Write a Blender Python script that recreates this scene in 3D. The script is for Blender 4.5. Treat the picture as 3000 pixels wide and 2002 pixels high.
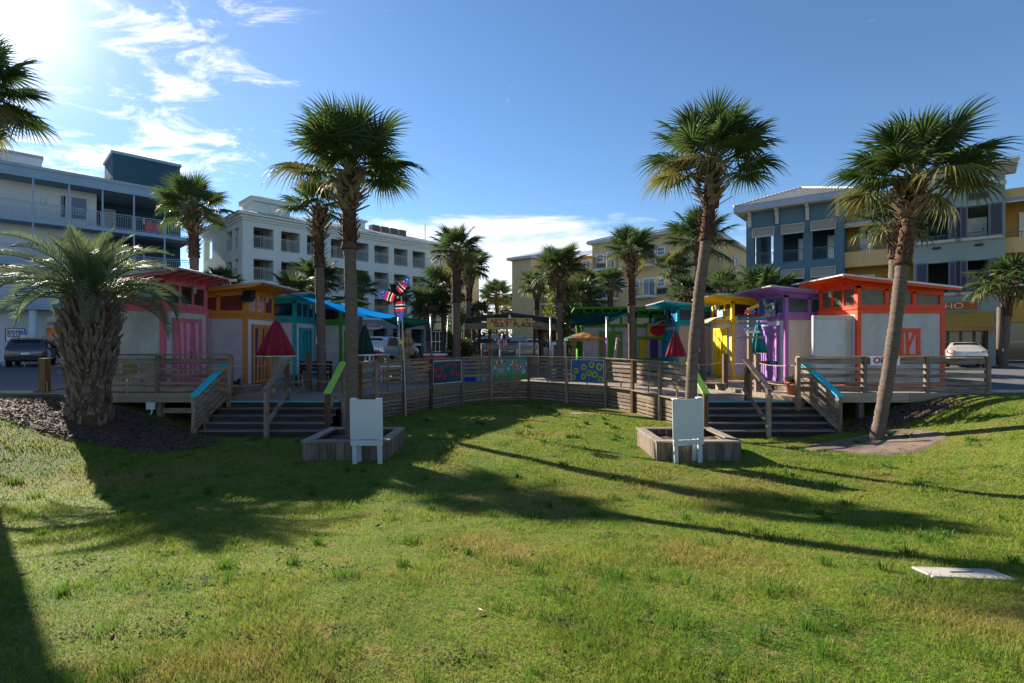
import bpy, math, random
import numpy as np
from mathutils import Vector, Matrix, noise
random.seed(7)
rng = np.random.default_rng(7)
R = math.radians
scene = bpy.context.scene
col = scene.collection
for o in list(bpy.data.objects): bpy.data.objects.remove(o)

# ------------------------------------------------------------------ camera
EYE = 1.45
F = 1500.0                      # focal length in photo pixels (photo is 3000 x 2002)
cam_d = bpy.data.cameras.new('camera'); cam = bpy.data.objects.new('camera', cam_d); col.objects.link(cam)
cam.location = (0, 0, EYE); cam.rotation_euler = (R(90), 0, 0)
cam_d.sensor_width = 36; cam_d.lens = 18.0; cam_d.clip_start = 0.05; cam_d.clip_end = 3000
scene.camera = cam
scene.render.resolution_x = 1024; scene.render.resolution_y = 683

def P(px, py, Y):               # photo pixel at a known distance -> point
    return Vector(((px-1500)/F*Y, Y, EYE-(py-1001)/F*Y))

# ------------------------------------------------------------------ light
SUN_AZ, SUN_EL = 47.0, 25.5     # degrees left of the view axis, above horizon
sdir = Vector((-math.sin(R(SUN_AZ))*math.cos(R(SUN_EL)), math.cos(R(SUN_AZ))*math.cos(R(SUN_EL)), math.sin(R(SUN_EL))))
sl = bpy.data.lights.new('sun', 'SUN'); sl.energy = 3.3; sl.angle = R(0.55); sl.color = (1.0, 0.90, 0.74)
so = bpy.data.objects.new('sun', sl); col.objects.link(so)
so.rotation_euler = sdir.to_track_quat('Z', 'Y').to_euler(); so.location = (-30, 30, 30)

w = bpy.data.worlds.new('World'); scene.world = w; w.use_nodes = True
nt = w.node_tree; N = nt.nodes; L = nt.links
for n in list(N): N.remove(n)
def wn(t, **k):
    n = N.new(t)
    for a, b in k.items(): setattr(n, a, b)
    return n
def wm(op, a, b=None, c=None, clamp=False):
    n = wn('ShaderNodeMath', operation=op, use_clamp=clamp)
    for i, q in enumerate((a, b, c)):
        if q is None: continue
        if isinstance(q, (int, float)): n.inputs[i].default_value = q
        else: L.new(q, n.inputs[i])
    return n.outputs[0]
def smap(v, a, b, lo=0.0, hi=1.0):
    n = wn('ShaderNodeMapRange', interpolation_type='SMOOTHSTEP')
    L.new(v, n.inputs[0])
    for i, q in enumerate((a, b, lo, hi)): n.inputs[i+1].default_value = q
    return n.outputs[0]
sky = wn('ShaderNodeTexSky', sky_type='NISHITA', sun_disc=False)
sky.sun_elevation = R(SUN_EL); sky.sun_rotation = R(-SUN_AZ); sky.altitude = 0
sky.air_density = 1.0; sky.dust_density = 0.0; sky.ozone_density = 2.6
geo = wn('ShaderNodeTexCoord')
sep = wn('ShaderNodeSeparateXYZ'); L.new(geo.outputs['Generated'], sep.inputs[0])
zc = wm('MAXIMUM', sep.outputs[2], 0.0)
den = wm('ADD', zc, 0.10)
cx = wm('DIVIDE', sep.outputs[0], den); cy = wm('DIVIDE', sep.outputs[1], den)
comb = wn('ShaderNodeCombineXYZ'); L.new(cx, comb.inputs[0]); L.new(cy, comb.inputs[1])
def cloudnoise(sx, sy, rot, off, scale, detail, rough, dist):
    mp = wn('ShaderNodeMapping'); mp.inputs['Scale'].default_value = (sx, sy, 1); mp.inputs['Rotation'].default_value = (0, 0, R(rot)); mp.inputs['Location'].default_value = off
    L.new(comb.outputs[0], mp.inputs[0])
    n = wn('ShaderNodeTexNoise'); n.inputs['Scale'].default_value = scale; n.inputs['Detail'].default_value = detail
    n.inputs['Roughness'].default_value = rough; n.inputs['Distortion'].default_value = dist
    L.new(mp.outputs[0], n.inputs[0]); return n.outputs['Fac']
# low bank of cloud towards the horizon
nb = cloudnoise(0.8, 1.0, 10, (3.1, 1.7, 0), 1.3, 9, 0.62, 0.4)
el_bias = smap(sep.outputs[2], 0.13, 0.37, 0.26, -0.32)
az_ = wm('ARCTAN2', sep.outputs[0], sep.outputs[1])
az_b = wm('MULTIPLY', wm('SUBTRACT', wm('COSINE', wm('MULTIPLY', az_, 4.0)), 0.8), 0.16)   # banks come and go round the horizon
bank = smap(wm('ADD', wm('ADD', nb, el_bias), az_b), 0.50, 0.68)
# high thin streaks, thickest round the sun's side of the sky
nw = cloudnoise(1.0, 1.7, 35, (5.4, 2.2, 0), 3.0, 11, 0.70, 0.9)
nlow = cloudnoise(1, 1, 0, (1.3, 9.2, 0), 0.55, 2, 0.5, 0.0)
dt = wn('ShaderNodeVectorMath', operation='DOT_PRODUCT'); L.new(geo.outputs['Generated'], dt.inputs[0]); dt.inputs[1].default_value = tuple(sdir)
ang = dt.outputs['Value']
near = smap(ang, 0.90, 0.975, -0.16, 0.045)
wis = smap(wm('ADD', wm('ADD', nw, near), wm('MULTIPLY', wm('SUBTRACT', nlow, 0.5), 0.25)), 0.50, 0.70)
wis = wm('MULTIPLY', wis, smap(sep.outputs[2], 0.16, 0.26))
mask = wm('MAXIMUM', wm('MULTIPLY', bank, 0.80), wm('MULTIPLY', wis, 0.9), clamp=True)
# bright haze (aureole) round the sun
aur = wm('POWER', wm('MAXIMUM', ang, 0.0), 200.0)
aur2 = wm('POWER', wm('MAXIMUM', ang, 0.0), 14.0)
glow = wm('ADD', wm('MULTIPLY', aur, 3.2), wm('MULTIPLY', aur2, 0.42))
gcol = wn('ShaderNodeMix', data_type='RGBA', blend_type='MULTIPLY'); gcol.inputs[0].default_value = 1
gcol.inputs[6].default_value = (1.0, 0.90, 0.90, 1)
L.new(glow, gcol.inputs[7])
tint = wn('ShaderNodeMix', data_type='RGBA', blend_type='MULTIPLY'); tint.inputs[0].default_value = 1
L.new(sky.outputs[0], tint.inputs[6]); tint.inputs[7].default_value = (0.28, 0.342, 0.395, 1)
addg = wn('ShaderNodeMix', data_type='RGBA', blend_type='ADD'); addg.inputs[0].default_value = 1
L.new(tint.outputs[2], addg.inputs[6]); L.new(gcol.outputs[2], addg.inputs[7])
cl_b = wm('ADD', smap(nb, 0.35, 0.75, 2.7, 3.6), wm('MULTIPLY', aur2, 0.5))
ccol = wn('ShaderNodeMix', data_type='RGBA', blend_type='MULTIPLY'); ccol.inputs[0].default_value = 1
ccol.inputs[6].default_value = (0.97, 0.98, 1.03, 1); L.new(cl_b, ccol.inputs[7])
mixc = wn('ShaderNodeMix', data_type='RGBA'); L.new(mask, mixc.inputs[0]); L.new(addg.outputs[2], mixc.inputs[6]); L.new(ccol.outputs[2], mixc.inputs[7])
bg = wn('ShaderNodeBackground'); bg.inputs[1].default_value = 0.105; L.new(mixc.outputs[2], bg.inputs[0])
wo = wn('ShaderNodeOutputWorld'); L.new(bg.outputs[0], wo.inputs[0])

vs = scene.view_settings
scene.display_settings.display_device = 'sRGB'
vs.view_transform = 'Standard'; vs.look = 'None'; vs.exposure = 2.05; vs.gamma = 1.0; vs.use_curve_mapping = False
scene.render.engine = 'CYCLES'
scene.cycles.max_bounces = 6; scene.cycles.diffuse_bounces = 5; scene.cycles.transparent_max_bounces = 8

# ------------------------------------------------------------------ mesh helper
class MB:
    def __init__(s): s.v = []; s.f = []
    def pts(s, ps, fs):
        b = len(s.v); s.v.extend([tuple(p) for p in ps]); s.f.extend([tuple(i+b for i in f) for f in fs]); return s
    def box(s, x0, x1, y0, y1, z0, z1):
        x0, x1 = min(x0, x1), max(x0, x1); y0, y1 = min(y0, y1), max(y0, y1); z0, z1 = min(z0, z1), max(z0, z1)
        return s.pts([(x0,y0,z0),(x1,y0,z0),(x1,y1,z0),(x0,y1,z0),(x0,y0,z1),(x1,y0,z1),(x1,y1,z1),(x0,y1,z1)],
                     [(0,3,2,1),(4,5,6,7),(0,1,5,4),(1,2,6,5),(2,3,7,6),(3,0,4,7)])
    def quad(s, a, b, c, d): return s.pts([a,b,c,d], [(0,1,2,3)])
    def prism(s, poly, off):
        off = Vector(off); n = len(poly); a = [Vector(p) for p in poly]
        return s.pts(a+[p+off for p in a], [tuple(range(n))[::-1], tuple(range(n,2*n))]+[(i,(i+1)%n,(i+1)%n+n,i+n) for i in range(n)])
    def beam(s, p0, p1, w, h, up=(0,0,1)):
        p0 = Vector(p0); p1 = Vector(p1); d = (p1-p0).normalized(); up = Vector(up)
        if abs(d.dot(up)) > 0.999: up = Vector((0,1,0))
        sd = d.cross(up).normalized(); u2 = sd.cross(d).normalized()
        a, b = sd*w/2, u2*h/2
        q = [p0-a-b, p0+a-b, p0+a+b, p0-a+b]; e = [p1-a-b, p1+a-b, p1+a+b, p1-a+b]
        return s.pts(q+e, [(0,1,2,3),(7,6,5,4),(0,4,5,1),(1,5,6,2),(2,6,7,3),(3,7,4,0)])
    def tube(s, pts, rad, n=8, cap=True):
        pts = [Vector(p) for p in pts]
        if not hasattr(rad, '__len__'): rad = [rad]*len(pts)
        b = len(s.v); prev = Vector((1,0,0.01))
        for i, p in enumerate(pts):
            d = (pts[min(i+1,len(pts)-1)]-pts[max(i-1,0)]).normalized()
            u = prev-d*prev.dot(d)
            if u.length < 1e-4: u = d.orthogonal()
            u.normalize(); prev = u; v = d.cross(u)
            for k in range(n):
                t = 2*math.pi*k/n; s.v.append(tuple(p+(u*math.cos(t)+v*math.sin(t))*rad[i]))
        for i in range(len(pts)-1):
            for k in range(n):
                k2 = (k+1)%n; s.f.append((b+i*n+k, b+i*n+k2, b+(i+1)*n+k2, b+(i+1)*n+k))
        if cap:
            s.f.append(tuple(b+k for k in range(n))[::-1]); s.f.append(tuple(b+(len(pts)-1)*n+k for k in range(n)))
        return s
    def lathe(s, prof, n=16, c=(0,0,0), fn=None):
        b = len(s.v)
        for r, z in prof:
            for k in range(n):
                t = 2*math.pi*k/n; q = r*(fn(t, z) if fn else 1)
                s.v.append((c[0]+q*math.cos(t), c[1]+q*math.sin(t), c[2]+z))
        for i in range(len(prof)-1):
            for k in range(n):
                k2 = (k+1)%n; s.f.append((b+i*n+k, b+i*n+k2, b+(i+1)*n+k2, b+(i+1)*n+k))
        s.f.append(tuple(b+k for k in range(n))[::-1]); s.f.append(tuple(b+(len(prof)-1)*n+k for k in range(n)))
        return s
    def xform(s, M):
        s.v = [tuple(M @ Vector(p)) for p in s.v]; return s
    def mesh(s, name, mat, smooth=False):
        me = bpy.data.meshes.new(name); me.from_pydata(s.v, [], s.f)
        if mat: me.materials.append(mat)
        if smooth: me.polygons.foreach_set('use_smooth', [True]*len(me.polygons))
        me.update(); return me
    def build(s, name, mat, parent=None, smooth=False, loc=None, bevel=0.0):
        o = bpy.data.objects.new(name, s.mesh(name, mat, smooth)); col.objects.link(o)
        if parent: o.parent = parent
        if loc is not None: o.location = loc
        if bevel:
            m = o.modifiers.new('bevel', 'BEVEL'); m.width = bevel; m.segments = 1; m.limit_method = 'ANGLE'
        return o

def tag(o, label, cat, group=None, kind=None):
    if label: o['label'] = label
    if cat: o['category'] = cat
    if group: o['group'] = group
    if kind: o['kind'] = kind
    return o
def thing(name, label, cat, loc=(0,0,0), rz=0.0, group=None):
    o = bpy.data.objects.new(name, None); o.empty_display_size = 0.2; col.objects.link(o)
    o.location = loc; o.rotation_euler = (0, 0, rz)
    return tag(o, label, cat, group)
def structure(o): o['kind'] = 'structure'; return o
def inst(me, name, parent=None, loc=(0,0,0), rot=(0,0,0), sc=(1,1,1)):
    o = bpy.data.objects.new(name, me); col.objects.link(o); o.parent = parent
    o.location = loc; o.rotation_euler = rot; o.scale = sc; return o
def dup(root, loc, rz=0.0, label=None, sc=None):
    r = root.copy(); col.objects.link(r); r.location = loc; r.rotation_euler = (0,0,rz)
    if label: r['label'] = label
    if sc: r.scale = (sc,)*3
    for ch in list(root.children):
        c = ch.copy(); col.objects.link(c); c.parent = r
        for g in list(ch.children):
            d = g.copy(); col.objects.link(d); d.parent = c
    return r

# ------------------------------------------------------------------ materials
MATS = {}
def mat(name, c, rough=0.7, var=0.12, scale=3.0, bump=0.0, bscale=40.0, metal=0.0, spec=0.4, stretch=None, c2=None, c2scale=1.2, c2amt=0.5, objrand=0.0, coat=0.0, transl=0.0):
    if name in MATS: return MATS[name]
    m = bpy.data.materials.new(name); m.use_nodes = True; MATS[name] = m
    t = m.node_tree; b = t.nodes['Principled BSDF']
    b.inputs['Roughness'].default_value = rough; b.inputs['Metallic'].default_value = metal
    b.inputs['Specular IOR Level'].default_value = spec
    if coat: b.inputs['Coat Weight'].default_value = coat
    tc = t.nodes.new('ShaderNodeTexCoord'); vec = tc.outputs['Object']
    if stretch:
        mp = t.nodes.new('ShaderNodeMapping'); mp.inputs['Scale'].default_value = stretch; t.links.new(vec, mp.inputs[0]); vec = mp.outputs[0]
    n1 = t.nodes.new('ShaderNodeTexNoise'); n1.inputs['Scale'].default_value = scale; n1.inputs['Detail'].default_value = 6; n1.inputs['Roughness'].default_value = 0.65
    t.links.new(vec, n1.inputs[0])
    cr = t.nodes.new('ShaderNodeMapRange'); t.links.new(n1.outputs['Fac'], cr.inputs[0])
    cr.inputs[1].default_value = 0.25; cr.inputs[2].default_value = 0.75; cr.inputs[3].default_value = 1-var; cr.inputs[4].default_value = 1+var
    mx = t.nodes.new('ShaderNodeMix'); mx.data_type = 'RGBA'; mx.blend_type = 'MULTIPLY'; mx.inputs[0].default_value = 1
    mx.inputs[6].default_value = (*c, 1); t.links.new(cr.outputs[0], mx.inputs[7]); out = mx.outputs[2]
    if c2:
        n2 = t.nodes.new('ShaderNodeTexNoise'); n2.inputs['Scale'].default_value = c2scale; n2.inputs['Detail'].default_value = 7; n2.inputs['Roughness'].default_value = 0.7
        t.links.new(vec, n2.inputs[0])
        rr = t.nodes.new('ShaderNodeMapRange'); rr.interpolation_type = 'SMOOTHSTEP'; t.links.new(n2.outputs['Fac'], rr.inputs[0])
        rr.inputs[1].default_value = 0.42; rr.inputs[2].default_value = 0.66; rr.inputs[4].default_value = c2amt
        m2 = t.nodes.new('ShaderNodeMix'); m2.data_type = 'RGBA'; t.links.new(rr.outputs[0], m2.inputs[0]); t.links.new(out, m2.inputs[6]); m2.inputs[7].default_value = (*c2, 1); out = m2.outputs[2]
    if objrand:
        oi = t.nodes.new('ShaderNodeObjectInfo'); r2 = t.nodes.new('ShaderNodeMapRange'); t.links.new(oi.outputs['Random'], r2.inputs[0])
        r2.inputs[3].default_value = 1-objrand; r2.inputs[4].default_value = 1+objrand
        m3 = t.nodes.new('ShaderNodeMix'); m3.data_type = 'RGBA'; m3.blend_type = 'MULTIPLY'; m3.inputs[0].default_value = 1
        t.links.new(out, m3.inputs[6]); t.links.new(r2.outputs[0], m3.inputs[7]); out = m3.outputs[2]
    t.links.new(out, b.inputs['Base Color'])
    if bump:
        n3 = t.nodes.new('ShaderNodeTexNoise'); n3.inputs['Scale'].default_value = bscale; n3.inputs['Detail'].default_value = 5; t.links.new(vec, n3.inputs[0])
        bp = t.nodes.new('ShaderNodeBump'); bp.inputs['Strength'].default_value = bump; bp.inputs['Distance'].default_value = 0.02
        t.links.new(n3.outputs['Fac'], bp.inputs['Height']); t.links.new(bp.outputs[0], b.inputs['Normal'])
    if transl:
        tr = t.nodes.new('ShaderNodeBsdfTranslucent'); t.links.new(out, tr.inputs[0])
        ms = t.nodes.new('ShaderNodeMixShader'); ms.inputs[0].default_value = transl
        t.links.new(b.outputs[0], ms.inputs[1]); t.links.new(tr.outputs[0], ms.inputs[2])
        t.links.new(ms.outputs[0], t.nodes['Material Output'].inputs[0])
    return m
def paint(name, c, **k):
    c = tuple(min(0.8, x*1.2) for x in c); return mat('paint_'+name, c, **{**dict(rough=0.6, var=0.10, scale=4, bump=0.10, bscale=60, c2=tuple(x*0.75 for x in c), c2scale=2.5, c2amt=0.35, spec=0.3), **k})
def stucco(name, c, **k): return mat('stucco_'+name, c, **{**dict(rough=0.9, var=0.07, scale=0.6, bump=0.15, bscale=25, spec=0.2, c2=tuple(x*0.82 for x in c), c2scale=0.35, c2amt=0.4), **k})
def wood(name, c, c2, st, **k): return mat('wood_'+name, c, **{**dict(rough=0.85, var=0.42, scale=4.0, bump=0.6, bscale=9, spec=0.2, stretch=st, c2=c2, c2scale=2.0, c2amt=0.8, objrand=0.28), **k})
GREYW = (0.30, 0.225, 0.165); DARKW = (0.075, 0.052, 0.038)
WOODX = wood('x', GREYW, DARKW, (1, 9, 9)); WOODY = wood('y', GREYW, DARKW, (9, 1, 9)); WOODZ = wood('z', GREYW, DARKW, (9, 9, 1))
BROWNZ = wood('brown_z', (0.15, 0.085, 0.05), (0.07, 0.04, 0.025), (9, 9, 1))
TANX = wood('tan_x', (0.30, 0.235, 0.16), (0.13, 0.10, 0.07), (1, 9, 9)); TANY = wood('tan_y', (0.30, 0.22, 0.15), (0.14, 0.10, 0.07), (9, 1, 9))
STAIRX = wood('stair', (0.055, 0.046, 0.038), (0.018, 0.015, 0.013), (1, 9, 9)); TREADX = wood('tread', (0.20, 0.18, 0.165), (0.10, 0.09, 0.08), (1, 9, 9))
FASCIA = wood('fascia', (0.40, 0.34, 0.24), (0.30, 0.25, 0.17), (1, 9, 9), var=0.12)
CYAN = paint('cyan', (0.02, 0.38, 0.50)); LIME = paint('lime', (0.22, 0.40, 0.05))
GALV = mat('galvanised', (0.45, 0.46, 0.47), rough=0.42, var=0.14, scale=2.5, metal=0.55, c2=(0.30, 0.29, 0.27), c2scale=1.5, c2amt=0.5)
STEEL = mat('steel', (0.34, 0.35, 0.36), rough=0.4, metal=0.8, var=0.1)
DARKM = mat('dark_metal', (0.03, 0.03, 0.032), rough=0.5, metal=0.3)
BLACK = mat('black', (0.012, 0.012, 0.013), rough=0.6)
WHITEP = paint('white', (0.74, 0.75, 0.76)); GREYP = paint('pale_grey', (0.42, 0.47, 0.47))
GLASS = mat('dark_glass', (0.015, 0.02, 0.025), rough=0.06, var=0.3, spec=0.9, scale=0.8)
GLASSB = mat('sky_glass', (0.10, 0.16, 0.22), rough=0.08, var=0.3, spec=0.9, scale=0.8)
TRUNK = mat('palm_trunk', (0.155, 0.12, 0.097), rough=0.95, var=0.35, scale=6, bump=0.9, bscale=7, stretch=(2, 2, 9), c2=(0.07, 0.05, 0.04), c2scale=3, c2amt=0.7, spec=0.1)
TRUNKT = mat('palm_trunk_rough', (0.10, 0.06, 0.04), rough=0.95, var=0.4, scale=8, bump=0.9, bscale=12, spec=0.1, c2=(0.035, 0.02, 0.015), c2scale=5, c2amt=0.8)
BOOT = mat('palm_boot', (0.23, 0.165, 0.12), rough=0.9, var=0.35, scale=7, bump=0.4, bscale=30, spec=0.1, c2=(0.08, 0.05, 0.035), c2scale=5, c2amt=0.7)
def leafmat(name, c, c2, rough=0.55, transl=0.42):
    return mat(name, c, rough=rough, var=0.3, scale=2.5, spec=0.5, c2=c2, c2scale=1.1, c2amt=0.75, objrand=0.2, transl=transl)
FROND = leafmat('palm_frond', (0.045, 0.085, 0.022), (0.10, 0.12, 0.03))
FRONDY = leafmat('palm_frond_yellow', (0.16, 0.15, 0.045), (0.09, 0.11, 0.03))
PINDO = leafmat('pindo_frond', (0.085, 0.135, 0.075), (0.15, 0.18, 0.06), rough=0.45, transl=0.42)
PETIOLE = mat('petiole', (0.11, 0.12, 0.04), rough=0.5, var=0.2)
BUSH = leafmat('bush_leaf', (0.05, 0.11, 0.02), (0.14, 0.17, 0.03)); VINE = leafmat('vine_leaf', (0.10, 0.13, 0.03), (0.30, 0.26, 0.06))
MULCH = mat('mulch', (0.075, 0.042, 0.03), rough=0.95, var=0.5, scale=14, bump=1.0, bscale=30, c2=(0.16, 0.10, 0.075), c2scale=9, c2amt=0.8)
TERRA = mat('terracotta', (0.35, 0.11, 0.06), rough=0.8, var=0.15)
CREAM = paint('cream', (0.62, 0.60, 0.52))

def text_mesh(s, size, mat_, depth=0.004, name='lettering', bold=0.0, align='CENTER'):
    cu = bpy.data.curves.new(name, 'FONT'); cu.body = s; cu.size = size; cu.extrude = depth; cu.align_x = align; cu.align_y = 'CENTER'; cu.offset = bold; cu.resolution_u = 3
    o = bpy.data.objects.new(name, cu); col.objects.link(o)
    me = bpy.data.meshes.new_from_object(o.evaluated_get(bpy.context.evaluated_depsgraph_get()))
    bpy.data.objects.remove(o); bpy.data.curves.remove(cu)
    me.name = name; me.materials.clear(); me.materials.append(mat_); return me
def lettering(s, size, mat_, parent, loc, rot=(R(90),0,0), bold=0.0, sx=1.0, name='lettering'):
    return inst(text_mesh(s, size, mat_, bold=bold, name=name), name, parent, loc, rot, (sx, 1, 1))
def sstep(a, b, x):
    t = min(1, max(0, (x-a)/(b-a))); return t*t*(3-2*t)
def nz(x, y, z=0.0): return noise.noise(Vector((x, y, z)))
# ================================================================== SETTING
LDECK, BDECK, ADECK = -0.32, -0.20, -0.02
def hgt(x, y):
    s = sstep(7.8, 13.2, abs(x))*sstep(3.0, 9.0, y)
    nr = sstep(9.5, 1.0, y)
    base = -1.17+0.93*nr
    z = base+(-0.045-base)*s
    return z+0.03*nz(x*0.35, y*0.35, 1.0)+0.012*nz(x*1.1, y*1.1, 4.0)

GRASS_G = None
def grass_material(name, dark):
    m = bpy.data.materials.new(name); m.use_nodes = True; t = m.node_tree; b = t.nodes['Principled BSDF']
    g = t.nodes.new('ShaderNodeNewGeometry')
    def nse(sc, det=5, off=0.0):
        mp = t.nodes.new('ShaderNodeMapping'); mp.inputs['Location'].default_value = (off, off*1.7, 0); mp.inputs['Scale'].default_value = (1, 1, 0.05)
        t.links.new(g.outputs['Position'], mp.inputs[0])
        n = t.nodes.new('ShaderNodeTexNoise'); n.inputs['Scale'].default_value = sc; n.inputs['Detail'].default_value = det; n.inputs['Roughness'].default_value = 0.6
        t.links.new(mp.outputs[0], n.inputs[0]); return n.outputs['Fac']
    def mr(v, a, b_, lo, hi):
        r = t.nodes.new('ShaderNodeMapRange'); r.interpolation_type = 'SMOOTHSTEP'; t.links.new(v, r.inputs[0])
        for i, q in enumerate((a, b_, lo, hi)): r.inputs[i+1].default_value = q
        return r.outputs[0]
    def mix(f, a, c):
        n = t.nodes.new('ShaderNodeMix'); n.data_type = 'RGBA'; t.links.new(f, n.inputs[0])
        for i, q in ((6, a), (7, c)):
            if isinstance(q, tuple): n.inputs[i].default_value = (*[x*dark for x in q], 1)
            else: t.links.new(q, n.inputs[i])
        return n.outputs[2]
    c = mix(mr(nse(0.55), 0.35, 0.65, 0, 1), (0.090, 0.150, 0.016), (0.145, 0.178, 0.026))
    c = mix(mr(nse(1.5, 6, 3.0), 0.50, 0.70, 0, 0.8), c, (0.050, 0.105, 0.016))
    c = mix(mr(nse(0.33, 5, 8.0), 0.48, 0.70, 0, 0.72), c, (0.25, 0.165, 0.062))
    c = mix(mr(nse(7.0, 5, 5.0), 0.48, 0.72, 0, 0.75), c, (0.22, 0.165, 0.06))
    c = mix(mr(nse(11.0, 5, 15.0), 0.56, 0.70, 0, 0.8), c, (0.035, 0.05, 0.012))
    c = mix(mr(nse(30.0, 3, 2.0), 0.40, 0.75, 0, 0.65), c, (0.05, 0.075, 0.014))
    t.links.new(c, b.inputs['Base Color']); b.inputs['Roughness'].default_value = 0.8; b.inputs['Specular IOR Level'].default_value = 0.08
    tr = t.nodes.new('ShaderNodeBsdfTranslucent'); t.links.new(c, tr.inputs[0])
    ms = t.nodes.new('ShaderNodeMixShader'); ms.inputs[0].default_value = 0.42
    t.links.new(b.outputs[0], ms.inputs[1]); t.links.new(tr.outputs[0], ms.inputs[2])
    if dark < 1:
        n = nse(45, 6, 1.0); bp = t.nodes.new('ShaderNodeBump'); bp.inputs['Strength'].default_value = 0.9; bp.inputs['Distance'].default_value = 0.03
        t.links.new(n, bp.inputs['Height']); t.links.new(bp.outputs[0], b.inputs['Normal'])
    else:
        t.links.new(ms.outputs[0], t.nodes['Material Output'].inputs[0])
    return m
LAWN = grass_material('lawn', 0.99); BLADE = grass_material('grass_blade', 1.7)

# lawn sheet, a shallow bowl in front of the deck
def axis(vals): return sorted(set(vals))
gx = axis([round(-40+i*2.0, 3) for i in range(14)]+[round(-14+i*0.25, 3) for i in range(113)]+[round(14+i*2.0, 3) for i in range(14)])
gy = axis([round(-8+i*0.5, 3) for i in range(20)]+[round(2+i*0.25, 3) for i in range(90)])
m = MB(); nx = len(gx)
m.v = [(x, y, hgt(x, y)) for y in gy for x in gx]
m.f = [(j*nx+i, j*nx+i+1, (j+1)*nx+i+1, (j+1)*nx+i) for j in range(len(gy)-1) for i in range(nx-1)]
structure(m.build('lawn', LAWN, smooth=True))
# wide ground reaching the horizon
SOIL = mat('far_ground', (0.12, 0.13, 0.06), rough=0.95, var=0.2, scale=0.05)
structure(MB().quad((-1500,-300,-1.6),(1500,-300,-1.6),(1500,1800,-1.6),(-1500,1800,-1.6)).build('ground', SOIL))

ASPH = mat('asphalt', (0.095, 0.097, 0.10), rough=0.9, var=0.25, scale=1.2, bump=0.35, bscale=60, c2=(0.11, 0.11, 0.11), c2scale=0.35, c2amt=0.5)
CONC = mat('concrete', (0.40, 0.38, 0.35), rough=0.9, var=0.15, scale=3, bump=0.2, bscale=40, c2=(0.28, 0.26, 0.24), c2scale=2, c2amt=0.6)
lot = MB()
for q in ([(-90,14.9),(-13.75,14.9),(-13.75,33.2),(-90,33.2)], [(13.75,15.2),(90,15.2),(90,33.2),(13.75,33.2)], [(-140,33.2),(140,33.2),(140,400),(-140,400)]):
    lot.prism([(x, y, -1.2) for x, y in q], (0,0,1.2))
structure(lot.build('parking_lot', ASPH))
line = MB()
def gl(x0, y0, x1, y1, w=0.10, z=0.004):
    d = Vector((x1-x0, y1-y0, 0)).normalized(); s = Vector((-d.y, d.x, 0))*w/2
    a, b = Vector((x0,y0,z)), Vector((x1,y1,z)); line.quad(a-s, b-s, b+s, a+s)
for k in range(6):
    bx, by = -31.5+k*1.95, 27.8+k*1.98
    gl(bx, by, bx-2.6, by+2.6)
for k in range(5):
    bx, by = 21.0+k*2.0, 30.5-k*1.7
    gl(bx, by, bx+2.4, by+2.9)
structure(line.build('lane_marking', mat('road_paint', (0.6, 0.6, 0.57), rough=0.8, var=0.2)))
# kerb edge of the lot beside the lawn
for sgn, y0 in ((-1, 14.75), (1, 15.05)):
    structure(MB().box(sgn*13.76, sgn*60, y0, y0+0.15, -0.3, 0.02).build('kerb', CONC))

def patch(name, cx, cy, rx, ry, matl, lift, seed, n=46, rings=9):
    mm = MB(); mm.v.append((cx, cy, hgt(cx, cy)+lift))
    for r in range(1, rings+1):
        for k in range(n):
            t = 2*math.pi*k/n; q = (0.78+0.42*nz(math.cos(t)*1.3+seed, math.sin(t)*1.3, seed))*r/rings
            x, y = cx+rx*q*math.cos(t), cy+ry*q*math.sin(t)
            mm.v.append((x, y, hgt(x, y)+lift*(1 if r < rings else -1.5)+0.012*nz(x*5, y*5, seed)))
    for k in range(n): mm.f.append((0, 1+k, 1+(k+1)%n))
    for r in range(rings-1):
        for k in range(n):
            a = 1+r*n+k; b = 1+r*n+(k+1)%n; mm.f.append((a, a+n, b+n, b))
    return structure(mm.build(name, matl, smooth=True))
patch('mulch_bed', -10.6, 12.95, 3.6, 1.7, MULCH, 0.03, 1.3)
SAND = mat('sandy_dirt', (0.17, 0.125, 0.095), rough=0.95, var=0.45, scale=3, bump=0.6, bscale=25, c2=(0.12, 0.075, 0.05), c2scale=2.2, c2amt=0.8)
patch('dirt_patch', 8.7, 12.4, 2.0, 0.95, SAND, 0.025, 4.7)
patch('mulch_bed', 10.6, 13.95, 1.9, 0.9, MULCH, 0.03, 7.7)
SANDW = mat('pale_sand', (0.26, 0.24, 0.20), rough=0.95, var=0.3, scale=8, bump=0.5, bscale=30, c2=(0.10,0.12,0.03), c2scale=5, c2amt=0.9)
for i, (x, y, a, b) in enumerate(((-0.1, 20.8, 0.9, 0.45), (2.6, 18.6, 0.8, 0.22), (-2.7, 17.4, 0.35, 0.16), (-7.0, 13.1, 0.5, 0.2))):
    patch('sand_patch', x, y, a, b, SANDW if i < 3 else SAND, 0.012, 10+i*2.3, 26, 4)
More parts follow.
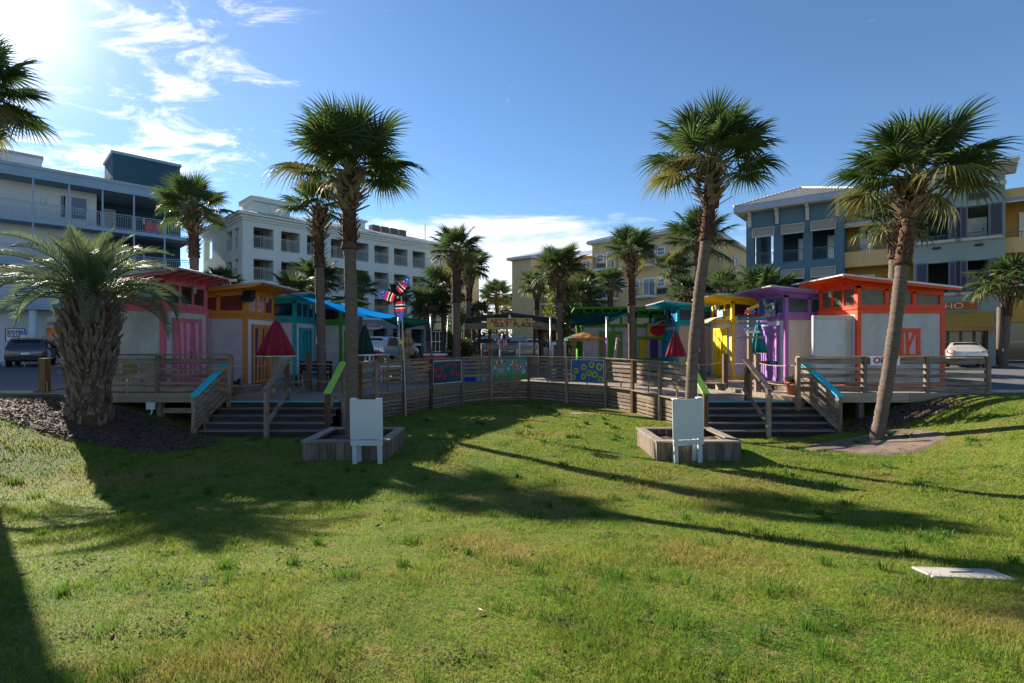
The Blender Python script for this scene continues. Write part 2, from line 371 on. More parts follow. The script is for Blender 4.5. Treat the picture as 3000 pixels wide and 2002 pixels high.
# wood chips on the sunny mulch
chips = MB()
for i in range(9000):
    t = random.uniform(0, 6.28); q = math.sqrt(random.random()); x, y = -10.6+3.1*q*math.cos(t), 12.95+1.45*q*math.sin(t)
    if i % 5 == 0: x, y = 10.6+1.5*q*math.cos(t), 13.95+0.7*q*math.sin(t)
    z = hgt(x, y)+0.045; a = random.uniform(0, 3.14); l, wd = random.uniform(0.02, 0.06), random.uniform(0.005, 0.013)
    d = Vector((math.cos(a)*l, math.sin(a)*l, random.uniform(-0.02, 0.03))); s = Vector((-math.sin(a)*wd, math.cos(a)*wd, random.uniform(-0.006, 0.006)))
    p = Vector((x, y, z)); chips.quad(p-d-s, p+d-s, p+d+s, p-d+s)
tag(chips.build('bark_chips', mat('chip', (0.12, 0.072, 0.055), rough=0.75, var=0.5, scale=9)), 'brown bark chips strewn round the stocky feather palm', 'mulch', kind='stuff')
# concrete utility lid in the grass
def on_lawn(px, py):
    Y = 2.4*F/(py-1001)
    for _ in range(20): Y = 0.5*Y+0.5*(EYE-hgt((px-1500)/F*Y, Y))*F/(py-1001)
    return Vector(((px-1500)/F*Y, Y, hgt((px-1500)/F*Y, Y)))
sp = [on_lawn(2668,1664), on_lawn(2900,1672), on_lawn(2990,1706), on_lawn(2735,1694)]
slab_c = Vector((sum(p.x for p in sp)/4, sum(p.y for p in sp)/4, 0)); zc_ = hgt(slab_c.x, slab_c.y)
sl_t = thing('concrete_lid', 'flat pale concrete utility lid sunk in the sunny grass', 'utility lid', (slab_c.x, slab_c.y, zc_))
q = [(p.x-slab_c.x, p.y-slab_c.y) for p in sp]
MB().prism([(x, y, hgt(x+slab_c.x, y+slab_c.y)-zc_-0.05) for x, y in q], (0,0,0.066)).build('slab', mat('lid_concrete', (0.36, 0.335, 0.31), rough=0.9, var=0.15, scale=9, bump=0.2, bscale=60), sl_t, bevel=0.008)
MB().box(-0.10, 0.10, 0.0, 0.014, 0.010, 0.022).build('lifting_slot', BLACK, sl_t)

# ------------------------------------------------------------------ grass blades
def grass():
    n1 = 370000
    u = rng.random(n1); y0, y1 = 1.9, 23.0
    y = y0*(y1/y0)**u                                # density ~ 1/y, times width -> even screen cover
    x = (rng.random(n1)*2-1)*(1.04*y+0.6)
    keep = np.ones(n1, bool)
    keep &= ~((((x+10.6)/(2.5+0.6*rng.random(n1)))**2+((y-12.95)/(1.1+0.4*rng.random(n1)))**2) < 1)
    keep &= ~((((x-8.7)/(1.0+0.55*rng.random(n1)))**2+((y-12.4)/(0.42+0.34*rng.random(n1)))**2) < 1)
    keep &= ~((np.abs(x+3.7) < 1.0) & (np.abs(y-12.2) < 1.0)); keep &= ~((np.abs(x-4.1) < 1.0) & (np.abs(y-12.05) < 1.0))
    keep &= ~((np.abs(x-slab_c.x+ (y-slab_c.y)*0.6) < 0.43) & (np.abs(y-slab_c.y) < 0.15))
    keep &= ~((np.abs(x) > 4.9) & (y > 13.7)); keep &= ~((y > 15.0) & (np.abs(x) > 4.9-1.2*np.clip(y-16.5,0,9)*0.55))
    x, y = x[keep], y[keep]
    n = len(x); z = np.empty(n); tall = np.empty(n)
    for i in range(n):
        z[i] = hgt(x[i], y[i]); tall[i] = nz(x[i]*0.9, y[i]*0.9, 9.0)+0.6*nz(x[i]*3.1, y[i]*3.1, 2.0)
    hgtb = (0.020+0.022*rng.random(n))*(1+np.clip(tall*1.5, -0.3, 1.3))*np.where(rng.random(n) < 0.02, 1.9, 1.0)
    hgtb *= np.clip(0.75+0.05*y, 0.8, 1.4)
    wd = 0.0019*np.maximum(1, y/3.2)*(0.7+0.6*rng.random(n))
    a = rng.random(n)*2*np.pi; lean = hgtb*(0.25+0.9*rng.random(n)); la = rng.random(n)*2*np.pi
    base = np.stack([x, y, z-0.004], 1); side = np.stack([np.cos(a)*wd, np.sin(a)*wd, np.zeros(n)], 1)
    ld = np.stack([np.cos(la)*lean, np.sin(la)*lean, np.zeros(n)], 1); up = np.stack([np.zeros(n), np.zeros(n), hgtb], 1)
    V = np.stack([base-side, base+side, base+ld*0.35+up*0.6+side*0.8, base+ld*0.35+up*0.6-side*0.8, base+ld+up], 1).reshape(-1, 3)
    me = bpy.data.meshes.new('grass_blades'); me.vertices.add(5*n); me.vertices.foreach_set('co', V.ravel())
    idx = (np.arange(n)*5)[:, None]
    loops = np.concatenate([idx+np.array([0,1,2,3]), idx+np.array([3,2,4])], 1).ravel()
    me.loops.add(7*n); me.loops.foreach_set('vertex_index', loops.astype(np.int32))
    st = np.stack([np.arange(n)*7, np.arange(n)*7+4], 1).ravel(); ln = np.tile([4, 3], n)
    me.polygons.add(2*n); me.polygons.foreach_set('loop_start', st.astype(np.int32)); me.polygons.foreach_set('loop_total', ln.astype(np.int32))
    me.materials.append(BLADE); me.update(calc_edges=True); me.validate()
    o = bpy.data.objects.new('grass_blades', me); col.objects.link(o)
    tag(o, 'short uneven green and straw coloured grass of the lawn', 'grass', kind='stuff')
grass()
def weeds():
    rd = random.Random(31); m = MB(); g = MB()
    spots = [(rd.uniform(-1, 1), 2.3*(13/2.3)**rd.random()) for _ in range(120)]
    for u, y in spots:
        x = u*(y+0.4); r = rd.uniform(0.06, 0.22)*(1+y*0.06)
        if (abs(abs(x)-3.9) < 1.2 and 11 < y < 13.4) or (x < -7 and y > 11) or abs(x-slab_c.x) < 0.8 and abs(y-slab_c.y) < 0.4: continue
        for k in range(int(60*rd.uniform(0.4, 1))):
            a, q = rd.uniform(0, 6.28), math.sqrt(rd.random())*r; px_, py_ = x+q*math.cos(a), y+q*math.sin(a)*0.8; z = hgt(px_, py_)+rd.uniform(0.012, 0.04)
            s = rd.uniform(0.006, 0.013)*(1+y*0.08); t = rd.uniform(0, 6.28); c, sn = math.cos(t)*s, math.sin(t)*s; h1, h2 = rd.uniform(-0.5, 0.5)*s, rd.uniform(-0.5, 0.5)*s
            m.pts([(px_-c, py_-sn, z+h1), (px_+sn*0.6, py_-c*0.6, z+h2), (px_+c, py_+sn, z-h1), (px_-sn*0.6, py_+c*0.6, z-h2)], [(0,1,2,3)])
    for _ in range(150):
        y = 2.3*(20/2.3)**rd.random(); x = rd.uniform(-1, 1)*(y+0.3)
        if y > 13.5: x = rd.uniform(-3.2, 4.0)
        if (abs(abs(x)-3.9) < 1.2 and 11 < y < 13.4) or (x < -7 and y > 11) or (y > 18.5 and abs(x) > 2.6): continue
        r = rd.uniform(0.05, 0.16)
        for k in range(46):
            a, q = rd.uniform(0, 6.28), rd.random()*r; px_, py_ = x+q*math.cos(a), y+q*math.sin(a); z = hgt(px_, py_); hh_ = rd.uniform(0.05, 0.13)*(0.8+y*0.02); w_ = 0.0022*max(1, y/3.5); t = rd.uniform(0, 6.28); lx, ly = math.cos(a)*hh_*rd.uniform(0.1, 0.7), math.sin(a)*hh_*rd.uniform(0.1, 0.7)
            c, sn = math.cos(t)*w_, math.sin(t)*w_
            g.pts([(px_-c, py_-sn, z), (px_+c, py_+sn, z), (px_+lx*0.4+c, py_+ly*0.4+sn, z+hh_*0.7), (px_+lx*0.4-c, py_+ly*0.4-sn, z+hh_*0.7), (px_+lx, py_+ly, z+hh_)], [(0,1,2,3),(3,2,4)])
    tag(m.build('broadleaf_weeds', leafmat('weed_leaf', (0.05, 0.11, 0.018), (0.10, 0.15, 0.03), rough=0.9)), 'patches of small dark broad leaved weeds in the lawn', 'weeds', kind='stuff')
    tag(g.build('grass_tufts', leafmat('tuft_grass', (0.075, 0.17, 0.015), (0.13, 0.21, 0.03))), 'taller bright green tufts of grass scattered over the lawn', 'grass', kind='stuff')
weeds()
# dead leaves and scraps lying on the lawn
for i, (px, py, c) in enumerate(((60,1700,0),(600,1712,1),(440,1330,2),(780,1480,0),(1108,1549,0),(1400,1800,1),(1160,1655,1),(1660,1735,0),(2295,1520,0),(2775,1472,1),(2390,1423,1),(1490,1333,3),(330,1890,0),(735,1890,0))):
    Y = 2.4*F/(py-1001)
    for _ in range(12): x = (px-1500)/F*Y; Y = (EYE-hgt(x, Y))*F/(py-1001)
    l = MB(); s = random.uniform(0.03, 0.055)
    l.pts([(-s,0,0.0),(0,-s*0.45,0.01),(s*1.2,0,0.022),(0,s*0.5,0.012),(0,0,-0.004)], [(0,1,4),(1,2,4),(2,3,4),(3,0,4)])
    o = l.build('fallen_leaf', [mat('dead_leaf', (0.16,0.07,0.03), var=0.3), mat('pale_leaf', (0.5,0.36,0.28), var=0.2), mat('pink_scrap', (0.6,0.35,0.36)), mat('blue_scrap', (0.2,0.5,0.8))][c])
    o.location = (x, Y, hgt(x, Y)+0.03); o.rotation_euler = (0.2, 0.1, random.uniform(0, 6))
    tag(o, ['curled brown dead leaf lying on the lawn', 'pale dry leaf lying on the lawn', 'small pink scrap lying on the grass below the bark chips', 'tiny blue scrap of litter on the grass'][c], 'leaf' if c < 2 else 'litter', ['brown dead leaves on the lawn', 'pale dry leaves on the lawn', None, None][c])

# ------------------------------------------------------------------ decks
def scan(poly, y):
    xs = []
    for i in range(len(poly)):
        (xa, ya), (xb, yb) = poly[i], poly[(i+1)%len(poly)]
        if (ya <= y) != (yb <= y): xs.append(xa+(y-ya)/(yb-ya)*(xb-xa))
    return sorted(xs)
DECKM = mat('deck_board', (0.31, 0.265, 0.225), rough=0.85, var=0.3, scale=3, stretch=(1, 8, 8), bump=0.3, bscale=12, c2=(0.15, 0.12, 0.10), c2scale=0.8, c2amt=0.7)
def deck(poly, z, y0, y1):
    mm = MB(); y = y0
    while y < y1:
        xs = scan(poly, y+0.07)
        for a, b in zip(xs[::2], xs[1::2]):
            mm.box(a, b, y, y+0.138, z-0.035, z+random.uniform(-0.003, 0.002))
        y += 0.144
    return structure(mm.build('deck', DECKM))
ARC = [(-5.1,15.25),(-4.95,16.4),(-4.73,17.5),(-3.95,18.5),(-3.2,20.0),(-2.09,21.5),(-0.91,22.7),(0.75,23.0),(2.34,21.7),(3.81,20.5),(4.52,18.95),(4.99,17.0),(5.35,15.25)]
deck([(-8.65,15.2),(-5.1,15.2)]+ARC[1:-1]+[(5.35,15.2),(8.95,15.2),(8.95,18),(7.4,33),(-7.0,33),(-8.65,18)], LDECK, 15.2, 33)
deck([(-8.65,15.7),(-7.0,18.5),(-6.0,33.1),(-13.7,33.1),(-13.7,17.6),(-8.65,17.6)], BDECK, 15.7, 33.1)
deck([(8.95,15.1),(8.35,15.1),(7.55,18.8),(6.6,33.1),(13.7,33.1),(13.7,18.95),(8.95,18.95)], BDECK, 15.1, 33.1)
deck([(-13.7,14.62),(-8.68,14.62),(-8.68,17.6),(-13.7,17.6)], ADECK, 14.62, 17.6)
deck([(8.98,14.62),(13.7,14.62),(13.7,18.95),(8.98,18.95)], ADECK, 14.62, 18.95)
def edge(name, pts, z0, z1, th, m_):
    for a, b in zip(pts, pts[1:]):
        A, B = Vector((a[0],a[1],(z0+z1)/2)), Vector((b[0],b[1],(z0+z1)/2)); d = (B-A).normalized()
        structure(MB().beam(A-d*0.01, B+d*0.01, th, z1-z0).build(name, m_))
edge('deck_step', [(-8.62,15.72),(-7.0,18.5),(-6.0,33)], LDECK-0.05, BDECK-0.004, 0.05, TANX)
edge('deck_step', [(8.33,15.1),(7.55,18.8),(6.6,33)], LDECK-0.05, BDECK-0.004, 0.05, TANX)
edge('deck_step', [(-8.655,14.66),(-8.655,17.6)], BDECK-0.3, ADECK-0.004, 0.04, WOODY)
edge('deck_step', [(8.955,14.66),(8.955,18.9)], BDECK-0.3, ADECK-0.004, 0.04, WOODY)
for x0, x1 in ((-13.7,-11.2),(-11.19,-8.7),(9.0,11.3),(11.31,13.7)):
    structure(MB().box(x0, x1, 14.575, 14.618, -0.285, ADECK+0.004).build('deck_fascia', FASCIA))
for x in (-12.4, -10.15, -8.8, 9.15, 10.05, 11.85, 13.3):
    structure(MB().box(x-0.075, x+0.075, 14.72, 14.87, hgt(x,14.8)-0.3, -0.06).build('deck_pier', WOODZ))
structure(MB().box(-10.0, -8.75, 14.66, 14.70, -0.60, -0.46).build('deck_brace', WOODX))
structure(MB().box(-13.7, -8.7, 16.8, 16.85, -1.3, -0.07).build('void_shade_panel', STAIRX)); structure(MB().box(9.0, 13.7, 16.8, 16.85, -1.3, -0.07).build('void_shade_panel', STAIRX))  # dark panels stand in for the shade of the open space underneath
jb = thing('junction_box', 'small beige electrical box with a white pipe elbow under the deck edge', 'electrical box', (-10.25, 14.55, -0.48))
MB().box(-0.12, 0.11, -0.05, 0.02, 0, 0.20).build('housing', CREAM, jb, bevel=0.006); MB().tube([(0.02,-0.01,0.0),(0.02,-0.01,-0.08),(-0.02,-0.01,-0.15)], 0.022, 8).build('pipe', WHITEP, jb, True)

# ------------------------------------------------------------------ retaining fence round the bowl
fence = thing('wooden_fence', 'curved weathered slatted fence and skirting round the grass bowl', 'fence', (0, 20, LDECK))
FZ = LDECK; FO = Vector((0, 20, FZ))
cen = Vector((0, 17.0, 0))
def fv(p, z): return Vector((p[0], p[1], z))-FO
RAILTOP = 0.76
for i, p in enumerate(ARC):
    o = Vector((cen.x-p[0], cen.y-p[1]-1.0, 0)).normalized()*0.09
    zb = hgt(*p)-0.25
    lean = random.uniform(-0.012, 0.012)
    MB().beam(fv((p[0]+o.x, p[1]+o.y), zb), fv((p[0]+o.x+lean, p[1]+o.y), RAILTOP-(0.0 if i % 3 else 0.01)), 0.105, 0.105, (o.x, o.y, 0.001)).build('post', BROWNZ if i % 3 == 1 else WOODZ, fence)
for i in range(len(ARC)-1):
    a, b = Vector((*ARC[i], 0)), Vector((*ARC[i+1], 0)); d = (b-a).normalized(); nrm = Vector((-d.y, d.x, 0))
    if nrm.dot(cen-(a+b)/2) < 0: nrm = -nrm
    a2, b2 = a+d*0.01, b-d*0.01
    if Vector((0,0,0)).length == 0:
        mm = MB().beam(fv(a2-d*0.03+nrm*0.03, RAILTOP+0.02), fv(b2+d*0.03+nrm*0.03, RAILTOP+0.02+random.uniform(-0.012, 0.012)), 0.15, 0.036); mm.build('top_rail', WOODX, fence)
    z = RAILTOP-0.10
    for k in range(5):
        h_ = 0.125 if k in (0, 2, 4) else 0.10
        dz = random.uniform(-0.008, 0.008)
        MB().beam(fv(a2, z+dz), fv(b2, z-dz), 0.028, h_, nrm.cross(d)).build('slat', WOODX, fence); z -= h_/2+0.055+(0.06 if k in (1, 3) else 0.05)
    MB().beam(fv((a+b)/2-nrm*0.035, RAILTOP), fv((a+b)/2-nrm*0.035, LDECK), 0.06, 0.03, d).build('batten', WOODZ, fence)
    MB().beam(fv(a+nrm*0.04, LDECK-0.022), fv(b+nrm*0.04, LDECK-0.02), 0.20, 0.034).build('ledge', TANX, fence)
    MB().beam(fv(a2, LDECK-0.16), fv(b2, LDECK-0.16), 0.032, 0.225, nrm.cross(d)).build('rim_board', TANX if i > 6 else WOODX, fence)
    z = LDECK-0.335
    for k in range(6):
        dz = random.uniform(-0.006, 0.006); jx = nrm*random.uniform(-0.004, 0.006)
        MB().beam(fv(a2+jx, z+dz), fv(b2+jx, z-dz), 0.024, 0.096, nrm.cross(d)).build('skirt_board', WOODX, fence); z -= 0.132
    MB().beam(fv((a+b)/2-nrm*0.032, LDECK-0.27), fv((a+b)/2-nrm*0.032, LDECK-1.0), 0.07, 0.03, d).build('batten', WOODZ, fence)
    MB().beam(fv(a-nrm*0.07, -0.75), fv(b-nrm*0.07, -0.75), 0.02, 0.86, nrm.cross(d)).build('gap_shade_sheet', STAIRX, fence)  # dark sheet close behind the skirt boards, colours the gaps as shade

# ------------------------------------------------------------------ straight deck railings
def railing(label, y, posts, x_end, zt, endcap):
    zt0 = zt
    t = thing('deck_railing', label, 'railing', ((posts[0]+posts[-1])/2, y, ADECK)); ox = (posts[0]+posts[-1])/2
    for i, x in enumerate(posts):
        MB().box(x-ox-0.055, x-ox+0.055, -0.012, 0.10, -0.02 if i else -0.5, zt-ADECK-0.04).build('post', WOODZ, t)
    for a, b in zip(posts, posts[1:]):
        MB().box(a-ox+0.003, b-ox-0.003, -0.03, 0.15, zt-ADECK-0.036, zt-ADECK).build('top_rail', WOODX, t)
        for k, (z0, z1) in enumerate(((0.82,0.985),(0.64,0.715),(0.42,0.55),(0.235,0.315),(0.03,0.18))):
            j = random.uniform(-0.006, 0.006)
            MB().box(a-ox+0.058, b-ox-0.058, 0.02, 0.055, z0+j, z1+j).build('slat', WOODX, t)
    return t
railing('weathered slatted deck railing in front of the pink hut', 14.68, [-12.3,-10.18,-8.1], 0, 1.09, 0)
railing('weathered slatted deck railing in front of the red hut', 14.68, [8.22,10.12,11.92,13.68], 0, 1.03, 0)

# ------------------------------------------------------------------ stairs
def stairs(label, x0, x1, xm, xo, sgn, lime_x):
    t = thing('wooden_stairs', label, 'stairs', ((x0+x1)/2, 14.6, -1.17)); ox, oy, oz = (x0+x1)/2, 14.6, -1.17
    for k in range(5):
        y = 15.2-0.28*k; z = LDECK-0.17*k
        if k: MB().box(x0-ox, x1-ox, y-oy-0.015, y-oy+0.275, z-oz-0.035, z-oz).build('tread', TREADX, t)
        MB().box(x0-ox+0.02, x1-ox-0.02, y-oy+0.02, y-oy+0.045, z-oz-(0.34 if k == 4 else 0.17), z-oz-0.036).build('riser', STAIRX, t)
    MB().box(x0-ox+0.03, x1-ox-0.03, 15.165-oy, 15.21-oy, LDECK-oz-0.03, LDECK-oz+0.006).build('nosing', CYAN, t)
    # middle handrail
    p = lambda x, y, z: Vector((x-ox, y-oy, z-oz))
    MB().beam(p(xm,14.02,-1.3), p(xm,14.02,0.16), 0.11, 0.11).build('newel_post', WOODZ, t); MB().beam(p(xm,15.3,LDECK), p(xm,15.3,0.80), 0.11, 0.11).build('newel_post', BROWNZ, t)
    MB().beam(p(xm,13.9,0.11), p(xm,15.4,0.91), 0.16, 0.045).build('handrail', WOODY, t)
    MB().beam(p(xm+0.075*sgn,13.98,-0.10), p(xm+0.075*sgn,15.4,0.66), 0.04, 0.13).build('rail_board', WOODY, t)
    MB().beam(p(xm-0.075*sgn,13.98,-0.72), p(xm-0.075*sgn,15.35,0.03), 0.04, 0.13).build('rail_board', WOODY, t)
    # outer slatted side with cyan cap
    a = p(xo[0],13.98,0); b = p(xo[1],15.2,0); dd = b-a
    MB().beam(a+Vector((0,0,-1.2)), a+Vector((0,0,-0.06)), 0.10, 0.10).build('newel_post', WOODZ, t)
    MB().beam(b+Vector((0,0,-1.1)), b+Vector((0,0,0.80)), 0.10, 0.10).build('newel_post', WOODZ, t)
    MB().beam(a-dd*0.04+Vector((0,0,-0.055)), b+dd*0.0+Vector((0,0,0.86)), 0.24, 0.045).build('cap_rail', CYAN, t, bevel=0.01)
    for k in range(5):
        z0 = -0.17-0.185*k; off = -sgn*0.055
        MB().beam(a-dd*0.03+Vector((off,0,z0)), b+dd*0.03+Vector((off,0,z0+0.90)), 0.035, 0.125).build('side_slat', WOODY, t)
    # inner side next to the fence with a lime cap
    c0, c1 = p(lime_x,13.95,0), p(lime_x,15.25,0)
    MB().beam(c0+Vector((0,0,-1.2)), c0+Vector((0,0,0.02)), 0.12, 0.12).build('newel_post', BROWNZ, t)
    MB().beam(p(lime_x,15.28,-1.2), p(lime_x,15.28,0.80), 0.11, 0.11).build('newel_post', BROWNZ, t)
    MB().beam(c0+Vector((0,-0.06,0.03)), c1+Vector((0,0,0.84)), 0.20, 0.045).build('cap_rail', LIME, t, bevel=0.01)
    for k in range(2): MB().beam(c0+Vector((sgn*0.075,0,-0.22-0.42*k)), c1+Vector((sgn*0.075,0,0.60-0.42*k)), 0.03, 0.12).build('side_slat', WOODY, t)
    return t
stairs('dark weathered steps up to the deck beside the orange hut', -8.62, -5.12, -6.72, (-8.68,-8.40), -1, -5.02)
stairs('dark weathered steps up to the deck beside the purple hut', 5.36, 8.93, 7.02, (8.94,8.60), 1, 5.27)
# ================================================================== PALMS
def fan_frond(nseg, npt, seed, droop):
    rd = random.Random(seed); m = MB()
    lp, ls = 0.50, 0.57
    # petiole and costa
    cp = [(i/5*lp, 0, -0.06*(i/5)**2) for i in range(6)]
    pet = MB().tube(cp, [0.020,0.016,0.014,0.012,0.011,0.010], 5)
    c0 = Vector(cp[-1]); costa_d = Vector((1,0,-0.35))
    for k in range(nseg):
        u = (k+0.5)/nseg*2-1
        a = u*R(140)+rd.uniform(-0.02, 0.02)
        org = c0+costa_d*0.16*(1-abs(u))
        L_ = ls*(0.86+0.14*math.cos(a*0.8))*rd.uniform(0.88, 1.06)*(1-0.20*(1-abs(u)))
        d = Vector((math.cos(a), math.sin(a), 0)); sd = Vector((-math.sin(a), math.cos(a), 0))
        lift = 0.16*abs(u)-0.05
        hw = ls*math.pi*256/360/nseg*0.62
        dr = droop*rd.uniform(0.6, 1.5); tw = rd.uniform(-0.25, 0.25)
        pr = []
        for i in range(npt):
            q = i/(npt-1)
            wv = hw*(0.25+2.2*q if q < 0.34 else 1.0*(1-((q-0.34)/0.66)**1.2)+0.03)
            p = org+d*L_*q+Vector((0,0,L_*(lift*q-dr*q**3)))+d*(-0.10*dr*L_*q**3)
            ss = (sd+Vector((0,0,0.55*(1 if k%2 else -1)+tw))).normalized()*min(wv, hw)
            pr.append((p-ss, p+ss))
        b = len(m.v)
        for x, y in pr: m.v += [tuple(x), tuple(y)]
        for i in range(npt-1): m.f.append((b+2*i, b+2*i+1, b+2*i+3, b+2*i+2))
    return m, pet
FANS = []
for k in range(6):
    a, p = fan_frond(44, 5, 50+k, 0.16+0.08*k)
    me = bpy.data.meshes.new('frond'); nv = len(a.v); me.from_pydata(a.v+p.v, [], a.f+[tuple(i+nv for i in f) for f in p.f])
    me.materials.append(FROND); me.materials.append(PETIOLE)
    me.polygons.foreach_set('material_index', [0]*len(a.f)+[1]*len(p.f)); me.update(); FANS.append(me)
FANSY = []
for me in FANS[3:]:
    c = me.copy(); c.materials[0] = FRONDY; FANSY.append(c)
def crown_layout(nf, seed, lo=-38):
    rd = random.Random(seed); out = []
    for i in range(nf):
        t = (i+0.5)/nf
        el = 84-(84-lo)*t**1.0+rd.uniform(-8, 8); az = i*137.5+rd.uniform(-16, 16)
        out.append((R(az), R(el), rd.uniform(0.85, 1.1)*(0.86 if el > 65 else 1), t, R(rd.uniform(-25, 25)), rd))
    return out
def frond_matrix(az, el, s, roll):
    return Matrix.Rotation(az, 4, 'Z') @ Matrix.Rotation(-el, 4, 'Y') @ Matrix.Rotation(roll, 4, 'X') @ Matrix.Scale(s, 4)
CROWNS = []
for v in range(4):
    mm = MB(); my = MB(); fr = [fan_frond(24, 4, 90+v*5+i, 0.18+0.11*i)[0] for i in range(4)]
    for az, el, s, t, roll, rd in crown_layout(28, 300+v, -26):
        src = fr[min(3, int(t*4))]; M = Matrix.Translation((0,0,0.05*(1-t))) @ frond_matrix(az, el, s, roll)
        (my if t > 0.86 else mm).pts([M @ Vector(p) for p in src.v], src.f)
    me = bpy.data.meshes.new('crown'); nv = len(mm.v); me.from_pydata(mm.v+my.v, [], mm.f+[tuple(i+nv for i in f) for f in my.f])
    me.materials.append(FROND); me.materials.append(FRONDY); me.polygons.foreach_set('material_index', [0]*len(mm.f)+[1]*len(my.f)); me.update(); CROWNS.append(me)
def boots_mesh(r, h, n, seed, flare=1.0):
    rd = random.Random(seed); m = MB()
    for i in range(n):
        t = (i+0.5)/n; a = i*2.39996+rd.uniform(-0.25, 0.25); z = h*t
        rr = r*(1.0+0.55*math.sin(t*math.pi)**0.7)
        L_ = rd.uniform(0.22, 0.46)*flare*(1.0 if t < 0.8 else 0.8); out = rd.uniform(0.5, 1.3)*(1.25-0.7*t); skew = rd.uniform(-1.0, 1.0)
        d = Vector((math.cos(a), math.sin(a), 0)); s = Vector((-math.sin(a), math.cos(a), 0))
        b0 = d*rr*0.85+Vector((0,0,z)); tip = b0+(d*out+Vector((0,0,0.85))+s*skew).normalized()*L_
        wv, th = rd.uniform(0.05, 0.085)*flare, 0.018*flare
        bw = s*wv; tw = s*wv*0.45; nn = d*th
        q = [b0-bw-nn, b0+bw-nn, b0+bw+nn, b0-bw+nn]; e = [tip-tw-nn*0.6, tip+tw-nn*0.6, tip+tw+nn*0.6, tip-tw+nn*0.6]
        m.pts(q+e, [(0,1,2,3),(7,6,5,4),(0,4,5,1),(1,5,6,2),(2,6,7,3),(3,7,4,0)])
    return m
BOOTS_FAR = [boots_mesh(1.0, 1.0, 40, 700+i, 3.2).mesh('leaf_bases', BOOT) for i in range(2)]
def trunk_mesh(base, top, r, bend, seed, n=14, rings=None):
    rd = random.Random(seed); pts = []; rad = []; k = rings or max(10, int((top-base).length/(0.06 if n > 10 else 0.16)))
    for i in range(k+1):
        t = i/k; p = base.lerp(top, t)+Vector(bend)*math.sin(t*math.pi)
        pts.append(p); rad.append(r*(1.18-0.16*min(1, t*6))*(1+0.04*math.sin(i*2.4)+0.03*math.sin(i*0.31)+rd.uniform(-0.045, 0.045)))
    return MB().tube(pts, rad, n)
PALMN = 0
def sabal(label, base, top, r, Rc, nf=36, boots=0.8, rough=0.7, near=False, seed=1, bend=(0,0,0), group=None, lo=-38, nboots=60):
    """base: ground point, top: where the fronds leave the trunk"""
    global PALMN; PALMN += 1
    base = Vector(base); top = Vector(top); t = thing('palm_tree', label, 'palm tree', base, 0, group)
    tp = top-base; dirn = tp.normalized()
    lower = tp-dirn*(boots+rough)
    trunk_mesh(Vector((0,0,-0.3)), lower, r, bend, seed, 14 if near else 9).build('trunk', TRUNK, t, True)
    trunk_mesh(lower-dirn*0.05, tp-dirn*boots*0.5, r*1.14, (0,0,0), seed+1, 14 if near else 9).build('upper_trunk', TRUNKT, t, True)
    if near:
        bm_ = boots_mesh(r*1.12, boots, nboots, seed+3)
        o = bm_.build('leaf_bases', BOOT, t); o.location = tp-dirn*boots; o['kind'] = 'stuff'
        rb = boots_mesh(r*1.0, rough, 70, seed+9, 0.42).build('bark_scales', TRUNKT, t); rb.location = lower; rb['kind'] = 'stuff'
        MB().lathe([(r*1.1,-boots),(r*1.35,-boots*0.6),(r*1.2,-0.1),(r*0.5,0.12)], 12, tp).build('crown_core', TRUNKT, t, True)
        for az, el, s, q, roll, rd in crown_layout(nf, seed, lo):
            me = FANSY[rd.randrange(3)] if q > 0.80 and rd.random() < 0.55 else FANS[min(5, int(q*4.2)+rd.randrange(2))]
            o = bpy.data.objects.new('frond', me); col.objects.link(o); o.parent = t
            o.matrix_local = Matrix.Translation(tp+Vector((0,0,0.10*(1-q)))) @ frond_matrix(az, el, s*Rc, roll)
    else:
        o = inst(BOOTS_FAR[PALMN % 2], 'leaf_bases', t, tp-dirn*boots, (0,0,seed), (r*1.15, r*1.15, boots)); o['kind'] = 'stuff'
        inst(CROWNS[PALMN % 4], 'crown', t, tp, (0, 0, seed*1.7), (Rc, Rc, Rc*0.95))
    return t
def palm_px(label, base_pt, crown_px, Y, r, Rc, Yt=None, **k):
    top = P(crown_px[0], crown_px[1], Yt or Y); return sabal(label, base_pt, top, r, Rc, **k)
# the four big ones near the lawn
palm_px('tall cabbage palm rising from the planter box by the stairs near the orange hut', (-3.82, 12.2, -0.95), (1022, 505), 12.2, 0.145, 1.62, near=True, seed=11, boots=0.95, rough=0.85, nf=30, lo=-2, bend=(0.03,0,0), nboots=75)
palm_px('tall cabbage palm rising from the planter box by the stairs near the purple hut', (4.18, 12.05, -0.95), (2088, 480), 12.15, 0.125, 1.55, near=True, seed=22, boots=1.05, rough=0.75, nf=31, lo=-4, bend=(-0.10,0,0), nboots=80)
palm_px('leaning cabbage palm beside the red hut with a slanting trunk', (9.02, 12.75, hgt(9.02,12.75)), (2683, 528), 12.75, 0.145, 1.74, near=True, seed=37, boots=1.0, rough=1.1, nf=30, lo=-6, nboots=80, bend=(0.06,0,0))
palm_px('shorter cabbage palm standing on the deck beside the orange hut', P(944,1146,18.1), (932, 610), 18.1, 0.155, 1.32, near=True, seed=41, boots=1.15, rough=0.9, nf=22, lo=-15)
sabal('cabbage palm beside the lawn, its fronds over the white rooftop block', (-9.9, 9.5, hgt(-9.9,9.5)), (-9.95, 9.5, 6.05), 0.18, 1.2, near=True, seed=53, boots=0.9, rough=0.6, nf=28, lo=-30)
